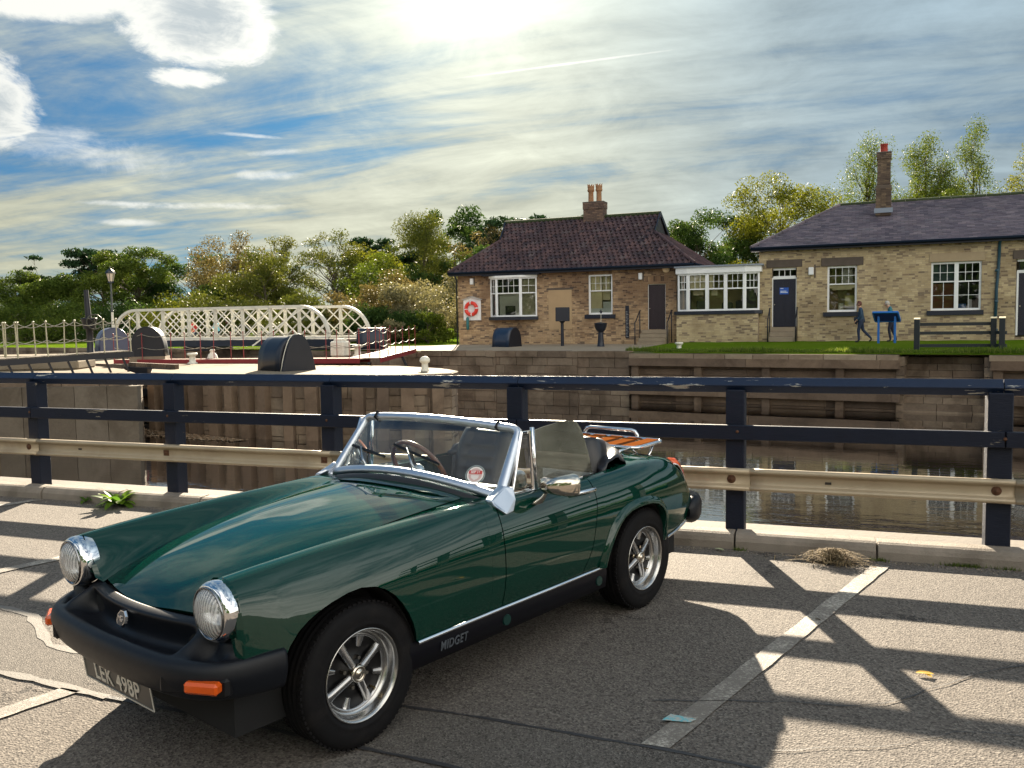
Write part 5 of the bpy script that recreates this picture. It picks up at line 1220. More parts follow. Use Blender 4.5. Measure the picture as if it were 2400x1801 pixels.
def make_car():
    paint = car_paint()
    chrome = mat('chrome', (0.80, 0.80, 0.82), 0.06, 1.0)
    chrome_w = mat('worn_chrome', (0.66, 0.60, 0.52), 0.10, 1.0, var=0.12, vscale=30)
    alu = mat('screen_frame_metal', (0.62, 0.66, 0.73), 0.40, 1.0, var=0.05, vscale=15)
    rubber = mat('black_rubber', (0.0055, 0.0068, 0.0105), 0.45, 0, var=0.18, vscale=25, bump=0.10, bscale=400, spec=0.30, rvar=0.12)
    tyre_m = mat('tyre_rubber', (0.0045, 0.0042, 0.0052), 0.75, 0, var=0.25, vscale=14, bump=0.12, bscale=120, dirt=(0.018, 0.015, 0.014), dscale=9, damt=0.45, spec=0.2)
    black = mat('black_trim', (0.004, 0.004, 0.0055), 0.55, spec=0.3)
    blackp = mat('black_gloss', (0.003, 0.003, 0.006), 0.4, spec=0.25)
    vinyl = mat('black_vinyl', (0.014, 0.014, 0.018), 0.34, 0, var=0.2, vscale=9, bump=0.45, bscale=11, spec=0.5)
    leather = mat('seat_vinyl', (0.020, 0.020, 0.024), 0.36, 0, var=0.15, vscale=20, bump=0.15, bscale=90)
    under = mat('underbody_black', (0.006, 0.006, 0.007), 0.9)
    wood = mat('rack_wood', (0.16, 0.050, 0.013), 0.9, 0, var=0.25, vscale=9, spec=0.0)
    wood_w = mat('steering_wood', (0.12, 0.040, 0.018), 0.25, 0, var=0.2, vscale=20, coat=0.5)
    white = mat('white_paint', (0.78, 0.78, 0.74), 0.4)
    car = thing('sports_car', 'small dark green open sports car with black rubber nose, parked by the timber fence', 'car', (-1.577, 4.934, 0), R(-109.61))

    def panel(name, rows, label=None, flip=False, th=0.012, m=paint, parent=car):
        mb = MB(); mb.grid(rows, flip=flip); o = mb.build(name, m, parent)
        rimmed(o, th)
        if label: o['label'] = label
        return o
    # bonnet
    nx, ny = 70, 48; rows = []
    for i in range(nx+1):
        v = i/nx; r = []
        for j in range(ny+1):
            k = -1+2*j/ny
            yy = k*.40; x0, x1 = bx_front(k*.356), bx_rear(k*.45)
            x = x0+(x1-x0)*(v**1.15); yb, _ = bedge(x)
            y = k*(yb-.003)
            z = bonnet_z(x, y)
            # shallow scoop for the vent ahead of the rear edge
            if x < 1.42 and abs(y) < .42:
                q = max(0, 1-((x-1.30)/.07)**2)*max(0, 1-(y/.40)**4); z -= .010*q
            r.append((x, y, z))
        rows.append(r)
    panel('bonnet', rows, flip=False)
    # front wings
    def wing(s):
        def rear_x(t): return 1.33-.078*t**1.5              # t: 0 side/crest .. 1 at bonnet edge
        rows = []
        xs = sorted(set(list(np.linspace(2.525, 2.41, 6))+[a[0] for a in FARCH]+list(np.linspace(1.75, 1.33, 14))), reverse=True)
        N = 14
        def xline(t): 
            x1 = rear_x(t); x0 = 2.525
            return [x0+(x1-x0)*(2.525-x)/(2.525-1.33) for x in xs]
        for j in range(N+1):
            t = 1-j/N; r = []
            for x in xline(t):
                yc, zc = crest(x); yb, ze = bedge(x)
                f = t*t*(3-2*t); f = 0.55*f+0.45*t**1.6
                y = yc+(yb+.003-yc)*t
                r.append((x, s*y, zc-(zc-(ze-.002))*f))
            rows.append(r)
        # the upper rows share the crest row; resample crest on xs
        mb = MB(); mb.grid(rows, flip=(s > 0))
        mb2rows = side_rows(lambda f: xs, 24, s)
        mb.grid(mb2rows, flip=(s > 0))
        # nose of the wing closing round the lamp
        cen = Vector((2.535, s*.520, .644)); ring = []
        for a in np.linspace(0, 1, 34):
            # section outline at x=2.525 from the bonnet edge over the crest and down the side
            L = [rows[j][0] for j in range(N+1)]+[mb2rows[j][0] for j in range(1, 25)]
            i = a*(len(L)-1); i0 = int(min(i, len(L)-2)); q = Vector(L[i0]).lerp(Vector(L[i0+1]), i-i0); ring.append(q)
        r2 = []
        for k, q in enumerate(ring):
            d = q-cen; d.x = 0; dn = d.normalized()
            r2.append(cen+dn*min(.100, d.length)+Vector((.006 if d.length < .14 else -.0, 0, 0)))
        mid = [a.lerp(b, .5)+Vector((.010, 0, 0)) for a, b in zip(ring, r2)]
        mb.grid([ring, mid, r2], flip=(s < 0))
        o = mb.build('front_wing', paint, car)
        bm = bmesh.new(); bm.from_mesh(o.data); bmesh.ops.remove_doubles(bm, verts=bm.verts, dist=0.0015); bmesh.ops.recalc_face_normals(bm, faces=bm.faces)
        # make sure the side faces outward
        sc = sum((f.normal.y*s)*f.calc_area() for f in bm.faces)
        if sc < 0: bmesh.ops.reverse_faces(bm, faces=bm.faces)
        bm.to_mesh(o.data); bm.free(); rimmed(o, .012)
    wing(1); wing(-1)
    # scuttle with the strip behind the wing, rear quarters and tail: the body
    body = MB()
    rows = []
    ys = np.linspace(-1, 1, 61)
    def seam_x(y):
        a = abs(y)
        if a <= .447: return bx_rear(a)-.005
        t = min((a-.447)/.13, 1); return 1.256+(1.3292-1.256)*t**.7
    for i in range(15):
        v = i/14; r = []
        for k in ys:
            y = k*.585; x0 = seam_x(y); x1 = 1.02+.10*(1-abs(k)**3)
            if abs(y) > .56: x1 = 1.244
            x = x0+(x1-x0)*v
            a = abs(y); yb, ze = bedge(x); yc, zc = crest(x)
            if a <= yb: z = bonnet_z(x, y)
            else:
                t = (a-yb)/max(yc-yb, .01); t = min(t, 1); z = ze+(zc-ze)*t*t*(3-2*t)
            r.append((x, y, z))
        rows.append(r)
    body.grid(rows)
    for s in (1, -1):
        body.grid(side_rows(lambda f: list(np.linspace(1.3292, 1.244, 6)), 20, s), flip=(s > 0))
        # rear quarter
        def door_rear(f):
            zs = [.373, .477, .573, .718, .791]; xs = [.618, .566, .539, .504, .508]
            q = flank(.53); z = q[0, 1]+(q[-1, 1]-q[0, 1])*(f**1.25)
            return float(interp(z, zs, xs))
        ax = [a[0] for a in RARCH]
        tail = [-.22, -.27, -.32, -.37, -.42, -.46, -.50, -.54, -.57, -.60, -.63, -.66, -.69]
        def xs_of(f):
            x0 = door_rear(f)-.006
            return [x0+(.440-x0)*u for u in np.linspace(0, 1, 6)][:-1]+ax+tail
        q = side_rows(xs_of, 26, s)
        body.grid(q, flip=(s > 0))
        # flared lip over the rear wheel
        lip = []; xs = [a[0] for a in RARCH]
        for a in RARCH:
            x, z = a; n = Vector((x-.10, 0, z-.32)).normalized()
            y = flank_y(x, max(z, .36))
            prof = [Vector((x, y-.001, z))+n*.040, Vector((x, y+.012, z))+n*.030, Vector((x, y+.022, z))+n*.012, Vector((x, y+.020, z))-n*.001, Vector((x, y-.02, z))-n*.004]
            lip.append([(p.x, s*p.y, p.z) for p in prof])
        body.grid(lip, flip=(s > 0))
    # rear deck and tail panel
    def deck_z(x): return float(interp(x, [-.69,-.63,-.54,-.42,-.25,0,.16], [.545,.645,.742,.795,.822,.836,.838]))
    rows = []
    for x in [.16, .1, .02, -.06, -.14, -.22, -.30, -.37, -.42, -.46, -.50, -.54, -.57, -.60, -.63, -.66, -.69]:
        yc, zc = crest(x); zd = deck_z(x); r = []
        for k in np.linspace(-1, 1, 41):
            r.append((x, k*yc, zc+(zd-zc)*(1-abs(k)**2.4)))
        rows.append(r)
    body.grid(rows)
    # lower tail
    rows = []
    for (x, hw, z) in ((-.69, .555, .52), (-.70, .552, .46), (-.68, .54, .395), (-.60, .53, .33), (-.47, .53, .295)):
        rows.append([(x, k*hw, z) for k in np.linspace(-1, 1, 9)])
    body.grid(rows)
    bo = body.build('body', paint, car)
    bm = bmesh.new(); bm.from_mesh(bo.data); bmesh.ops.remove_doubles(bm, verts=bm.verts, dist=0.0012)
    bmesh.ops.recalc_face_normals(bm, faces=bm.faces); bm.to_mesh(bo.data); bm.free()
    # recalc may flip loose islands: rebuild orientation by island against the car's middle
    orient(bo, Vector((.6, 0, .45))); rimmed(bo, .012)
    # doors
    for s in (1, -1):
        def dxs(f):
            zs = [.373, .477, .573, .718, .791]; xs = [.618, .566, .539, .504, .508]
            q = flank(.9); z = q[0, 1]+(q[-1, 1]-q[0, 1])*(f**1.25)
            x1 = float(interp(z, zs, xs)); x0 = 1.238
            return [x0+(x1-x0)*u for u in np.linspace(0, 1, 26)]
        rows = side_rows(dxs, 26, s)
        inner = [[(x, s*(abs(y)-.055), z-.004) for x, y, z in rows[0]]]
        mb = MB(); mb.grid(inner+rows, flip=(s > 0)); d = mb.build('door', paint, car); orient(d, Vector((.9, 0, .55))); rimmed(d, .02)
        tr = MB(); tr.grid([[(x, s*(flank_y(x, .79)-.052), z) for x in np.linspace(1.22, .53, 8)] for z in np.linspace(.795, .36, 6)], flip=(s < 0)); tr.build('door_trim', leather, d)
        ws = MB(); ws.box((.50, s*.578-.006, .797), (1.10, s*.578+.006, .810)); ws.build('waist_strip', chrome, d)
        h = MB(); yo = s*flank_y(.6, .752)
        h.tube([(.705, yo+s*.006, .757), (.690, yo+s*.022, .757), (.62, yo+s*.026, .756), (.53, yo+s*.026, .754), (.512, yo+s*.012, .752)], [.007, .010, .011, .013, .011], 8)
        h.build('door_handle', chrome, d)
        k = MB(); k.cyl((.556, yo-s*.002, .712), (.556, yo+s*.012, .711), .013, .011, 14); k.cyl((.556, yo+s*.012, .711), (.556, yo+s*.014, .711), .008, .007, 12); k.build('door_lock', chrome, d)
    # chrome strip along the sill, forward and behind the rear wheel
    for s in (1, -1):
        st = MB()
        a = [(x, s*(flank_y(x, .34)+.004), float(flank(x)[-1, 1])-.004) for x in np.linspace(1.765, .442, 16)]
        b = [(x, s*(flank_y(x, float(flank(x)[-1, 1])+.002)+.004), float(flank(x)[-1, 1])-.004) for x in np.linspace(-.20, -.685, 8)]
        for P in (a, b):
            st = MB(); st.grid([[Vector(p)+Vector((0, 0, .008)) for p in P], [Vector(p)+Vector((0, s*.006, .004)) for p in P], [Vector(p)+Vector((0, s*.006, -.004)) for p in P], [Vector(p)+Vector((0, 0, -.008)) for p in P]], flip=(s > 0)); st.build('sill_trim', chrome, car)
        si = MB(); P = [(x, s*.655) for x in np.linspace(1.80, .40, 8)]
        si.grid([[(x, y, .333) for x, y in P], [(x, y+s*.004, .30) for x, y in P], [(x, y-s*.004, .22) for x, y in P], [(x, y-s*.10, .185) for x, y in P]], flip=(s > 0))
        sill = si.build('sill', blackp, car)
        for x in (1.205, .470):
            pl = MB(); pl.cyl((x, s*.654, .268), (x, s*.6625, .268), .026, .024, 18); pl.build('sill_plug', mat('plug_green', (.004, .03, .026), .3), sill)
    text_obj('model_lettering', 'MIDGET', .052, mat('badge_grey', (.16, .18, .21), .35, .7), car,
             Matrix.Translation((1.549, .662, .272)) @ Matrix.Rotation(R(180), 4, 'Z') @ Matrix.Rotation(R(90), 4, 'X') @ Matrix(((1,.18,0,0),(0,1,0,0),(0,0,1,0),(0,0,0,1))), .002, 1.12, bold=.0006, sx=.80)
    # underbody, wheel wells
    ub = MB(); ub.box((-.55, -.52, .18), (2.50, .52, .40)); ub.box((.44, -.60, .19), (1.74, .60, .34))
    ub.box((2.0, -.42, .38), (2.48, .42, .56)); ub.box((1.35, -.50, .36), (1.98, .50, .68)); ub.box((-.6, -.50, .38), (.18, .50, .70)); ub.build('underbody', under, car)
    for s in (1, -1):
        for (xc, A) in ((2.06, FARCH), (.12, RARCH)):
            w = MB(); w.grid([[(x, s*.655, z-.004) for x, z in A], [(x, s*.42, z-.004) for x, z in A]], flip=(s > 0)); o = w.build('wheel_well', under, car)
    flap = MB(); flap.grid([[(-.19, .50, .39), (-.19, .655, .39)], [(-.20, .50, .30), (-.20, .65, .27)], [(-.215, .51, .255), (-.215, .645, .235)]]); solid(flap.build('mud_flap', black, car), .006)

    # ---- wheels
    def make_wheel(x, s):
        w = bpy.data.objects.new('wheel', None); C.objects.link(w); w.parent = car; w.location = (x, s*.565, .2815)
        ax = (0, s, 0)
        ty = MB()
        prof = [(.168,-.070),(.178,-.082),(.215,-.092),(.250,-.090),(.268,-.078),(.2765,-.062)]
        for g in (-.042, -.014, .014, .042): prof += [(.2795, g-.006-.004), (.2745, g-.004), (.2745, g+.004), (.2795, g+.010)]
        prof += [(.2765,.062),(.268,.078),(.262,.0845),(.250,.089),(.236,.0925),(.215,.0925),(.200,.0905),(.196,.092),(.190,.0895),(.180,.084),(.172,.074)]
        ty.lathe(prof, (0, 0, 0), ax, 72)
        tyre = ty.build('tyre', tyre_m, w)
        tb = MB()
        for k in range(72):                                    # shoulder blocks
            a = 2*math.pi*k/72
            for yy in (-.060, .060):
                c = Vector((math.cos(a)*.2755, yy*s, math.sin(a)*.2755)); M = Matrix.Rotation(-a, 3, 'Y')
                tb.cbox(c, (.008, .024, .013), M)
        tb.build('tread_blocks', tyre_m, w)['kind'] = 'stuff'
        rim = MB()
        rim.lathe([(.168,.070),(.178,.0835),(.1765,.0865),(.172,.0855),(.166,.078),(.1625,.066),(.1605,.050),(.157,.040),(.150,.034),(.141,.0335)], (0,0,0), ax, 64)
        rim.lathe([(.160,-.07),(.158,0),(.157,.040)], (0,0,0), ax, 48)
        rim.build('rim', mat('rim_silver', (.50, .49, .48), .24, 1.0, var=.12, vscale=40, rvar=.1), w)
        dish = MB(); dish.lathe([(.143,.030),(.130,.018),(.085,.012),(.055,.022),(.034,.034),(.0,.036)], (0,0,0), ax, 48); dish.build('wheel_disc', mat('wheel_black', (.003,.003,.004), .4, spec=.3), w)
        sp = MB()
        def bar(a, r0, r1, w0, w1, h0, h1):
            u = Vector((math.cos(a), 0, math.sin(a))); v = Vector((-math.sin(a), 0, math.cos(a))); n = Vector(ax); R_ = []
            for k in range(7):
                q = k/6; r = r0+(r1-r0)*q; ww = w0+(w1-w0)*q+(0.010*max(0, (q-.72)/.28)**2); h = h0+(h1-h0)*q
                R_.append([u*r+v*(-ww)+n*(h-.018), u*r+v*(-ww*.8)+n*(h-.003), u*r+v*(-ww*.35)+n*h, u*r+v*(ww*.35)+n*h, u*r+v*(ww*.8)+n*(h-.003), u*r+v*ww+n*(h-.018)])
            sp.grid(R_, flip=(s < 0))
            e = R_[0]; sp.add(e, [tuple(range(6))])
        for k in range(4): bar(R(62+90*k), .026, .146, .0150, .0165, .052, .036)
        for k in range(4): bar(R(107+90*k), .096, .146, .0105, .018, .032, .035)
        sp.lathe([(.150,.0345),(.146,.037),(.1385,.0355),(.1375,.024)], (0,0,0), ax, 48)
        sp.build('spokes', mat('spoke_silver', (.42, .42, .43), .27, 1.0, var=.1, vscale=40), w)
        cap = MB(); cap.lathe([(.033,.036),(.034,.056),(.031,.062),(.025,.064),(.022,.061),(.017,.061),(.015,.064),(.0,.065)], (0,0,0), ax, 32); cap.build('hub_cap', chrome_w, w)
        for k in range(4):
            nut = MB(); a = R(107+90*k); c = Vector((math.cos(a)*.056, s*.022, math.sin(a)*.056)); nut.cyl(c, c+Vector((0, s*.02, 0)), .009, .008, 6, smooth=False); nut.build('wheel_nut', chrome_w, w)
        valve = MB(); c = Vector((math.cos(R(225))*.122, s*.02, math.sin(R(225))*.122)); valve.cyl(c, c+Vector((0, s*.028, 0)), .005, .004, 8); valve.build('valve', mat('brass', (.5, .38, .2), .35, 1.0), w)
        return w
    make_wheel(2.032, 1); make_wheel(0, 1); make_wheel(2.032, -1); make_wheel(0, -1)

    # ---- headlamps
    lens = bpy.data.materials.new('lamp_lens'); lens.use_nodes = True; t = NT(lens.node_tree); t.n.clear()
    out = t.add('ShaderNodeOutputMaterial'); tc = t.add('ShaderNodeTexCoord').outputs['Object']
    tr = t.add('ShaderNodeBsdfTransparent', i_0=(.93, .95, .96)); gl = t.add('ShaderNodeBsdfGlossy'); gl.inputs['Roughness'].default_value = .03
    wv = t.add('ShaderNodeTexWave', i_0=tc, bands_direction='Y'); wv.inputs['Scale'].default_value = 26; wv.inputs['Distortion'].default_value = 1.5; wv.inputs['Detail Scale'].default_value = .6
    bp = t.add('ShaderNodeBump'); bp.inputs['Strength'].default_value = .35; bp.inputs['Distance'].default_value = .004; t.put(bp.inputs['Height'], wv.outputs[1]); t.put(gl.inputs['Normal'], bp.outputs[0])
    fr = t.add('ShaderNodeFresnel'); fr.inputs[0].default_value = 1.5
    df = t.add('ShaderNodeBsdfDiffuse', i_0=(.80, .80, .80))
    a = t.add('ShaderNodeMixShader', i_0=t.math('ADD', t.math('MULTIPLY', t.smooth(wv.outputs[1], .3, .9), .34), .30), i_1=tr.outputs[0], i_2=df.outputs[0])
    b_ = t.add('ShaderNodeMixShader', i_0=t.math('ADD', t.math('MULTIPLY', fr.outputs[0], 1.3), .06, clamp=True), i_1=a.outputs[0], i_2=gl.outputs[0]); t.l.new(b_.outputs[0], out.inputs[0])
    for s in (1, -1):
        cen = (2.540, s*.520, .643)
        L = MB(o=cen); ax = (1, 0, -.02)
        L.lathe([(.099,-.035),(.1045,-.012),(.1055,.010),(.1035,.026),(.098,.036),(.091,.041),(.087,.040),(.0855,.035)], cen, ax, 48)
        lamp = L.build('headlamp', chrome, car); lamp.location = cen
        ln = MB(); ln.lathe([(.0865,.036),(.080,.047),(.066,.058),(.046,.066),(.024,.070),(.0,.071)], (0,0,0), ax, 40); g = ln.build('lens', lens, lamp)
        rf = MB(); rf.lathe([(.086,.032),(.078,.0),(.058,-.028),(.030,-.044),(.0,-.048)], (0,0,0), ax, 32); rf.build('reflector', mat('reflector', (.75,.76,.78), .12, 1.0), lamp)
        bu = MB(); bu.lathe([(.0,.020),(.010,.016),(.012,.0),(.010,-.03),(.006,-.045)], (0,0,0), ax, 14); bu.build('bulb', mat('bulb_glass', (.45,.45,.47), .1, .6), lamp)
        sr = MB(); sr.lathe([(.0895,.033),(.0905,.046),(.0875,.048),(.0855,.044)], (0,0,0), ax, 40); sr.build('inner_ring', mat('ring_dark', (.25,.26,.28), .15, 1.0), lamp)

    # ---- front bumper: sections along a path from the middle round the corner to the wheel arch
    PX = [(2.735,0),(2.733,.10),(2.728,.20),(2.718,.32),(2.704,.42),(2.680,.50),(2.645,.566),(2.597,.618),(2.54,.652),(2.48,.673),(2.43,.684),(2.392,.688)]
    arc = [0.0]
    for q0, q1 in zip(PX[:-1], PX[1:]): arc.append(arc[-1]+math.dist(q0, q1))
    def path(u): return interp(u, arc, PX)
    def ss(x, a, b): x = max(0, min(1, (x-a)/(b-a))); return x*x*(3-2*x)
    cols = []
    for u in list(np.linspace(0, .36, 15))+[.385, .405, .42, .435, .45]+list(np.linspace(.47, arc[-1], 22)):
        x, y = path(u); t0, t1 = path(max(u-.006, 0)), path(min(u+.006, arc[-1])); tx, ty = t1-t0; d = Vector((ty, -tx, 0)).normalized(); kf = ss(u, .46, .60); d = (Vector((1, 0, 0))*(1-kf)+d*kf).normalized()
        w_open = 1-ss(u, .375, .415); w_bowl = ss(u, .43, .50)*(1-ss(u, .60, .70)); w_side = ss(u, .56, .86)
        back = (bx_front(min(y, .36))+.004-max(0, y-.36)*.25-x)*(1-w_side)-.052*w_side
        zt = (.583-.004*(min(y, .36)/.36)**2-max(0, min(y, .5)-.36)*.12)*(1-w_side)+.524*w_side-.028*w_bowl
        zn = .503-.012*(min(y, .6)/.6)**2+.010*w_side; lip = back+.048*(1-w_side)+.012*w_side
        P = [(back, zt-.035), (back, zt-.004), (back+.005, zt), (lip-.005, zt-.008*(1-w_side)), (lip, zt-.016*(1-w_side)-.002*w_side)]
        za = P[-1][1]
        sol = [(lip+(-.050-lip)*i/5, za+(zn+.006-za)*i/5) for i in range(1, 5)]
        opn = [(lip-.010, za-.020), (lip-.030, za-.062), (lip-.030, .452), (lip+.035, .458)]
        bow = [(lip+(-.050-lip)*.2, za-.022), (lip+(-.050-lip)*.45, za-.046), (lip+(-.050-lip)*.7, za-.050), (lip+(-.050-lip)*.9, zn-.010)]
        for o_, s_, w_ in zip(opn, sol, bow):
            q_ = tuple(s_[i]*(1-w_open)+o_[i]*w_open for i in (0, 1)); P.append(tuple(q_[i]*(1-w_bowl)+w_[i]*w_bowl for i in (0, 1)))
        g_ = 1-.6*w_side
        P += [(-.048*g_, zn-.003), (-.034*g_, zn), (-.014*g_, zn-.008), (-.003*g_, zn-.030), (0.0, zn-.055), (-.004, .425), (-.014, .392), (-.026, .368), (-.044, .354), (-.10, .350)]
        cols.append([(x+d.x*o_, y+d.y*o_, z) for o_, z in P])
    full = [[(x, -y, z) for x, y, z in c] for c in cols[::-1]]+cols[1:]
    mb = MB(); mb.grid(full); bp_ = mb.build('front_bumper', rubber, car); orient(bp_, Vector((2.45, 0, .44)))
    md = bp_.modifiers.new('smooth', 'SUBSURF'); md.levels = 1; md.render_levels = 1
    solid(bp_, .006)
    gb = MB(); gb.box((2.50, -.40, .42), (2.545, .40, .56)); gb.build('grille_void', under, bp_)
    # turn signals set in dark recesses
    amber = mat('amber_lens', (.62, .085, .004), .16, 0, coat=.6)
    for s in (1, -1):
        M = Matrix.Translation((2.632, s*.512, .414)) @ Matrix.Rotation(s*R(27), 4, 'Z')
        rc = MB(); rc.bbox((0, 0, 0), (.044, .26, .070), .012, M); rec = rc.build('lamp_recess', black, bp_)
        il = MB(); il.bbox((.012, s*.060, .008), (.042, .125, .040), .009, M); ind = il.build('indicator', amber, rec)
        sc = MB(); p = M @ Vector((.033, s*.105, .014)); q = M @ Vector((.0336, s*.105, .014)); sc.cyl(p, q, .006, .005, 10); sc.build('lens_screw', black, ind)
    # badge
    bd = MB(); 
    def octa(r, x): return [(x, r*math.cos(R(22.5+45*k)), r*math.sin(R(22.5+45*k))) for k in range(8)]
    c = Vector((2.622, 0, .528)); Mb = Matrix.Translation(c) @ Matrix.Rotation(R(-14), 4, 'Y')
    A, B = [Mb @ Vector(p) for p in octa(.034, 0)], [Mb @ Vector(p) for p in octa(.031, .010)]
    bd.add(A+B, [(i, (i+1) % 8, 8+(i+1) % 8, 8+i) for i in range(8)]+[tuple(range(8, 16))]); badge = bd.build('badge', chrome, bp_)
    bi = MB(); bi.add([Mb @ Vector(p) for p in octa(.027, .0108)], [tuple(range(8))]); bi.build('badge_face', mat('badge_face', (.10,.10,.11), .3, .5), badge)
    text_obj('badge_letters', 'MG', .030, chrome, badge, Mb @ Matrix.Translation((.0115, 0, 0)) @ Matrix.Rotation(R(90), 4, 'Z') @ Matrix.Rotation(R(90), 4, 'X'), .001, .9, sx=.8)
    # number plate below the bumper
    plate_m = mat('plate_black', (.035, .036, .036), .35); silver = mat('plate_silver', (.62, .60, .54), .35, .3)
    Mp = Matrix.Translation((2.655, 0, .306)) @ Matrix.Rotation(R(8), 4, 'Y')
    pb = MB(); pb.bbox((0, 0, 0), (.004, .52, .105), .0015, Mp); plate = pb.build('number_plate', plate_m, car)
    fr_ = MB()
    for (cy, cz, sy, sz) in ((0, -.051, .52, .0035), (.258, 0, .0035, .105), (-.258, 0, .0035, .105)): fr_.cbox((.0035, cy, cz), (.003, sy, sz), None)
    fr_.v = [Mp @ v for v in fr_.v]; fr_.build('plate_edge', silver, plate)
    text_obj('plate_characters', 'LEK 498P', .098, silver, plate, Mp @ Matrix.Translation((.004, 0, -.004)) @ Matrix.Rotation(R(90), 4, 'Z') @ Matrix.Rotation(R(90), 4, 'X'), .0012, 1.06, bold=.0012, sx=.86)
    # rear bumper and tail lamps
    rb = []
    path = [(-.60, .600), (-.70, .592), (-.78, .575), (-.845, .53), (-.885, .45), (-.90, .30), (-.905, .15), (-.905, 0)]
    path = path+[(x, -y) for x, y in path[:-1][::-1]]
    for i, (x, y) in enumerate(path):
        a = Vector(path[max(i-1, 0)]); b = Vector(path[min(i+1, len(path)-1)]); t_ = (b-a).normalized(); n = Vector((-t_.y, t_.x))*(1)
        if n.dot(Vector((x+.2, y))) < 0: n = -n
        e = .35 if i in (0, len(path)-1) else 1
        rb.append([(x+n.x*o_*e, y+n.y*o_*e, .42+(z-.42)*e) for o_, z in ((-.06,.505),(-.015,.505),(.0,.495),(.012,.46),(.010,.39),(-.005,.350),(-.03,.338),(-.07,.338))])
    mb = MB(); mb.grid(rb); o = mb.build('rear_bumper', rubber, car); orient(o, Vector((-.5, 0, .42))); solid(o, .006)
    red = mat('red_lens', (.62, .006, .004), .14, coat=.6); amb2 = mat('amber_tail_lens', (.75, .10, .006), .15, coat=.5)
    for s in (1, -1):
        P = []
        for (x, z) in ((-.455,.766),(-.50,.752),(-.54,.730),(-.585,.688),(-.625,.640),(-.66,.590),(-.685,.548),(-.695,.530)):
            yc = crest(max(x, -.69))[0]; P.append((x, yc, z))
        rows = []
        for i, (x, y, z) in enumerate(P):
            n = Vector((-.75, 0, .65)); w = .046 if 0 < i < len(P)-1 else .02; b = .020 if 0 < i < len(P)-1 else .004
            rows.append([Vector((x, s*(y-w+.02), z)), Vector((x, s*(y-w*.6+.02), z))+n*b, Vector((x, s*(y+w*.4+.02), z))+n*b*1.1, Vector((x, s*(y+w*.85+.018), z-.004))+n*b*.6, Vector((x+.010, s*(y+w+.022), z-.02))])
        mb = MB(); mb.grid(rows[:4]); tl = mb.build('tail_lamp', amb2, car); orient(tl, Vector((-.3, s*.4, .5))); solid(tl, .005)
        mb = MB(); mb.grid(rows[3:]); o = mb.build('red_lens', red, tl); orient(o, Vector((-.3, s*.4, .5))); solid(o, .005)
        tc_ = MB(); tc_.tube([r[4]+Vector((0, s*.002, 0)) for r in rows], .005, 6); tc_.build('lamp_trim', chrome, tl)

    # ---- windscreen
    def scr(k, v):                                            # k -1..1 across, v 0 bottom..1 top
        a = abs(k); cb = Vector((1.205, 0, .888)); ct = Vector((1.010, 0, 1.116)); eb = Vector((1.150, .585, .822)); et = Vector((.955, .540, 1.088))
        b = cb.lerp(eb, 0); 
        bot = Vector((cb.x+(eb.x-cb.x)*a**2.2, eb.y*k, cb.z+(eb.z-cb.z)*a**2.0)); topv = Vector((ct.x+(et.x-ct.x)*a**2.0, et.y*k, ct.z+(et.z-ct.z)*a**2.0))
        return bot.lerp(topv, v)
    gl_ = glass_mat('windscreen_glass', (.86, .93, .91), dirt=.16, gain=1.35)
    g = MB(); g.grid([[scr(k, v) for k in np.linspace(-.985, .985, 33)] for v in np.linspace(.0, 1, 14)], smooth=True)
    ws = bpy.data.objects.new('windscreen', None); C.objects.link(ws); ws.parent = car
    g.build('glass', gl_, ws)
    fm = MB()
    loop = [scr(k, 1.0) for k in np.linspace(-.93, .93, 31)]
    def frame_piece(name, pts, w, dpt, m=alu):
        mb = MB(); n = len(pts); rows = []
        for i, p in enumerate(pts):
            t_ = (pts[min(i+1, n-1)]-pts[max(i-1, 0)]).normalized()
            nrm = Vector((.80, p.y*.25, .60)).normalized(); b = t_.cross(nrm).normalized(); nrm = b.cross(t_).normalized()
            ww = w(i/(n-1)) if callable(w) else w
            rows.append([p+b*ww-nrm*dpt*.5, p+b*ww*.9+nrm*dpt*.35, p+b*ww*.45+nrm*dpt*.6, p-b*ww*.45+nrm*dpt*.6, p-b*ww*.9+nrm*dpt*.35, p-b*ww-nrm*dpt*.5])
        mb.grid(rows, closed_u=True); mb.add(rows[0], [tuple(range(6))]); mb.add(rows[-1], [tuple(range(6))[::-1]])
        o = mb.build(name, m, ws); bm = bmesh.new(); bm.from_mesh(o.data); bmesh.ops.recalc_face_normals(bm, faces=bm.faces); bm.to_mesh(o.data); bm.free(); return o
    frame_piece('top_rail', [scr(k, 1.02) for k in np.linspace(-.90, .90, 31)], .019, .028)
    frame_piece('bottom_rail', [scr(k, -.03)+Vector((.006, 0, -.004)) for k in np.linspace(-.97, .97, 31)], .021, .026)
    frame_piece('base_seal', [scr(k, -.16)+Vector((.022, 0, -.010)) for k in np.linspace(-1.0, 1.0, 31)], .022, .020, mat('dark_seal', (.02, .018, .018), .45))
    for s in (1, -1):
        pts = [scr(s*.895, 1.02), scr(s*.945, 1.018), scr(s*.985, .995), scr(s*1.0, .95)]+[scr(s*1.0, v) for v in np.linspace(.9, .0, 10)]+[scr(s*1.005, -.10)+Vector((.010, s*.004, 0)), scr(s*1.02, -.18)+Vector((.030, s*.008, .004))]
        o = frame_piece('screen_pillar', pts, lambda q: .017+.012*q, .030)
        ft = MB(); P = [(1.255, .612, .812), (1.252, .642, .785), (1.205, .662, .748), (1.150, .655, .752), (1.118, .642, .800), (1.105, .618, .850), (1.150, .602, .860), (1.21, .597, .828)]
        nn = len(P); out_ = [Vector((x, s*(y+.010), z)) for x, y, z in P]; in_ = [Vector((x, s*(y-.030), z)) for x, y, z in P]
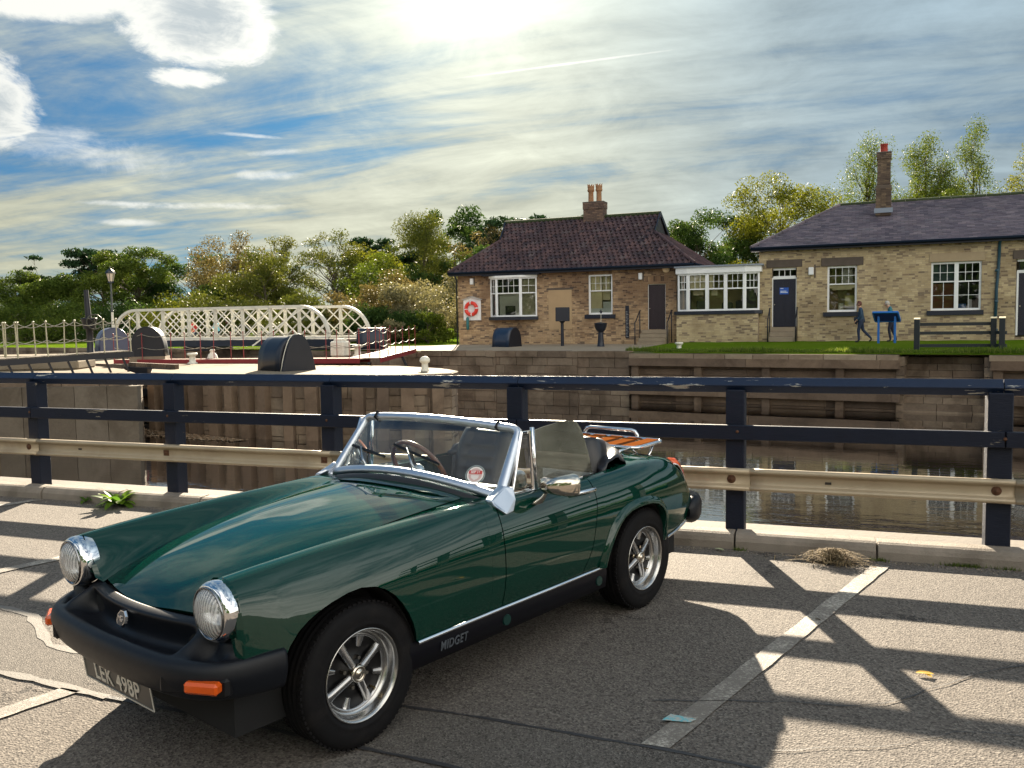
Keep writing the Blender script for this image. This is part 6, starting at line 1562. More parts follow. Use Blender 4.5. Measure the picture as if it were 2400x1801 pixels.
        ft.add(out_+in_, [(i, (i+1) % nn, nn+(i+1) % nn, nn+i) for i in range(nn)]+[tuple(range(nn))[::-1], tuple(range(nn, 2*nn))])
        f_ = ft.build('pillar_foot', alu, ws); bm = bmesh.new(); bm.from_mesh(f_.data); bmesh.ops.recalc_face_normals(bm, faces=bm.faces); bm.to_mesh(f_.data); bm.free(); bevel(f_, .006, 2)
    jt = MB()
    for k in (-.80, .80): p = scr(k, 1.02); jt.cbox(p+Vector((.008, 0, .004)), (.036, .004, .044), Matrix.Rotation(R(-40), 3, 'Y'))
    jt.build('rail_joint', black, ws)
    # tax disc in its holder
    pd = scr(.745, .16); nrm = Vector((.78, .30, .55)).normalized(); q = nrm.to_track_quat('Z', 'Y').to_matrix().to_4x4(); Mt = Matrix.Translation(pd+nrm*.004) @ q
    def disc(name, r, h, m, par):
        mb = MB(); mb.add([Mt @ Vector((r*math.cos(2*math.pi*k/32), r*math.sin(2*math.pi*k/32), h)) for k in range(32)], [tuple(range(32))]); return mb.build(name, m, par)
    hold = MB(); hold.add([Mt @ Vector((rr*math.cos(2*math.pi*k/40), rr*math.sin(2*math.pi*k/40), .001)) for rr in (.049, .044) for k in range(40)], [(k, (k+1) % 40, 40+(k+1) % 40, 40+k) for k in range(40)])
    th_ = hold.build('tax_disc', mat('holder_grey', (.25,.30,.30), .2), ws)
    disc('disc_paper', .041, .0015, mat('paper_white', (.78,.74,.72), .6), th_); disc('disc_face', .033, .0022, mat('disc_pink', (.62,.42,.40), .6), th_)
    bb = MB(); bb.box((-.033, .004, .0026), (.033, .021, .0030), Mt); bb.build('disc_band', mat('disc_red', (.55,.05,.05), .6), th_)
    text_obj('disc_lettering', 'SEP 16', .017, mat('paper_white', (.78,.74,.72), .6), th_, Mt @ Matrix.Translation((0, .0125, .0034)), .0003, 1.0, bold=.0004)
    sh = MB(); sh.add([Mt @ Vector(p) for p in ((-.020,-.002,.0026),(.020,-.002,.0026),(.018,-.016,.0026),(0,-.028,.0026),(-.018,-.016,.0026))], [(0,4,3,2,1)]); sh.build('disc_shield', mat('disc_pale', (.72,.66,.64), .6), th_)
    # wipers
    for (y0, yt) in ((.085, .34), (-.29, -.02)):
        b = Vector((1.175+.01, y0, .858)); k1 = (yt+.02)/.56; 
        wp = MB(); wp.lathe([(.016,0),(.016,.012),(.010,.022),(.0,.024)], b-Vector((0,0,.012)), (.3, 0, 1), 14)
        tip = scr((y0-.105)/.57, .36)+Vector((.022, 0, .016)); wp.tube([b+Vector((0,0,.008)), b.lerp(tip, .35)+Vector((.012, 0, .012)), tip], [.008, .007, .004], 6)
        w = wp.build('wiper', mat('wiper_metal', (.45,.47,.50), .25, 1.0), car)
        bl = MB(); a = scr((y0-.22)/.57, .415)+Vector((.012, 0, .010)); c_ = scr((y0+.135)/.57, .17)+Vector((.012, 0, .010)); bl.beam(a, c_, .012, .012, (.7, 0, .6)); bl.build('wiper_blade', black, w)
    for y in (-.12, .0): 
        j = MB(); j.lathe([(.010,0),(.010,.008),(.005,.016),(.0,.017)], (1.215, y, bonnet_z(1.215, y)), (0,0,1), 12); j.build('washer_jet', chrome, car)

    # ---- quarterlights and door glass
    dgl = glass_mat('door_glass', (.84, .92, .88), dirt=.20, gain=1.6)
    for s in (1, -1):
        y = s*.590
        ql = MB(); tri = [Vector((1.075, y, .806)), Vector((.975, y-s*.02, 1.085)), Vector((.915, y-s*.02, 1.085)), Vector((.915, y, .806))]
        ql.tube(tri, .0085, 8, closed=True, smooth=False); ql.tube([Vector((.895, y, .80)), Vector((.893, y-s*.02, 1.10))], .011, 8); q_ = ql.build('quarterlight', chrome, car)
        qg = MB(); qg.add([tri[0], tri[1], tri[2], tri[3]], [(0, 1, 2, 3)]); qg.build('glass', dgl, q_)
        qs = MB(); qs.tube([p+Vector((0, -s*.002, 0)) for p in ((tri[0]*.94+tri[2]*.06), tri[1]*.95+tri[3]*.05, tri[2]*.95+tri[0]*.05, tri[3]*.95+tri[1]*.05)], .006, 6, closed=True); qs.build('rubber_seal', black, q_)
        qc = MB(); qc.tube([Vector((.99, y-s*.012, .835)), Vector((1.0, y-s*.03, .87)), Vector((1.015, y-s*.03, .92))], .006, 6); qc.build('catch', chrome, q_)
        if s > 0:
            P = [(.888, .808), (.886, 1.085), (.80, 1.096), (.70, 1.103), (.62, 1.106), (.575, 1.102), (.535, 1.086), (.508, 1.058), (.485, 1.015), (.452, .93), (.418, .812)]
            dg = MB(); dg.add([(x, y-s*.012*((z-.8)/.3)-s*.004, z) for x, z in P], [tuple(range(len(P)))]); o = dg.build('door_window', dgl, car); solid(o, .004)
    # mirror
    mir = MB(); 
    rows = []
    for (x, w_, h_, cz, cy) in ((.86, .083, .052, .846, .745), (.875, .086, .055, .846, .745), (.91, .082, .052, .846, .743), (.95, .070, .044, .847, .740), (.985, .052, .033, .847, .735), (1.0, .024, .016, .847, .735)):
        r = []
        for k in range(24):
            a = 2*math.pi*k/24; ca, sa = math.cos(a), math.sin(a); e = .55
            r.append((x, cy+w_*math.copysign(abs(ca)**e, ca), cz+h_*math.copysign(abs(sa)**e, sa)))
        rows.append(r)
    Mm = Matrix.Translation((.93, .735, .84)) @ Matrix.Rotation(R(-14), 4, 'Z') @ Matrix.Translation((-.93, -.735, -.84))
    rows = [[Mm @ Vector(p) for p in r] for r in rows]
    mir.grid(rows, closed_u=True); mir.add(rows[-1], [tuple(range(24))]); m_ = mir.build('door_mirror', chrome_w, car)
    bm = bmesh.new(); bm.from_mesh(m_.data); bmesh.ops.recalc_face_normals(bm, faces=bm.faces); bm.to_mesh(m_.data); bm.free()
    mg = MB(); mg.add([Mm @ Vector((.8595, .745+.08*math.copysign(abs(math.cos(a))**.55, math.cos(a)), .846+.049*math.copysign(abs(math.sin(a))**.55, math.sin(a)))) for a in np.linspace(0, 2*math.pi, 25)[:-1]], [tuple(range(24))]); mg.build('mirror_glass', mat('mirror', (.85,.85,.85), .02, 1.0), m_)
    stm = MB(); stm.grid([[(.985+a_*math.cos(t_), .690+b_*math.sin(t_)+c_, z) for t_ in np.linspace(0, 2*math.pi, 15)[:-1]] for (a_, b_, c_, z) in ((.034,.022,-.02,.762),(.033,.022,-.015,.770),(.024,.017,.0,.782),(.014,.011,.018,.798),(.010,.010,.026,.812))], closed_u=True, flip=True); stm.build('mirror_stem', chrome_w, m_)

    # ---- cockpit
    ck = MB(); ck.box((.18, -.56, .34), (1.15, .56, .36)); 
    ck.box((1.0, -.10, .36), (1.15, .10, .62)); ck.box((.2, -.085, .36), (1.05, .085, .55)); ck.box((.15, -.56, .36), (.20, .56, .76)); ck.box((-.35, -.48, .36), (.16, .48, .70)); ck.build('cockpit_tub', black, car)
    da = MB(); da.grid([[(x+.02*(1-(k/.56)**2), k, z) for k in np.linspace(-.555, .555, 15)] for x, z in ((1.14, .835), (1.06, .838), (1.00, .825), (.985, .80), (1.0, .70), (1.02, .60))]); dsh = da.build('dashboard', black, car); orient(dsh, Vector((1.2, 0, .65))); solid(dsh, .01)
    for y in (-.36, -.24, -.10, -.02): 
        gz = MB(); gz.lathe([(.036,0),(.036,.010),(.031,.012),(.030,.006),(.0,.006)], (.992, y, .745), (-1, 0, .25), 20); gz.build('gauge', chrome if y > -.2 else mat('gauge_black', (.02,.02,.02), .2), dsh)
    # steering wheel (right-hand drive)
    sw = MB(); cen = Vector((.80, -.30, .80)); ax = Vector((-.86, 0, .50)).normalized(); a = Vector((0, 1, 0)); b = ax.cross(a)
    sw.tube([cen+a*.185*math.cos(t_)+b*.185*math.sin(t_) for t_ in np.linspace(0, 2*math.pi, 37)[:-1]], .0135, 8, closed=True); wheel_ = sw.build('steering_wheel', wood_w, car)
    ss = MB()
    for k in range(3):
        t_ = R(90+120*k)-math.pi; ss.beam(cen-ax*.02, cen+(a*math.cos(t_)+b*math.sin(t_))*.18, .030, .004, ax)
    ss.lathe([(.04,-.03),(.042,0),(.03,.012),(.0,.014)], cen, ax, 20); ss.cyl(cen-ax*.02, cen-ax*.30, .022, .026, 12); ss.build('spokes', mat('spoke_alu', (.6,.6,.62), .25, 1.0), wheel_)
    # seats
    def seat(y):
        st = MB(); 
        def pad(x0, z0, x1, z1, hw, th, n=7):
            # pleated pad between two points (bottom to top)
            p, q = Vector((x0, 0, z0)), Vector((x1, 0, z1)); t_ = (q-p).normalized(); nrm = Vector((-t_.z, 0, t_.x)); nrm = -nrm if nrm.x < 0 else nrm; R_ = []
            for i in range(n*3+1):
                f = i/(n*3); w = hw*(1-.18*max(0, (f-.7)/.3)**2)*(1-.1*max(0, (.15-f)/.15)); c = p.lerp(q, f); e = 1-abs(2*f-1)**6; tt = th*(.35+.65*e)
                R_.append([Vector((c.x, y+u*w, c.z))+nrm*(tt*.5*(1-abs(u)**5)+(.012*(abs(u) > .62) - .008*(abs(u) < .6)*(1+math.cos(i*2*math.pi/3)))) for u in np.linspace(-1, 1, 17)])
            bk = [[Vector((v.x, v.y, v.z))-nrm*th*.9 for v in r] for r in R_]
            st.grid(R_); st.grid(bk, flip=True)
            st.grid([[r[0] for r in R_], [r[0] for r in bk]]); st.grid([[r[-1] for r in bk], [r[-1] for r in R_]]); st.grid([R_[-1], bk[-1]]); st.grid([bk[0], R_[0]])
        pad(.36, .50, .215, .965, .225, .11)
        pad(.40, .485, .86, .53, .235, .13)
        o = st.build('seat', leather, car); bm = bmesh.new(); bm.from_mesh(o.data); bmesh.ops.remove_doubles(bm, verts=bm.verts, dist=.0005); bmesh.ops.recalc_face_normals(bm, faces=bm.faces); bm.to_mesh(o.data); bm.free()
    seat(.29); seat(-.29)
    gs = MB(); gs.tube([(.66, 0, .55), (.66, .0, .64), (.675, -.005, .70)], .008, 8); gs.lathe([(.0,-.02),(.018,-.012),(.022,.002),(.016,.018),(.0,.023)], (.676, -.005, .715), (0,0,1), 14); gs.build('gear_lever', mat('lever', (.4,.4,.42), .2, 1.0), car)
    for s, (c0, c1) in ((1, ((.30, .50, .80), (.42, .44, .52))), (-1, ((.30, -.50, .80), (.42, -.44, .52)))):
        bt = MB(); bt.beam(c0, c1, .045, .003, (1, 0, .3)); bt.build('seat_belt', mat('belt', (.02,.02,.022), .6), car)
    # folded hood in its cover, heaped behind the seats
    hd = []
    for k in np.linspace(-1, 1, 41):
        y = k*.575; a = abs(k); r = []
        xc = -.03+.21*max(0, a-.55)/.45; hw = .175-.06*a**3; hh = .118-.055*a**3.0; z0 = .815-.012*a
        for j in range(13):
            t_ = math.pi*j/12; wr = .008*math.sin(9*y*3.1+3*t_)+.006*math.sin(23*y+7*t_+1.3)
            r.append((xc+(hw+wr)*math.cos(t_)*(1.0), y, z0+(hh+wr)*math.sin(t_)**.75-.01))
        hd.append(r)
    mb = MB(); mb.grid(hd); o = mb.build('folded_hood', vinyl, car); orient(o, Vector((0, 0, .80))); solid(o, .006)
    tb = MB(); tb.tube([(r[-1][0]-.006, r[-1][1], r[-1][2]+.012) for r in hd], .006, 6); tb.build('hood_binding', black, o)
    for k in (4, 12, 20, 28, 36):
        st_ = MB(); p = Vector(hd[k][-2]); st_.lathe([(.011,0),(.011,.005),(.006,.009),(.0,.009)], p, (-1, 0, .3), 10); st_.build('stud', chrome, o)
    # boot rack
    rk = MB(); fr0 = [(-.30, .40, .838), (-.30, -.40, .838), (-.64, -.40, .846), (-.64, .40, .846)]
    def rounded(P, r, n=5):
        out_ = []
        for i in range(len(P)):
            a, b, c_ = Vector(P[i-1]), Vector(P[i]), Vector(P[(i+1) % len(P)]); u = (a-b).normalized(); v = (c_-b).normalized()
            for k in range(n+1):
                q = k/n; out_.append((b+u*r*(1-q)**2+v*r*q**2))
        return out_
    rk.tube(rounded(fr0, .06), .0115, 8, closed=True)
    for s in (1, -1):
        rk.tube([(-.16, s*.36, .815), (-.20, s*.36, .832), (-.31, s*.36, .838)], .008, 8); rk.tube([(-.62, s*.34, .840), (-.58, s*.34, .78), (-.53, s*.34, .738)], .008, 8); rk.tube([(-.30, s*.36, .838), (-.42, s*.34, .79), (-.585, s*.34, .715)], .006, 6)
        rk.bbox((-.54, s*.34, .738), (.07, .04, .018), .004)
    rack = rk.build('luggage_rack', chrome, car)
    hp = MB(); hp.tube([(-.655, .20, .825), (-.655, .197, .865), (-.655, .18, .888), (-.655, .155, .894), (-.655, -.165, .894), (-.655, -.19, .888), (-.655, -.207, .865), (-.655, -.21, .825)], .0125, 8); hp.build('rack_hoop', chrome, rack)
    for k in range(6):
        y = -.33+k*.132; sl = MB(); sl.beam((-.312, y, .842), (-.628, y, .850), .085, .008); sl.build('slat', wood, rack)
    lid = MB(); lid.tube([(-.08, .42, .815), (-.08, -.42, .815)], .004, 6); lid.build('boot_hinge_strip', black, car)
    return car

def rimmed(o, th):
    solid(o, th); o.data.materials.append(mat('panel_edge', (.0015, .012, .009), .7, spec=0.0)); o.modifiers[-1].material_offset_rim = 1
    e = o.modifiers.new('crisp', 'EDGE_SPLIT'); e.split_angle = R(42)

def orient(o, c):
    """turn every loose piece of a shell so that it faces away from the point c"""
    bm = bmesh.new(); bm.from_mesh(o.data); bmesh.ops.recalc_face_normals(bm, faces=bm.faces)
    seen = set()
    for f0 in bm.faces:
        if f0 in seen: continue
        st = [f0]; seen.add(f0); isl = []
        while st:
            f = st.pop(); isl.append(f)
            for e in f.edges:
                for g in e.link_faces:
                    if g not in seen: seen.add(g); st.append(g)
        k = sum(f.normal.dot(f.calc_center_median()-c)*f.calc_area() for f in isl)
        if k < 0: bmesh.ops.reverse_faces(bm, faces=isl)
    bm.to_mesh(o.data); bm.free()
CAR = make_car()
# ------------------------------------------------------------------ canal furniture, bridge, people
HOODM = mat('hood_navy', (.0045, .011, .026), .38, 0, var=.2, vscale=3, dirt=(.03, .028, .025), dscale=2, damt=.25)
HOODK = mat('hood_black', (.0035, .0045, .011), .5, 0, var=.25, vscale=3)
WIRON = mat('white_iron', (.66, .64, .56), .6, 0, var=.1, vscale=6, dirt=(.30, .26, .2), dscale=3, damt=.35)
STANCH = mat('stanchion_grey', (.36, .34, .24), .55, .2, var=.2, vscale=10)
CHAIN = mat('chain_pale', (.30, .28, .23), .6, .2)
REDP = mat('red_paint', (.22, .022, .026), .5, 0, var=.2, vscale=5)

def hood(name, label, loc, rz, L, W, H, m, flare=.06, point=1.0, endm=None, extra=None):
    """arched cover over lock gear: barrel along local x, end plates"""
    o = thing(name, label, 'gear cover', loc, rz, 'arched covers over the lock gear')
    def arch(k, s=1.0): 
        P = []
        for i in range(17):
            a = math.pi*i/16; y = -math.cos(a)*W/2*s; z = H*s*math.sin(a)**(.62*point) if True else 0
            P.append((y*(1+flare*(1-z/H)), z))
        return P
    mb = MB(); A = arch(0); rows = [[(x, y, z) for y, z in A] for x in np.linspace(-L/2, L/2, 5)]; mb.grid(rows); b = mb.build('barrel', m, o); solid(b, .03, 0)
    for x, s in ((-L/2, 1), (L/2, 1)):
        q = MB(); P = [(x, y, z) for y, z in arch(0, .985)]; q.add(P+[(x+.02, y, z) for _, y, z in P], [tuple(range(17)), tuple(range(17, 34))[::-1]]); q.build('end_plate', endm or m, o)
    rim = MB(); rim.tube([(L/2+.01, y, z) for y, z in A], .022, 6); rim.build('rim', endm or m, o)
    if extra: extra(o)
    return o

def hoods():
    def big(o):
        q = MB(); A = [((i-8)/8*.56, 1.05*(1-abs((i-8)/8)**2.5)) for i in range(17)]
        q.add([(.64, y, z) for y, z in A]+[(.74, y, z) for y, z in A], [tuple(range(17)), tuple(range(17, 34))[::-1]]+[(i, i+1, 18+i, 17+i) for i in range(16)]); q.build('front_plate', HOODK, o)
        w = MB(); w.tube([(.64, y*1.01, z*1.012) for y, z in A], .014, 6); w.build('white_edge', WIRON, o)
        b = MB(); b.bbox((.45, 0, 1.0), (.34, .14, .05), .01); b.build('top_plate', WIRON, o)
    hood('gear_cover', 'large black arched gear cover with pointed end plate, nearest on the concrete island', (-15.12, 21.75, .30), R(-22), 1.15, 1.02, .97, HOODM, .08, 1.0, HOODK, big)
    hood('gear_cover', 'square looking dark teal gear cover across the side channel, behind the red footbridge', (-19.95, 35.55, .45), R(20), 1.25, .95, .98, HOODM, .02)
    def plate(o):
        q = MB(); q.box((-.45, -.485, .30), (.40, -.475, .50)); q.build('notice_plate', mat('notice_grey', (.34, .35, .36), .5), o)
    def plate2(o):
        q = MB(); q.box((-.30, -.50, .28), (.38, -.485, .50), Matrix.Translation((0, 0, 0))); p = q.build('notice_plate', mat('notice_grey', (.34, .35, .36), .5), o); p.rotation_euler = (R(-8), 0, 0); p.location = (0, .03, 0)
    p = bworld(-13.75, -2.5, .42); hood('gear_cover', 'dark blue gear cover with a pale notice plate, standing on the apron before the cottage', tuple(p), BSL+R(-14), .95, .80, .92, mat('hood_blue', (.007, .022, .055), .35, 0, var=.15, vscale=3), .16, .8, HOODK, plate2)
    hood('gear_cover', 'black arched gear cover with a pale rim beside the chain railing, left of the island', (-23.9, 25.85, .55), R(-58), .9, .98, 1.08, HOODM, .22, .8, HOODK, lambda o: MB().box((-.5, -.62, -.25), (.5, .62, 0)).build('brick_base', STONE, o))
    hood('gear_cover', 'bluish rounded gear cover behind the winding post, mostly hidden by the chain railing', (-29.6, 29.8, .60), R(-35), 1.1, 1.15, 1.02, mat('hood_slate', (.05, .06, .11), .35, 0, var=.2, vscale=3), .05, 1.0)
hoods()

def bollards():
    prof = [(.15, 0), (.15, .03), (.095, .06), (.09, .22), (.11, .25), (.155, .27), (.16, .315), (.14, .335), (0, .34)]
    def b(loc, s, lab, pr=prof, m=WIRON):
        mb = MB(o=loc); mb.lathe([(r*s, z*s) for r, z in pr], loc, (0, 0, 1), 18); return top(mb, 'bollard', m, lab, 'bollard', 'white mooring bollards along the lock')
    dome = [(.115, 0), (.115, .02), (.10, .05), (.085, .18), (.09, .22), (.135, .25), (.145, .30), (.12, .36), (.06, .40), (0, .41)]
    b((-10.47, 21.54, .30), 1.0, 'white round headed bollard near the right tip of the concrete island', dome)
    b((-21.4, 25.2, .30), 1.15, 'white flat headed bollard on the island, in front of the lattice bridge')
    cone = [(.24, 0), (.23, .05), (.16, .30), (.09, .36), (.08, .42), (.11, .45), (.07, .50), (0, .51)]
    b((-21.5, 26.4, .30), .95, 'white cone shaped bollard, second on the island beside the flat headed one', cone)
    b((-17.6, 30.2, .36), 1.3, 'white flat headed bollard at the side channel, right of the square bollard', prof)
    def on_lawn(u, y, z, lab): p = bworld(u, y, z); return b(tuple(p), .95, lab)
    on_lawn(-5.0, -6.7, .44, 'small white flat headed bollard at the lawn edge, below the glazed link')
    q = MB(o=(-18.2, 29.9, .36)); c = Vector(q.o); q.bbox(c+Vector((0, 0, .30)), (.62, .55, .60), .05); q.bbox(c+Vector((0, 0, .64)), (.40, .36, .12), .03); q.bbox(c+Vector((0, -.28, .40)), (.22, .03, .18), .01); top(q, 'square_bollard', WIRON, 'white square block bollard standing behind the red footbridge', 'bollard', 'white mooring bollards along the lock')
bollards()

def chain(a, b, sag, r=.008, n=13):
    a, b = Vector(a), Vector(b); mb = MB(); P = [a.lerp(b, i/(n-1))+Vector((0, 0, -sag*4*(i/(n-1))*(1-i/(n-1)))) for i in range(n)]
    mb.tube(P, [r*(1.0+.35*(i % 2)) for i in range(n)], 5, caps=False); return mb

def footbridge():
    # red chained gangway over the channel gates
    o = thing('red_footbridge', 'red chained footbridge with thin red posts leading from the island to the cottage apron', 'footbridge', (-18.5, 26.2, .40)); org = Vector((-18.5, 26.2, .40))
    a, k, e = Vector((-25.0, 25.6, .36)), Vector((-15.0, 26.2, .38)), Vector((-16.9, 32.7, .48))
    def deck(p, q, w):
        mb = MB(o=org); d = (q-p).normalized(); mb.beam(p, q, w, .05); mb2 = MB(o=org); s = d.cross(Vector((0, 0, 1))).normalized()*w/2
        mb2.beam(p+s, q+s, .05, .17); mb2.beam(p-s, q-s, .05, .17); return mb, mb2, s
    pl = piece_mat('deck_plank', [(0, (.30, .24, .18)), (1, (.22, .17, .13))], .9, bump=.3)
    for (p, q, w) in ((a, k, .8), (k, e, 1.1)):
        m1, m2, s = deck(p, q, w); m2.build('side_beam', REDP, o); L = (q-p).length; n = int(L/.24); d = (q-p).normalized(); it = []; M = np.array([[d.x, s.x/(w/2), 0], [d.y, s.y/(w/2), 0], [d.z, 0, 1]])
        for i in range(n): c = p.lerp(q, (i+.5)/n)-org; it.append(((c.x, c.y, c.z+.06), (.21, w-.1, .035), M))
        pieces('plank', it, pl, o)
        posts = []
        m = max(3, int(L/1.15))
        for side in (1, -1):
            T = []
            for i in range(m+1):
                c = p.lerp(q, i/m)+s*side*.96; h = 1.02; st = MB(o=org); st.cyl(c, c+Vector((0, 0, h)), .014, .013, 6); st.lathe([(.0, 0), (.028, .02), (.028, .04), (0, .06)], c+Vector((0, 0, h-.02)), (0, 0, 1), 8); st.build('stanchion', REDP, o); T.append(c)
            for zz, sag in ((1.0, .10), (.52, .08)):
                for c0, c1 in zip(T[:-1], T[1:]):
                    ch = chain(c0+Vector((0, 0, zz))-org, c1+Vector((0, 0, zz))-org, sag); ch.build('chain', CHAIN, o)
    br = MB(o=org); br.beam(k+Vector((.1, .1, -.1)), k+Vector((-.35, 1.2, -.9)), .08, .08); br.beam(e+Vector((.2, -.6, -.1)), e+Vector((.5, -.2, -1.1)), .08, .08); br.build('brace', HOODK, o)
    gate = MB(o=org)
    # dark gates of the channel below it
    g = thing('channel_gate', 'dark wet timber gate of the side channel under the red footbridge', 'lock gate', (-19.4, 26.5, -1.6)); go = Vector((-19.4, 26.5, -1.6)); it = []
    d = (k-a).normalized(); n_ = Vector((-d.y, d.x, 0))
    for i in range(34): c = a.lerp(k, (i+.5)/34)+n_*.5+Vector((0, 0, -1.2))-go; it.append(((c.x, c.y, c.z), (.27, .12, 2.2), np.array([[d.x, n_.x, 0], [d.y, n_.y, 0], [0, 0, 1]])))
    pieces('gate_board', it, TIMBER, g)
footbridge()

def gate_walk():
    # black gangway with grey stanchions over the lock gates, at the left
    p0, p1, p2 = Vector((-20.6, 15.2, .68)), Vector((-18.95, 17.6, .74)), Vector((-18.3, 20.6, .80))
    a, b = Vector((-22.6, 15.8, .70)), Vector((-18.55, 21.2, .80)); a = Vector((-21.2, 15.9, .69)); b = Vector((-19.5, 21.35, .83))
    o = thing('gate_walkway', 'black iron walkway with grey chained posts across the lock gates at the left', 'walkway', (a.x, a.y, .6)); org = Vector((a.x, a.y, .6))
    pts = [Vector((-21.9, 14.9, .66)), Vector((-20.9, 17.7, .73)), Vector((-19.75, 20.6, .82))]
    for p, q in zip(pts[:-1], pts[1:]):
        mb = MB(o=org); mb.beam(p, q, .12, .16, ext=.05); mb.build('side_beam', HOODK, o)
        d = (q-p).normalized(); s = d.cross(Vector((0, 0, 1))).normalized(); mb = MB(o=org); mb.beam(p-s*.9, q-s*.9, .12, .16); mb.build('side_beam', HOODK, o)
        n = int((q-p).length/.22); it = []
        for i in range(n): c = p.lerp(q, (i+.5)/n)-s*.45-org; it.append(((c.x, c.y, c.z+.09), (.20, .92, .035), np.array([[d.x, s.x, 0], [d.y, s.y, 0], [0, 0, 1]])))
        pieces('plank', it, PALE, o)
        m = 4
        for off in (0, -.9):
            T = []
            for i in range(m+1):
                c = p.lerp(q, i/m)+s*off; st = MB(o=org); lean = Vector((rng.uniform(-.04, .04), rng.uniform(-.03, .03), 0)); st.cyl(c, c+lean+Vector((0, 0, 1.05)), .020, .016, 7); st.lathe([(0, 0), (.034, .02), (.034, .05), (0, .07)], c+lean+Vector((0, 0, 1.03)), (0, 0, 1), 8); st.build('stanchion', STANCH, o); T.append((c, lean))
            for zz, sag in ((1.04, .13), (.55, .10)):
                for (c0, l0), (c1, l1) in zip(T[:-1], T[1:]): chain(c0+l0*zz+Vector((0, 0, zz))-org, c1+l1*zz+Vector((0, 0, zz))-org, sag, .010).build('chain', CHAIN, o)
        for i in range(6):
            c = p.lerp(q, (i+.5)/6); br = MB(o=org); br.beam(c+Vector((0, 0, -.08)), c+d*.25+Vector((0, 0, -.75)), .05, .05); br.build('bracket', HOODK, o)
    # gates beneath: heavy boards
    g = thing('lock_gate', 'dark timber lock gate under the black walkway at the left', 'lock gate', (-21, 18.5, -1.7)); go = Vector((-21, 18.5, -1.7)); it = []
    A, B = Vector((-22.3, 23.2, 0)), Vector((-19.2, 21.9, 0)); d = (B-A).normalized(); n_ = Vector((-d.y, d.x, 0)); L = (B-A).length; n = int(L/.26)
    for i in range(n): c = A.lerp(B, (i+.5)/n)+Vector((0, 0, -.75))-go; it.append(((c.x, c.y, c.z), (.25, .14, 2.4), np.array([[d.x, n_.x, 0], [d.y, n_.y, 0], [0, 0, 1]])))
    pieces('gate_board', it, TIMBER, g)
    for z in (.2, -.5, -1.1): mb = MB(o=go); mb.beam(A-n_*.12+Vector((0, 0, z)), B-n_*.12+Vector((0, 0, z)), .18, .22); mb.build('gate_beam', HOODK, g)
    # winding post with hand wheel
    c = Vector((-20.75, 20.05, .80)); w = thing('winding_post', 'tall black winding post with drum and hand wheel on the lock walkway', 'winding gear', tuple(c))
    q = MB(); q.lathe([(.15, 0), (.15, .04), (.10, .10), (.085, .5), (.10, .80), (.16, .84)], (0, 0, 0), (0, 0, 1), 16); q.build('pedestal', HOODK, w)
    q = MB(); q.lathe([(.16, .80), (.185, .90), (.20, 1.06), (.215, 1.08), (.215, 1.12), (.0, 1.13)], (0, 0, 0), (0, 0, 1), 18); q.build('drum', HOODK, w)
    q = MB(); q.cyl((-.02, 0, 1.1), (-.06, 0, 1.95), .085, .065, 10); q.build('rack_bar', HOODK, w)
    q = MB(); cc = Vector((.26, -.05, 1.0)); q.tube([cc+Vector((.08*math.cos(t_)*.3, .24*math.cos(t_), .24*math.sin(t_))) for t_ in np.linspace(0, 2*math.pi, 29)[:-1]], .018, 7, closed=True)
    q = MB(); ax = Vector((.9, -.42, 0)).normalized(); u = Vector((.42, .9, 0)).normalized(); v = Vector((0, 0, 1)); q.tube([cc+(u*math.cos(t_)+v*math.sin(t_))*.22 for t_ in np.linspace(0, 2*math.pi, 29)[:-1]], .018, 7, closed=True)
    for k in range(3): 
        t_ = R(30+60*k); q.cyl(cc+(u*math.cos(t_)+v*math.sin(t_))*.21, cc-(u*math.cos(t_)+v*math.sin(t_))*.21, .010, .010, 6)
    q.cyl(cc, cc-ax*.25, .02, .02, 8); q.build('hand_wheel', mat('wheel_iron', (.06, .06, .045), .45, .5), w)
gate_walk()

def lamp_post():
    o = thing('street_lamp', 'slim white lamp post with black lantern beside the left end of the lattice bridge', 'street lamp', (-37.63, 38, .42))
    q = MB(); q.cyl((0, 0, 0), (0, 0, 2.1), .085, .06, 10); q.build('lower_post', WIRON, o); q = MB(); q.cyl((0, 0, 2.1), (0, 0, 3.75), .055, .045, 10); q.lathe([(.05, 2.08), (.085, 2.1), (.085, 2.16), (.05, 2.18)], (0, 0, 0), (0, 0, 1), 10); q.build('upper_post', mat('post_dark', (.05, .06, .06), .5), o)
    q = MB(); q.lathe([(.13, 3.78), (.23, 4.22)], (0, 0, 0), (0, 0, 1), 6, smooth=False); q.build('lantern_glass', mat('lantern_pale', (.62, .52, .42), .35), o)
    q = MB(); q.lathe([(.16, 3.70), (.15, 3.78), (.0, 3.78)], (0, 0, 0), (0, 0, 1), 6, smooth=False); q.lathe([(.28, 4.22), (.22, 4.36), (.09, 4.46), (.03, 4.50), (.03, 4.58), (0, 4.60)], (0, 0, 0), (0, 0, 1), 6, smooth=False)
    for k in range(6):
        a = R(60*k); q.cyl((.13*math.cos(a), .13*math.sin(a), 3.78), (.23*math.cos(a), .23*math.sin(a), 4.22), .012, .012, 5)
    q.build('lantern_frame', BLACKIRON, o)
lamp_post()

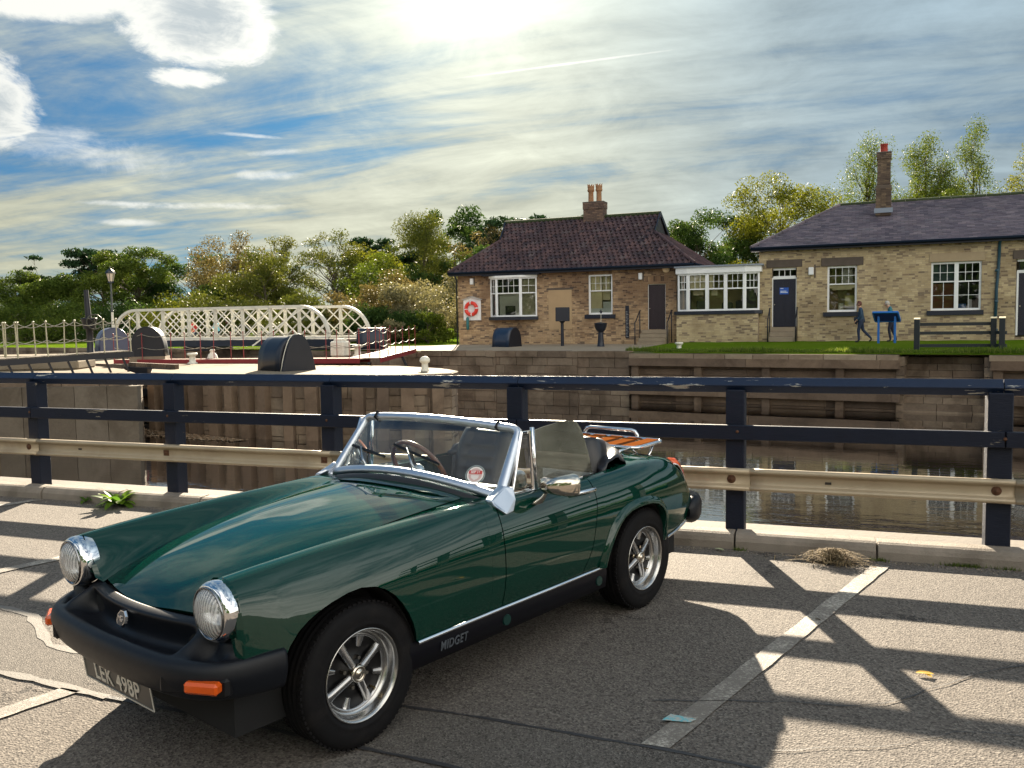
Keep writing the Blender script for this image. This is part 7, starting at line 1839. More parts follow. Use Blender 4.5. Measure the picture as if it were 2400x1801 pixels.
def lattice_bridge():
    x0, x1, Y = -35.6, -22.5, 36.0
    o = thing('swing_bridge', 'long white iron swing bridge with lattice sides and rounded ends', 'bridge', (-29, 37, .9)); org = Vector((-29, 37, .9))
    zb, H = 1.02, 1.50
    def truss(xa, xb, y, tz):
        L = xb-xa; nb = 8; bw = L/nb; f = bpy.data.objects.new('lattice_side', None); C.objects.link(f); f.parent = o
        def topz(x):
            e = min(x-xa, xb-x); r = 1.55
            return zb+H if e >= r else zb+H*math.sqrt(max(0, 1-((r-e)/r)**2))
        P = []
        for e in np.linspace(0, 1, 12): a = math.pi/2*e; P.append(Vector((xa+1.55*(1-math.cos(a)), y, zb+H*math.sin(a))))
        for e in np.linspace(0, 1, 12): a = math.pi/2*(1-e); P.append(Vector((xb-1.55*(1-math.cos(a)), y, zb+H*math.sin(a))))
        q = MB(o=org); n = len(P); rows = []
        for i, p in enumerate(P):
            t_ = (P[min(i+1, n-1)]-P[max(i-1, 0)]).normalized(); nn = Vector((-t_.z, 0, t_.x)); w, h = .085, .065
            rows.append([p+nn*h+Vector((0, -w, 0)), p+nn*h+Vector((0, w, 0)), p-nn*h+Vector((0, w, 0)), p-nn*h+Vector((0, -w, 0))])
        q.grid(rows, closed_u=True, smooth=False); q.build('top_chord', WIRON, f)
        q = MB(o=org); q.box((xa, y-.08, zb-.07), (xb, y+.08, zb+.05)); q.build('bottom_chord', WIRON, f)
        for i in range(1, nb):
            x = xa+bw*i; q = MB(o=org); q.box((x-.075, y-.05, zb+.05), (x+.075, y+.05, topz(x)-.05)); q.box((x-.012, y-.09, zb+.05), (x+.012, y-.05, topz(x)-.05)); q.build('upright', WIRON, f)
        for i in range(nb):
            xl, xr = xa+bw*i, xa+bw*(i+1)
            for (fa, fb) in ((0, 1), (-.5, .5), (.5, 1.5)):
                for sgn in (1, -1):
                    # a bar from bottom to top clipped to the bay and to the arch
                    A = Vector((xl+bw*(fa if sgn > 0 else 1-fa), 0, zb+.03)); B = Vector((xl+bw*(fb if sgn > 0 else 1-fb), 0, zb+H-.05)); pts = [A.lerp(B, k/24) for k in range(25)]; ok = [p for p in pts if xl+.01 <= p.x <= xr-.01 and p.z <= topz(p.x)-.03]
                    if len(ok) > 2: q = MB(o=org); yy = y+(-.03 if sgn > 0 else .012); q.beam((ok[0].x, yy, ok[0].z), (ok[-1].x, yy, ok[-1].z), .055, .016, up=(0, 1, 0)); q.v; q.build('lattice_bar', WIRON, f)
    truss(x0, x1, Y, 0); truss(x0+.9, x1+.9, Y+2.3, 0)
    q = MB(o=org); q.box((x0-.2, Y-.15, zb-.40), (x1+.4, Y-.02, zb-.08)); q.build('girder', HOODM, o)
    q = MB(o=org); q.box((x0, Y-.02, zb-.22), (x1+.9, Y+2.4, zb-.10)); q.build('deck', mat('bridge_deck', (.10, .09, .08), .9), o)
    q = MB(o=org); q.beam((x1-1.2, Y-.15, zb+H), (x1-3.2, Y-1.6, zb-.35), .09, .07); q.build('stay', WIRON, o)
    q = MB(o=org); q.box((x1-1.2, Y-.3, zb-.62), (x1+1.2, Y+2.4, zb-.40)); q.box((x0+4.5, Y, zb-.62), (x0+6.0, Y+2.0, zb-.40)); q.build('bearing', HOODK, o)
    for u in (3.7, 7.3, 10.6):
        q = MB(o=org); q.lathe([(.06, 0), (.06, .05), (0, .06)], (x0+u, Y-.09, zb+.78), (0, -1, 0), 8); q.build('rivet_boss', RUST, o)
lattice_bridge()

# ---- people: one continuous skinned body each, clothes as coloured areas of that body
def person(label, loc, rz, J, cloth, rad=1.0, hairm=None, bag=None):
    o = thing('person', label, 'person', loc, rz)
    names = list(J); V = [Vector(J[n][0]) for n in names]; idx = {n: i for i, n in enumerate(names)}
    E = [(idx[n], idx[J[n][2]]) for n in names if J[n][2]]
    me = bpy.data.meshes.new('body'); me.from_pydata(V, E, []); b = link('body', me, None, o)
    md = b.modifiers.new('skin', 'SKIN'); me.skin_vertices.new() if not me.skin_vertices else None
    for n in names:
        s = me.skin_vertices[0].data[idx[n]]; r = J[n][1]; s.radius = (r[0]*rad, r[1]*rad) if isinstance(r, tuple) else (r*rad, r*rad); s.use_root = (n == 'pelvis')
    sb = b.modifiers.new('sub', 'SUBSURF'); sb.levels = 2; sb.render_levels = 2
    bpy.context.view_layer.update(); dg = bpy.context.evaluated_depsgraph_get(); m2 = bpy.data.meshes.new_from_object(b.evaluated_get(dg)); b.modifiers.clear(); b.data = m2
    m2.materials.clear(); mats_ = [c[1] for c in cloth]
    for m in mats_: m2.materials.append(m)
    segs = [(Vector(J[n][0]), Vector(J[J[n][2]][0]), n) for n in names if J[n][2]]
    for p in m2.polygons:
        c = p.center; best, bn = 1e9, None
        for a, q, n in segs:
            d = q-a; t_ = max(0, min(1, (c-a).dot(d)/max(d.length_squared, 1e-9))); k = (c-(a+d*t_)).length
            if k < best: best, bn = k, n
        for i, (keys, m) in enumerate(cloth):
            if any(bn.startswith(k) for k in keys): p.material_index = i; break
        p.use_smooth = True
    h = Vector(J['head'][0]); f = Vector(J['nose'][0])-h; f.z = 0; f.normalize(); s = Vector((-f.y, f.x, 0))
    hd = MB(); hd.lathe([(0, .115), (.055, .105), (.088, .06), (.098, 0), (.085, -.05), (.05, -.09)], h+Vector((0, 0, .015))-f*.018, (0, 0, 1), 14)
    hd.v = [v for v in hd.v]; hr = hd.build('hair', hairm, o)
    bm = bmesh.new(); bm.from_mesh(hr.data)
    dele = [q for q in bm.faces if (q.calc_center_median()-h).dot(f) > .035 and q.calc_center_median().z < h.z+.055]; bmesh.ops.delete(bm, geom=dele, context='FACES'); bm.to_mesh(hr.data); bm.free(); solid(hr, .012, 1)
    fc = MB()
    for q in (1, -1): fc.lathe([(.011, 0), (.008, .006), (0, .008)], h+f*.082+s*.034*q+Vector((0, 0, .012)), f, 8)
    fc.build('eyes', mat('eye_dark', (.03, .02, .015), .3), o)
    mo = MB(); mo.cbox(h+f*.085+Vector((0, 0, -.048)), (.012, .012, .008)); mo.cbox(h+f*.083+Vector((0, 0, -.048)), (.03, .03, .007)); mo.build('mouth', mat('mouth', (.30, .10, .08), .5), o)
    for q in (1, -1):
        ea = MB(); ea.lathe([(.026, -.006), (.026, .006), (.012, .010)], h+s*.088*q-f*.005, s*q, 8); ea.build('ear', MATS['skin'], o)
    # hands: palm, four fingers, a thumb
    for w, sgn in (('hand_l', 1), ('hand_r', -1)):
        if w in J:
            p = Vector(J[w][0]); par = Vector(J[J[w][2]][0]); d = (p-par).normalized(); sd = d.cross(Vector((0, 0, 1))); sd = sd.normalized() if sd.length > .1 else s; nn = sd.cross(d)
            q = MB(); q.cbox(p+d*.04, (.075, .085, .028), Matrix((sd, d, nn)).transposed())
            for k, L in enumerate((.055, .068, .072, .060)):
                b0 = p+d*.082+sd*(-.028+.019*k); b1 = b0+d*L*.55-nn*.006; b2 = b1+d*L*.35-nn*.022; q.tube([b0, b1, b2], [.0095, .0085, .0065], 6)
            b0 = p+d*.02+sd*.036*sgn; q.tube([b0, b0+d*.03+sd*.022*sgn, b0+d*.06+sd*.024*sgn-nn*.01], [.011, .010, .008], 6); q.build('hand', MATS['skin'], o)
    if bag: bag(o)
    return o

def people():
    skin = mat('skin', (.50, .29, .20), .6); 
    jean = mat('dark_jeans', (.012, .024, .060), .8, 0, var=.2, vscale=20); jacket = mat('navy_jacket', (.010, .040, .085), .7, 0, var=.25, vscale=12); teal = mat('teal_top', (.030, .16, .20), .75, 0, var=.15, vscale=12)
    darkt = mat('dark_trousers', (.008, .011, .030), .8); shoe = mat('dark_shoe', (.012, .012, .015), .6); hair_r = mat('auburn_hair', (.10, .026, .014), .6, 0, var=.3, vscale=40); hair_g = mat('grey_hair', (.42, .40, .37), .7, 0, var=.2, vscale=40)
    cloth1 = [(('head', 'nose', 'neck'), skin), (('hand',), skin), (('foot', 'toe'), shoe), (('knee', 'ankle', 'hip'), jean), (('chest', 'belly', 'sho', 'elb', 'wr', 'pelvis'), jacket)]
    # walking towards -x (left in the view); local +x is the walking direction
    J = {'pelvis': ((0, 0, .86), (.135, .115), None), 'belly': ((.0, 0, 1.0), (.125, .11), 'pelvis'), 'chest': ((.015, 0, 1.20), (.135, .115), 'belly'), 'neck': ((.045, 0, 1.36), .052, 'chest'), 'head': ((.085, 0, 1.475), (.085, .098), 'neck'), 'nose': ((.185, 0, 1.465), .014, 'head'),
         'sho_l': ((.01, .155, 1.28), .062, 'chest'), 'elb_l': ((-.02, .20, 1.04), .050, 'sho_l'), 'wr_l': ((.13, .18, .88), .034, 'elb_l'), 'hand_l': ((.16, .175, .85), .026, 'wr_l'),
         'sho_r': ((.01, -.155, 1.28), .062, 'chest'), 'elb_r': ((-.06, -.20, 1.04), .050, 'sho_r'), 'wr_r': ((.06, -.19, .85), .034, 'elb_r'), 'hand_r': ((.08, -.18, .82), .026, 'wr_r'),
         'hip_l': ((.01, .085, .78), .092, 'pelvis'), 'knee_l': ((.09, .085, .45), .062, 'hip_l'), 'ankle_l': ((.06, .085, .09), .044, 'knee_l'), 'foot_l': ((.10, .085, .04), .038, 'ankle_l'), 'toe_l': ((.21, .09, .03), .030, 'foot_l'),
         'hip_r': ((-.01, -.085, .78), .092, 'pelvis'), 'knee_r': ((-.08, -.085, .47), .062, 'hip_r'), 'ankle_r': ((-.37, -.085, .16), .044, 'knee_r'), 'foot_r': ((-.38, -.085, .10), .036, 'ankle_r'), 'toe_r': ((-.29, -.09, .03), .028, 'foot_r')}
    def bagf(o):
        q = MB(); q.bbox((.06, -.23, .87), (.40, .14, .30), .05, Matrix.Rotation(R(14), 3, 'Y')); b = q.build('shoulder_bag', mat('bag_navy', (.010, .018, .035), .6), o); bevel(b, .03, 2)
        q = MB(); q.tube([(-.02, -.22, 1.0), (-.02, -.17, 1.30), (0, -.05, 1.38), (.04, .08, 1.28)], .014, 6); q.build('bag_strap', MATS['bag_navy'], b)
    p = bworld(1.13, -2.2, .60); person('auburn haired person in navy jacket and jeans, walking with a dark shoulder bag', tuple(p), BSL+math.pi, J, cloth1, 1.0, hair_r, bagf)
    cloth2 = [(('head', 'nose', 'neck'), skin), (('hand', 'wr'), skin), (('foot', 'toe'), shoe), (('knee', 'ankle', 'hip', 'pelvis'), darkt), (('chest', 'belly', 'sho', 'elb'), teal)]
    J2 = {'pelvis': ((0, 0, .90), (.130, .115), None), 'belly': ((.02, 0, 1.04), (.125, .115), 'pelvis'), 'chest': ((.06, 0, 1.23), (.14, .12), 'belly'), 'neck': ((.115, 0, 1.38), .054, 'chest'), 'head': ((.185, 0, 1.475), (.086, .10), 'neck'), 'nose': ((.285, 0, 1.445), .015, 'head'),
          'sho_l': ((.06, .165, 1.31), .064, 'chest'), 'elb_l': ((.08, .21, 1.06), .052, 'sho_l'), 'wr_l': ((.29, .14, 1.10), .034, 'elb_l'), 'hand_l': ((.32, .12, 1.12), .026, 'wr_l'),
          'sho_r': ((.06, -.165, 1.31), .064, 'chest'), 'elb_r': ((.08, -.21, 1.06), .052, 'sho_r'), 'wr_r': ((.29, -.14, 1.10), .034, 'elb_r'), 'hand_r': ((.32, -.12, 1.12), .026, 'wr_r'),
          'hip_l': ((.02, .085, .82), .090, 'pelvis'), 'knee_l': ((.10, .09, .47), .062, 'hip_l'), 'ankle_l': ((.03, .09, .09), .044, 'knee_l'), 'foot_l': ((.07, .09, .04), .038, 'ankle_l'), 'toe_l': ((.18, .10, .03), .030, 'foot_l'),
          'hip_r': ((-.02, -.085, .82), .090, 'pelvis'), 'knee_r': ((-.05, -.09, .47), .062, 'hip_r'), 'ankle_r': ((-.20, -.09, .09), .044, 'knee_r'), 'foot_r': ((-.17, -.09, .04), .038, 'ankle_r'), 'toe_r': ((-.06, -.10, .03), .030, 'foot_r')}
    p = bworld(2.22, -1.5, .60); person('grey haired person in teal shirt and dark trousers, reading behind the blue sign stand', tuple(p), BSL+math.pi+R(8), J2, cloth2, 1.0, hair_g)
    # two far walkers half hidden by the lattice bridge
    redt = mat('red_top', (.40, .02, .02), .7); bluet = mat('sky_blue_coat', (.16, .45, .62), .7)
    c3 = [(('head', 'nose', 'neck'), skin), (('hand', 'wr'), skin), (('foot', 'toe'), shoe), (('knee', 'ankle', 'hip', 'pelvis'), jean), (('chest', 'belly', 'sho', 'elb'), redt)]; c4 = [c3[0], c3[1], c3[2], (('knee', 'ankle', 'hip'), darkt), (('chest', 'belly', 'sho', 'elb', 'pelvis'), bluet)]
    person('person in red top crossing behind the white lattice bridge', (-33.2, 39.3, .44), R(180), J, c3, .95, hair_r)
    person('person in light blue coat behind the white lattice bridge', (-31.6, 39.3, .44), R(180), J2, c4, .95, hair_g)
people()

def office_things():
    blue = mat('sign_frame_blue', (.010, .13, .46), .4)
    o = thing('sign_stand', 'bright blue slanted information stand on two legs on the lawn', 'sign stand', bworld(2.05, -3.4, .55), BSL+R(-14))
    for x in (-.29, .29):
        q = MB(); q.box((x-.035, -.03, -.1), (x+.035, .03, 1.05)); q.build('leg', blue, o)
    M = Matrix.Translation((-.02, .02, 1.03)) @ Matrix.Rotation(R(50), 4, 'X')
    q = MB(); q.bbox((0, 0, 0), (.88, .05, .52), .012, M); q.build('panel', mat('panel_navy', (.008, .020, .16), .45), o)
    f = MB(); 
    for (c, s) in (((0, .0, .25), (.90, .075, .05)), ((0, 0, -.25), (.90, .075, .05)), ((-.44, 0, 0), (.05, .075, .45)), ((.44, 0, 0), (.05, .075, .45))): f.cbox(c, s)
    f.v = [M @ v for v in f.v]; f.build('frame', blue, o)
    # small fence by the steps
    fp = mat('small_fence_paint', (.005, .011, .016), .5, 0, var=.2, vscale=5); o = thing('step_fence', 'short dark timber fence with pale sawn post tops guarding the quay steps', 'fence', bworld(4.1, -8.05, .42), BSL+R(-6)); capm = mat('sawn_timber', (.62, .55, .36), .8)
    for (x, y) in ((-1.17, -.15), (.97, .25), (1.20, -.10)):
        q = MB(); q.bbox((x, y, .45), (.165, .165, 1.25), .01); p = q.build('post', fp, o); q = MB(); q.add([(x-.09, y-.09, 1.075), (x+.09, y-.09, 1.075), (x+.09, y+.09, 1.115), (x-.09, y+.09, 1.115), (x-.09, y-.09, 1.06), (x+.09, y-.09, 1.06), (x+.09, y+.09, 1.06), (x-.09, y+.09, 1.06)], [(0, 1, 2, 3), (4, 5, 1, 0), (5, 6, 2, 1), (6, 7, 3, 2), (7, 4, 0, 3)]); q.build('post_top', capm, p)
    for z in (.90, .62, .22):
        q = MB(); q.beam((-1.17, -.05, z), (.97, .33, z), .045, .10); q.build('rail', fp, o)
    for z in (.62, .22):
        q = MB(); q.beam((.97, .25, z), (1.32, -.14, z), .045, .10); q.build('rail', fp, o)
    # box on a post and the bowl on its pedestal before the cottage
    pb = mat('box_navy', (.005, .008, .019), .45)
    o = thing('post_box', 'dark square box on a slim post before the cottage', 'box', bworld(-11.25, -2.0, .40), BSL); q = MB(); q.bbox((.02, 0, 1.51), (.62, .46, .62), .015, Matrix.Rotation(R(18), 3, 'Z')); q.build('box', pb, o); q = MB(); q.cyl((0, 0, .05), (0, 0, 1.15), .075, .065, 12); q.cyl((0, 0, 1.12), (0, 0, 1.22), .07, .16, 12); q.lathe([(.20, 0), (.19, .03), (.08, .07)], (0, 0, 0), (0, 0, 1), 8, smooth=False); q.build('post', pb, o)
    o = thing('water_fountain', 'dark bowl shaped fountain on a tapered pedestal before the cottage', 'fountain', bworld(-9.22, -2.8, .37), BSL)
    q = MB(); q.lathe([(.27, 0), (.27, .05), (.24, .07), (.16, .12), (.13, .35), (.105, .78)], (0, 0, 0), (0, 0, 1), 12); q.build('pedestal', pb, o)
    q = MB(); q.lathe([(.10, .72), (.13, .76), (.20, .84), (.25, .95), (.27, 1.10), (.285, 1.12), (.27, 1.13), (.0, 1.17)], (0, 0, 0), (0, 0, 1), 18); q.build('bowl', pb, o)
    q = MB(); q.cyl((.02, 0, 1.15), (.02, 0, 1.56), .010, .010, 8); q.build('pipe', WIRON, o); q = MB(); q.lathe([(.03, 0), (.05, .04), (.05, .10), (.02, .14), (0, .18)], (.02, 0, 1.54), (0, 0, 1), 8); q.cyl((-.06, 0, 1.62), (.10, 0, 1.62), .016, .016, 6); q.build('tap', BLACKIRON, o)
    q = MB(); 
    for s in (-1, 1): q.cyl((s*.10, 0, .70), (s*.19, 0, .66), .02, .02, 8)
    q.build('side_lugs', pb, o)
office_things()
# ------------------------------------------------------------------ trees: trunk with limbs, crown of leaf-sized faces gathered in clumps
BARK = mat('bark', (.075, .058, .042), .95, 0, var=.35, vscale=9, bump=.7, bscale=20)
def foliage(name, dark, mid, light, tl=.30):
    m = bpy.data.materials.new(name); m.use_nodes = True; MATS[name] = m; t = NT(m.node_tree); p = t.n['Principled BSDF']; out = t.n['Material Output']
    r = t.add('ShaderNodeAttribute', attribute_name='rnd').outputs['Fac']; c = t.ramp(r, [(0, dark), (.5, mid), (1, light)])
    t.put(p.inputs['Base Color'], c); p.inputs['Roughness'].default_value = .55; p.inputs['Specular IOR Level'].default_value = .06
    tr = t.add('ShaderNodeBsdfTranslucent'); t.put(tr.inputs[0], t.vmath('MULTIPLY', t.vmath('SCALE', c, 1.15), (1.04, 1.0, .62)))
    t.l.new(t.add('ShaderNodeMixShader', i_0=tl, i_1=p.outputs[0], i_2=tr.outputs[0]).outputs[0], out.inputs[0]); return m
F_DARK = foliage('leaf_dark', (.020, .045, .014), (.035, .068, .018), (.060, .095, .022), .35)
F_MID = foliage('leaf_mid', (.040, .072, .014), (.070, .105, .018), (.12, .145, .025))
F_OLIVE = foliage('leaf_olive', (.050, .066, .013), (.085, .10, .019), (.14, .14, .028))
F_YEL = foliage('leaf_yellow', (.085, .105, .012), (.13, .145, .016), (.19, .185, .022), .36)
F_LIME = foliage('leaf_lime', (.050, .080, .012), (.085, .118, .017), (.13, .155, .026), .38)
F_BROWN = foliage('leaf_brown', (.085, .070, .028), (.125, .10, .042), (.17, .135, .062), .3)
F_GREY = foliage('leaf_grey', (.12, .11, .062), (.19, .175, .10), (.27, .25, .16), .3)
F_PINE = foliage('needle_dark', (.010, .030, .014), (.018, .042, .018), (.032, .060, .024), .2)

def leaf_cloud(centres, radii, n, size, flat=.6, long=1.0, droop=0.0, rs=NP):
    """n leaf faces gathered round the centres; returns V, F, tone"""
    k = len(centres); centres = np.asarray(centres); radii = np.asarray(radii)
    w = radii**2; w = w/w.sum(); ci = rs.choice(k, n, p=w); d = rs.normal(size=(n, 3)); d /= np.linalg.norm(d, axis=1)[:, None]
    r = rs.random(n)**.45; P = centres[ci]+d*r[:, None]*radii[ci][:, None]*np.array([1, 1, flat]); P[:, 2] -= droop*rs.random(n)**2*radii[ci]
    a = rs.normal(size=(n, 3)); a[:, 2] -= droop*1.2; a /= np.linalg.norm(a, axis=1)[:, None]; b = np.cross(a, rs.normal(size=(n, 3))); b /= np.linalg.norm(b, axis=1)[:, None]+1e-9
    s = size*(.6+.8*rs.random(n)); A = a*s[:, None]*long; B = b*(s*.42)[:, None]
    V = np.stack([P-A, P+B, P+A, P-B], 1).reshape(-1, 3); F = np.arange(4*n).reshape(-1, 4)
    cl = rs.random(k)[ci]; tone = np.clip(.25*rs.random(n)+.45*cl+.15*(r-.5)+.15, 0, 1)
    return V, F, np.repeat(tone, 4)

def limbs(base, targets, r0, mid_frac=.45, lean=0.0, sides=6, wig=.12):
    mb = MB(); base = Vector(base); top_ = max(t_[2] for t_ in targets); trunk_top = base+Vector((lean, 0, (top_-base.z)*.72)); n = 9; P = []
    for i in range(n): f = i/(n-1); P.append(base.lerp(trunk_top, f)+Vector((rng.uniform(-1, 1), rng.uniform(-1, 1), 0))*wig*f*(1-f*.3))
    mb.tube(P, [r0*(1.25 if i == 0 else 1)*(1-.82*i/(n-1)) for i in range(n)], sides+1)
    for t_ in targets:
        t_ = Vector(t_); f = max(.12, min(.95, ((t_.z-base.z)/(trunk_top.z-base.z))*.80-.12+rng.uniform(-.08, .08))); i = f*(n-1); i0 = int(i); a = P[i0].lerp(P[min(i0+1, n-1)], i-i0); d = t_-a
        m1 = a+d*.35+Vector((rng.uniform(-1, 1), rng.uniform(-1, 1), rng.uniform(0, .6)))*.10*d.length; m2 = a+d*.7+Vector((rng.uniform(-1, 1), rng.uniform(-1, 1), rng.uniform(-.2, .5)))*.08*d.length; rr = r0*.42*(1-.6*f)
        mb.tube([a, m1, m2, t_], [rr, rr*.65, rr*.4, rr*.18], 5, caps=False)
        for q in range(2):
            e = t_+Vector((rng.uniform(-1, 1), rng.uniform(-1, 1), rng.uniform(-.3, .8)))*d.length*.22; mb.tube([m2, (m2+e)/2+Vector((0, 0, .05*d.length)), e], [rr*.35, rr*.22, rr*.1], 4, caps=False)
    return mb

def tree(name, label, loc, H, W, m, nleaf, size, nclump=46, base=.22, shape='round', cat='tree', group=None, trunk_r=None, clump=.20, bark=BARK, flat=.65, long=1.0, droop=0.0, hollow=.25, seed=0, tw=1.0):
    if m is not F_PINE and size > .1: nleaf, size = int(nleaf*(2.6 if shape == 'poplar' else 1.9)), size*.70
    rs = np.random.RandomState(seed+int(abs(loc[0])*13+abs(loc[1])*7)); o = thing(name, label, cat, loc, 0, group); cs, rr = [], []
    while len(cs) < nclump:
        x, y, z = rs.uniform(-1, 1, 3)
        if shape == 'round': ok = hollow < x*x+y*y+z*z < 1
        elif shape == 'poplar': w = (1-((z+.25)/1.25)**2)*.95 if z > -.25 else (.75+.25*(z+1)/.75); ok = x*x+y*y < max(w, .05)**2
        elif shape == 'cone': ok = x*x+y*y < (.5*(1-z)+.08)**2
        elif shape == 'umbrella': ok = (x*x+y*y < 1-.6*max(z, 0)) and z > -.55 and abs(z-.35*math.sin(5*x+seed)) < .5
        elif shape == 'dome': ok = x*x+y*y+((z+1)/2)**2 < 1
        else: ok = True
        if ok:
            zz = H*(base+(1-base)*(z+1)/2); cs.append((x*W/2, y*W/2*tw, zz)); rr.append((W*.5*clump+H*.02)*rs.uniform(.65, 1.35))
    V, F, T = leaf_cloud(cs, rr, nleaf, size, flat, long, droop, rs)
    me = mesh_np('crown', V, F, attr=T); link('crown', me, m, o)
    lim = limbs((0, 0, -.1), [cs[i] for i in range(0, len(cs), max(1, len(cs)//26))], trunk_r or H*.022, wig=H*.02); lim.build('trunk', bark, o)
    return o

GZ = .42
def bush(label, loc, H, W, m, n, size, seed=0, **k): return tree('bush', label, loc, H, W, m, n, size, nclump=k.pop('nclump', 34), base=.12, shape='dome', cat='bush', group='bushes in front of the left trees', trunk_r=.06, clump=.30, seed=seed, **k)

def woods():
    T = 'trees beyond the left bank'
    t = lambda name, label, px, *a, **k: tree(name, label, px, *a, group=T, **k)
    t('broadleaf_tree', 'low dark tree at the far left edge of the view', (-86, 73, GZ), 7.6, 9, F_MID, 7600, .20, seed=1, base=.06)
    t('broadleaf_tree', 'bushy dark tree left of the layered conifer at the left edge', (-81, 73, GZ), 6.8, 8.5, F_MID, 7600, .20, seed=2, base=.06)
    t('conifer_tree', 'dark layered conifer standing leftmost above the tree line', (-86.5, 76, GZ), 10.0, 7.5, F_PINE, 6200, .24, nclump=46, base=.10, shape='cone', clump=.26, flat=.25, seed=3)
    t('conifer_tree', 'dark pine with flat top behind the lamp post trees', (-79.5, 79, GZ), 11.6, 7.5, F_PINE, 5200, .24, nclump=30, base=.35, shape='umbrella', clump=.30, flat=.35, seed=4)
    t('broadleaf_tree', 'mid green tree straight behind the lamp post', (-75.5, 75, GZ), 9.8, 9.0, F_MID, 11000, .19, seed=5, base=.10)
    t('broadleaf_tree', 'fresh green tree just right of the lamp post', (-68.5, 73, GZ), 9.6, 8.5, F_MID, 11000, .19, seed=6, base=.10)
    t('broadleaf_tree', 'dark shady tree between the lamp post tree and the tawny willow', (-66, 78, GZ), 9.4, 10, F_DARK, 8000, .22, seed=7, base=.08)
    t('willow_tree', 'rounded tawny willow with dark limbs showing through', (-55.6, 72, GZ), 10.4, 9.6, F_BROWN, 9000, .17, nclump=60, base=.34, shape='dome', clump=.20, hollow=.4, droop=.6, seed=8)
    t('broadleaf_tree', 'dark green undertree below the tawny willow', (-54, 69, GZ), 5.6, 8.5, F_MID, 5600, .22, seed=9, base=.06)
    t('broadleaf_tree', 'wide olive green tree behind the middle of the lattice bridge', (-44.8, 62, GZ), 7.6, 9.6, F_OLIVE, 13000, .15, nclump=70, base=.06, shape='dome', clump=.22, seed=10)
    t('birch_tree', 'thin pale tree with bare twigs rising behind the olive tree', (-47.5, 68, GZ), 9.6, 5.0, F_OLIVE, 2400, .15, nclump=44, base=.4, shape='poplar', clump=.22, seed=11)
    t('broadleaf_tree', 'pale thinning tree with open branches right of the olive tree', (-47.8, 78, GZ), 10.4, 7.5, F_OLIVE, 3400, .17, nclump=50, base=.35, clump=.18, seed=12)
    t('broadleaf_tree', 'yellow green tree in the gap behind the pale thinning tree', (-46.5, 84, GZ), 9.5, 8.5, F_YEL, 4600, .20, seed=13, base=.2)
    t('pine_tree', 'tall dark pine with tiered flat branches, middle of the tree line', (-50.5, 91, GZ), 12.6, 7.5, F_PINE, 4200, .26, nclump=28, base=.45, shape='umbrella', clump=.28, flat=.28, seed=14)
    t('pine_tree', 'second dark pine just left of the tallest tree', (-46.0, 92, GZ), 11.4, 7.0, F_PINE, 3800, .26, nclump=26, base=.45, shape='umbrella', clump=.28, flat=.30, seed=15)
    t('broadleaf_tree', 'lime green rounded tree in front of the tallest tree', (-39.6, 70, GZ), 7.9, 7.6, F_LIME, 9000, .17, nclump=54, base=.08, shape='dome', clump=.24, seed=16)
    t('broadleaf_tree', 'dark crown rising highest behind the ivy covered tree', (-43.2, 98, GZ), 15.2, 9.5, F_DARK, 8200, .26, nclump=56, base=.30, clump=.20, seed=17)
    t('willow_tree', 'tall yellow green willow hanging over dark shade, tallest in the left half', (-37.2, 77, GZ), 12.2, 9.6, F_OLIVE, 22000, .14, nclump=90, base=.16, shape='dome', clump=.18, droop=.9, hollow=.3, seed=18)
    t('broadleaf_tree', 'blue green dark tree below the tall willow', (-36.5, 72, GZ), 6.6, 9.5, F_DARK, 8200, .20, seed=19, base=.05, shape='dome')
    t('broadleaf_tree', 'half bare reddish brown tree right of the tall willow', (-32.8, 82, GZ), 11.2, 6.0, F_BROWN, 1900, .17, nclump=40, base=.40, clump=.20, seed=20)
    t('pine_tree', 'dark spreading pine above the reddish bare tree', (-35.5, 92, GZ), 12.6, 7.0, F_PINE, 3600, .24, nclump=26, base=.48, shape='umbrella', clump=.26, flat=.32, seed=21)
    t('pine_tree', 'large dark pine left of the cottage roof', (-30.3, 86, GZ), 12.8, 9.5, F_PINE, 6400, .24, nclump=44, base=.42, shape='umbrella', clump=.22, flat=.4, seed=22)
    t('pine_tree', 'dark pine with open crown rising behind the cottage roof end', (-25.2, 84, GZ), 12.0, 8.0, F_PINE, 4600, .24, nclump=36, base=.40, shape='umbrella', clump=.24, flat=.4, seed=23)
    t('broadleaf_tree', 'yellow brown tree under the pines beside the cottage', (-28.0, 80, GZ), 8.0, 8, F_BROWN, 3600, .20, seed=24, base=.2)
    t('broadleaf_tree', 'dark ivy covered tree low behind the grey bushes', (-31.0, 76, GZ), 8.2, 8.5, F_DARK, 7200, .22, seed=25, base=.05)
    # bushes
    bush('reddish brown bush behind the right end of the lattice bridge', (-32.6, 56, GZ), 4.0, 6.0, F_BROWN, 5600, .13, 1)
    bush('tawny bush at the centre of the bush row', (-29.2, 54.5, GZ), 4.6, 5.2, F_BROWN, 5200, .13, 2)
    bush('pale silvery bush with feathery top, centre right of the bush row', (-26.4, 52.5, GZ), 4.4, 4.8, F_GREY, 5600, .12, 3)
    bush('large pale grey bush nearest the cottage corner', (-22.2, 51, GZ), 4.9, 5.4, F_GREY, 6400, .12, 4)
    bush('grey bush beside the cottage wall behind the drainpipe', (-19.4, 50, GZ), 4.4, 4.6, F_GREY, 4600, .12, 5)
    bush('dark green bush low in the middle of the bush row', (-28.6, 51.0, GZ), 2.4, 4.8, F_DARK, 4200, .14, 6)
    bush('dark low bush at the foot of the pale grey bush', (-24.6, 49.2, GZ), 2.0, 4.2, F_DARK, 3600, .14, 7)
    bush('young pale green shrubs left of the cottage corner', (-22.4, 46.6, GZ), 1.9, 2.6, F_LIME, 2200, .11, 8, nclump=18)
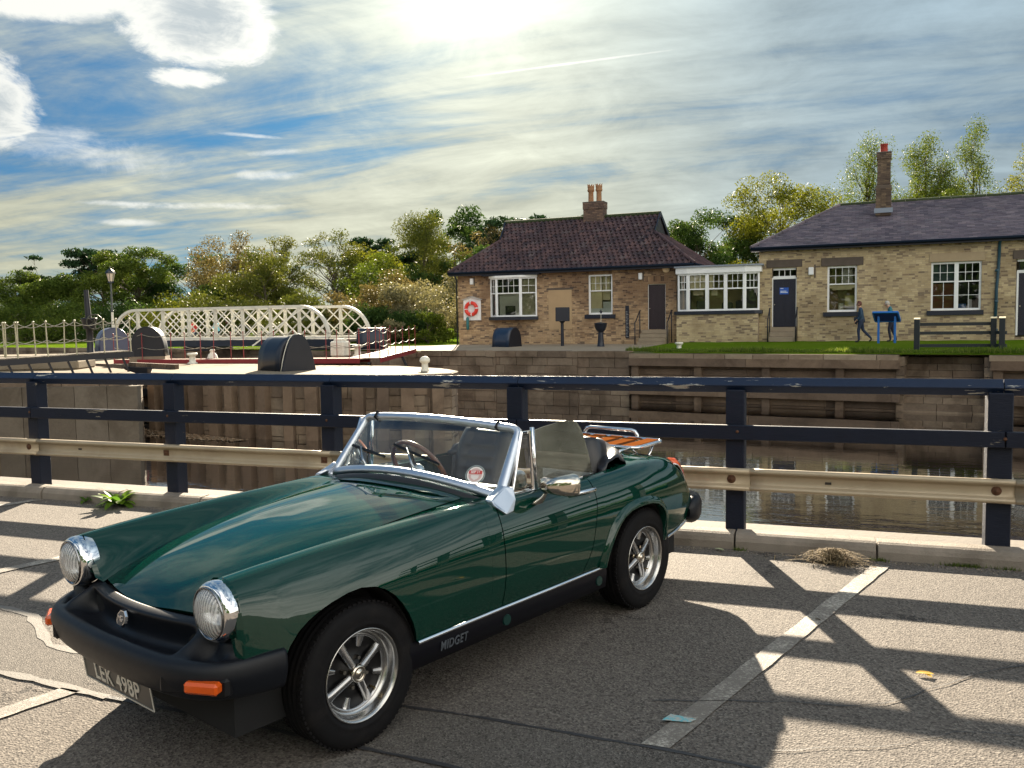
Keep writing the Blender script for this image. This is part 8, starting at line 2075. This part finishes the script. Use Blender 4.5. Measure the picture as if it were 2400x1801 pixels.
    bush('small pale shrub with upright shoots by the cottage lawn', (-24.6, 46.0, GZ), 1.7, 1.8, F_GREY, 1500, .10, 9, nclump=14)
    bush('olive bush behind the left half of the lattice bridge', (-42.0, 53, GZ), 3.6, 7.5, F_OLIVE, 7600, .13, 10)
    bush('straw coloured scrub behind the left end of the lattice bridge', (-50.5, 58, GZ), 3.8, 7.5, F_YEL, 5200, .13, 11)
    bush('yellow green bush behind the right half of the lattice bridge', (-36.6, 55, GZ), 3.4, 5.0, F_OLIVE, 5200, .13, 12)
    bush('dark hedge clump below the lamp post', (-62, 64, GZ), 3.4, 10.0, F_DARK, 5600, .17, 13)
    bush('mid green bush left of the lamp post', (-70, 66, GZ), 4.2, 9.5, F_MID, 5600, .17, 14)
    bush('shaded green bush at the far left of the bush row', (-79, 68, GZ), 4.2, 11.0, F_MID, 5600, .17, 15)
    # reeds and rough hedge on the left bank beyond the lawn
    rs = np.random.RandomState(5); n = 9000; x = rs.uniform(-100, -58, n); y = 70+rs.normal(0, .9, n)-(x+66)*.05; h = rs.uniform(.3, 1.25, n); P = np.stack([x, y, np.full(n, GZ)], 1); w = .03; a = rs.uniform(0, 6.28, n); dx, dy = np.cos(a)*w, np.sin(a)*w; lean = rs.normal(0, .12, (n, 2))
    V = np.stack([P+np.stack([-dx, -dy, 0*x], 1), P+np.stack([dx, dy, 0*x], 1), P+np.stack([lean[:, 0]+dx*2.4, lean[:, 1], h], 1), P+np.stack([lean[:, 0]-dx*2.4, lean[:, 1], h*.96], 1)], 1).reshape(-1, 3)
    me = mesh_np('reeds', V, np.arange(4*n).reshape(-1, 4), attr=np.repeat(rs.random(n), 4)); o = link('reeds', me, F_GREY); tag(o, 'pale reeds along the far side of the left lawn', kind='stuff')
    # right hand side, behind the office
    G = 'trees behind the office roof'
    p = lambda label, loc, H, W, m, n, s, **k: tree(k.pop('name', 'poplar_tree'), label, loc, H, W, m, n, s, group=G, **k)
    p('tall open poplar with bare upright branches behind the chimney', (2.6, 77, GZ), 16.8, 5.2, F_LIME, 7000, .11, nclump=120, base=.28, shape='poplar', clump=.16, flat=1.4, seed=31)
    p('lower leafy poplar stem left of the chimney poplar', (-.6, 75, GZ), 12.4, 3.8, F_LIME, 5200, .11, nclump=80, base=.28, shape='poplar', clump=.20, flat=1.3, seed=32)
    p('tallest full poplar right of the chimney', (7.0, 78.5, GZ), 17.6, 5.0, F_LIME, 12000, .115, nclump=150, base=.22, shape='poplar', clump=.17, flat=1.4, seed=33)
    p('slender yellowish poplar, second from the right edge', (10.5, 79.5, GZ), 16.9, 4.0, F_LIME, 8000, .115, nclump=110, base=.25, shape='poplar', clump=.18, flat=1.4, seed=34)
    p('bright yellow green poplar cut by the right edge', (14.6, 78, GZ), 15.6, 5.0, F_YEL, 11000, .12, nclump=110, base=.2, shape='poplar', clump=.20, flat=1.3, seed=35)
    p('leafy dark tree low between the two tallest poplars', (8.2, 72, GZ), 10.2, 4.6, F_LIME, 11000, .13, nclump=60, base=.2, shape='dome', clump=.24, seed=36)
    p('yellow bush tree low left of the office chimney', (.6, 72, GZ), 9.2, 7.0, F_YEL, 10000, .13, name='broadleaf_tree', nclump=44, base=.2, clump=.24, seed=37)
    p('golden tree over the left end of the slate roof', (-3.7, 66, GZ), 11.6, 7.4, F_YEL, 15000, .13, name='broadleaf_tree', nclump=80, base=.15, clump=.22, hollow=.1, seed=38)
    p('pale green tree between the dark tree and the golden tree', (-6.2, 68, GZ), 8.6, 5.0, F_LIME, 9000, .13, name='broadleaf_tree', nclump=40, base=.2, clump=.24, seed=39)
    p('dark broad tree in the gap above the glazed link', (-9.0, 66, GZ), 9.2, 7.6, F_DARK, 13000, .15, name='broadleaf_tree', nclump=56, base=.2, clump=.22, seed=40)
    p('olive tree at the right end of the cottage roof', (-12.6, 70, GZ), 8.8, 5.6, F_OLIVE, 8000, .15, name='broadleaf_tree', nclump=40, base=.2, clump=.22, seed=41)
    p('low yellow shrub behind the glazed link roof', (-4.6, 60, GZ), 5.4, 4.0, F_YEL, 3000, .17, name='broadleaf_tree', nclump=30, base=.15, clump=.26, seed=42)
    p('yellow green tree low between the right hand poplars', (12.6, 73, GZ), 10.0, 5.0, F_YEL, 4600, .18, name='broadleaf_tree', nclump=40, base=.2, clump=.24, seed=43)
woods()

def grass_stuff():
    # longer grass along the lawn edge and the wild flowers at its lip
    rs = np.random.RandomState(9); n = 9000; x = rs.uniform(-7.2, 14, n); e = np.abs(rs.normal(0, .22, n)); y = 29.85-.2*x+.40+e; z = .44+.08*np.minimum(e*3, 1); h = rs.uniform(.03, .13, n)*(1+.5*np.sin(x*1.7)); w = .012; a = rs.uniform(0, 6.28, n); P = np.stack([x, y, z], 1)
    V = np.stack([P+np.stack([-w*np.cos(a), -w*np.sin(a), 0*x], 1), P+np.stack([w*np.cos(a), w*np.sin(a), 0*x], 1), P+np.stack([rs.normal(0, .03, n), rs.normal(0, .03, n), h], 1)], 1).reshape(-1, 3)
    m = foliage('grass_edge', (.06, .11, .02), (.11, .17, .025), (.20, .22, .06), .4); me = mesh_np('edge_grass', V, np.arange(3*n).reshape(-1, 3), attr=np.repeat(rs.random(n), 3)); o = link('edge_grass', me, m); tag(o, 'rough grass along the lip of the lawn', kind='stuff')
    # floating leaf litter in the lock mouth
    n = 5200; u = rs.random(n); v = rs.random(n)**1.3; A, B, D = np.array([-21.2, 20.6]), np.array([-14.4, 18.75]), np.array([-16.6, 17.4]); x = A[0]+(B[0]-A[0])*u-1.6*v*(1-u)+rs.normal(0, .05, n); y = A[1]+(B[1]-A[1])*u-1.5*v*(1-u*.8)+rs.normal(0, .05, n); s = rs.uniform(.02, .06, n); a = rs.uniform(0, 6.28, n); P = np.stack([x, y, np.full(n, -1.352)+rs.uniform(0, .012, n)], 1); c, d = np.cos(a)*s, np.sin(a)*s
    V = np.stack([P+np.stack([-c, -d, 0*x], 1), P+np.stack([d*.4, -c*.4, .01+0*x], 1), P+np.stack([c, d, 0*x], 1), P+np.stack([-d*.4, c*.4, 0*x], 1)], 1).reshape(-1, 3)
    me = mesh_np('floating_leaves', V, np.arange(4*n).reshape(-1, 4), attr=np.repeat(rs.random(n), 4)); o = link('floating_leaves', me, piece_mat('litter', [(0, (.16, .10, .06)), (.5, (.26, .18, .11)), (.8, (.10, .07, .045)), (1, (.40, .33, .24))], .8, bump=0, fine=0)); tag(o, 'brown leaf litter floating against the island wall', kind='stuff')
grass_stuff()

def woods_behind():
    # the trees across the road behind the camera: they stand in the car's reflections
    V, F, A = [], [], []; rs = np.random.RandomState(3); cs, rr = [], []
    for i in range(420): x = rs.uniform(-75, 75); h = 11+2.5*math.sin(x*.21)+rs.uniform(-1.5, 1.5); cs.append((x, -25+rs.uniform(-3, 3)-abs(x)*.12, rs.uniform(.6, h))); rr.append(rs.uniform(1.4, 2.8))
    V, F, T = leaf_cloud(cs, rr, 34000, .6, .7, rs=rs); o = link('far_treeline', mesh_np('far_treeline', V, F, attr=T), F_DARK); tag(o, 'dark line of trees across the road behind the car park', kind='stuff')
woods_behind()
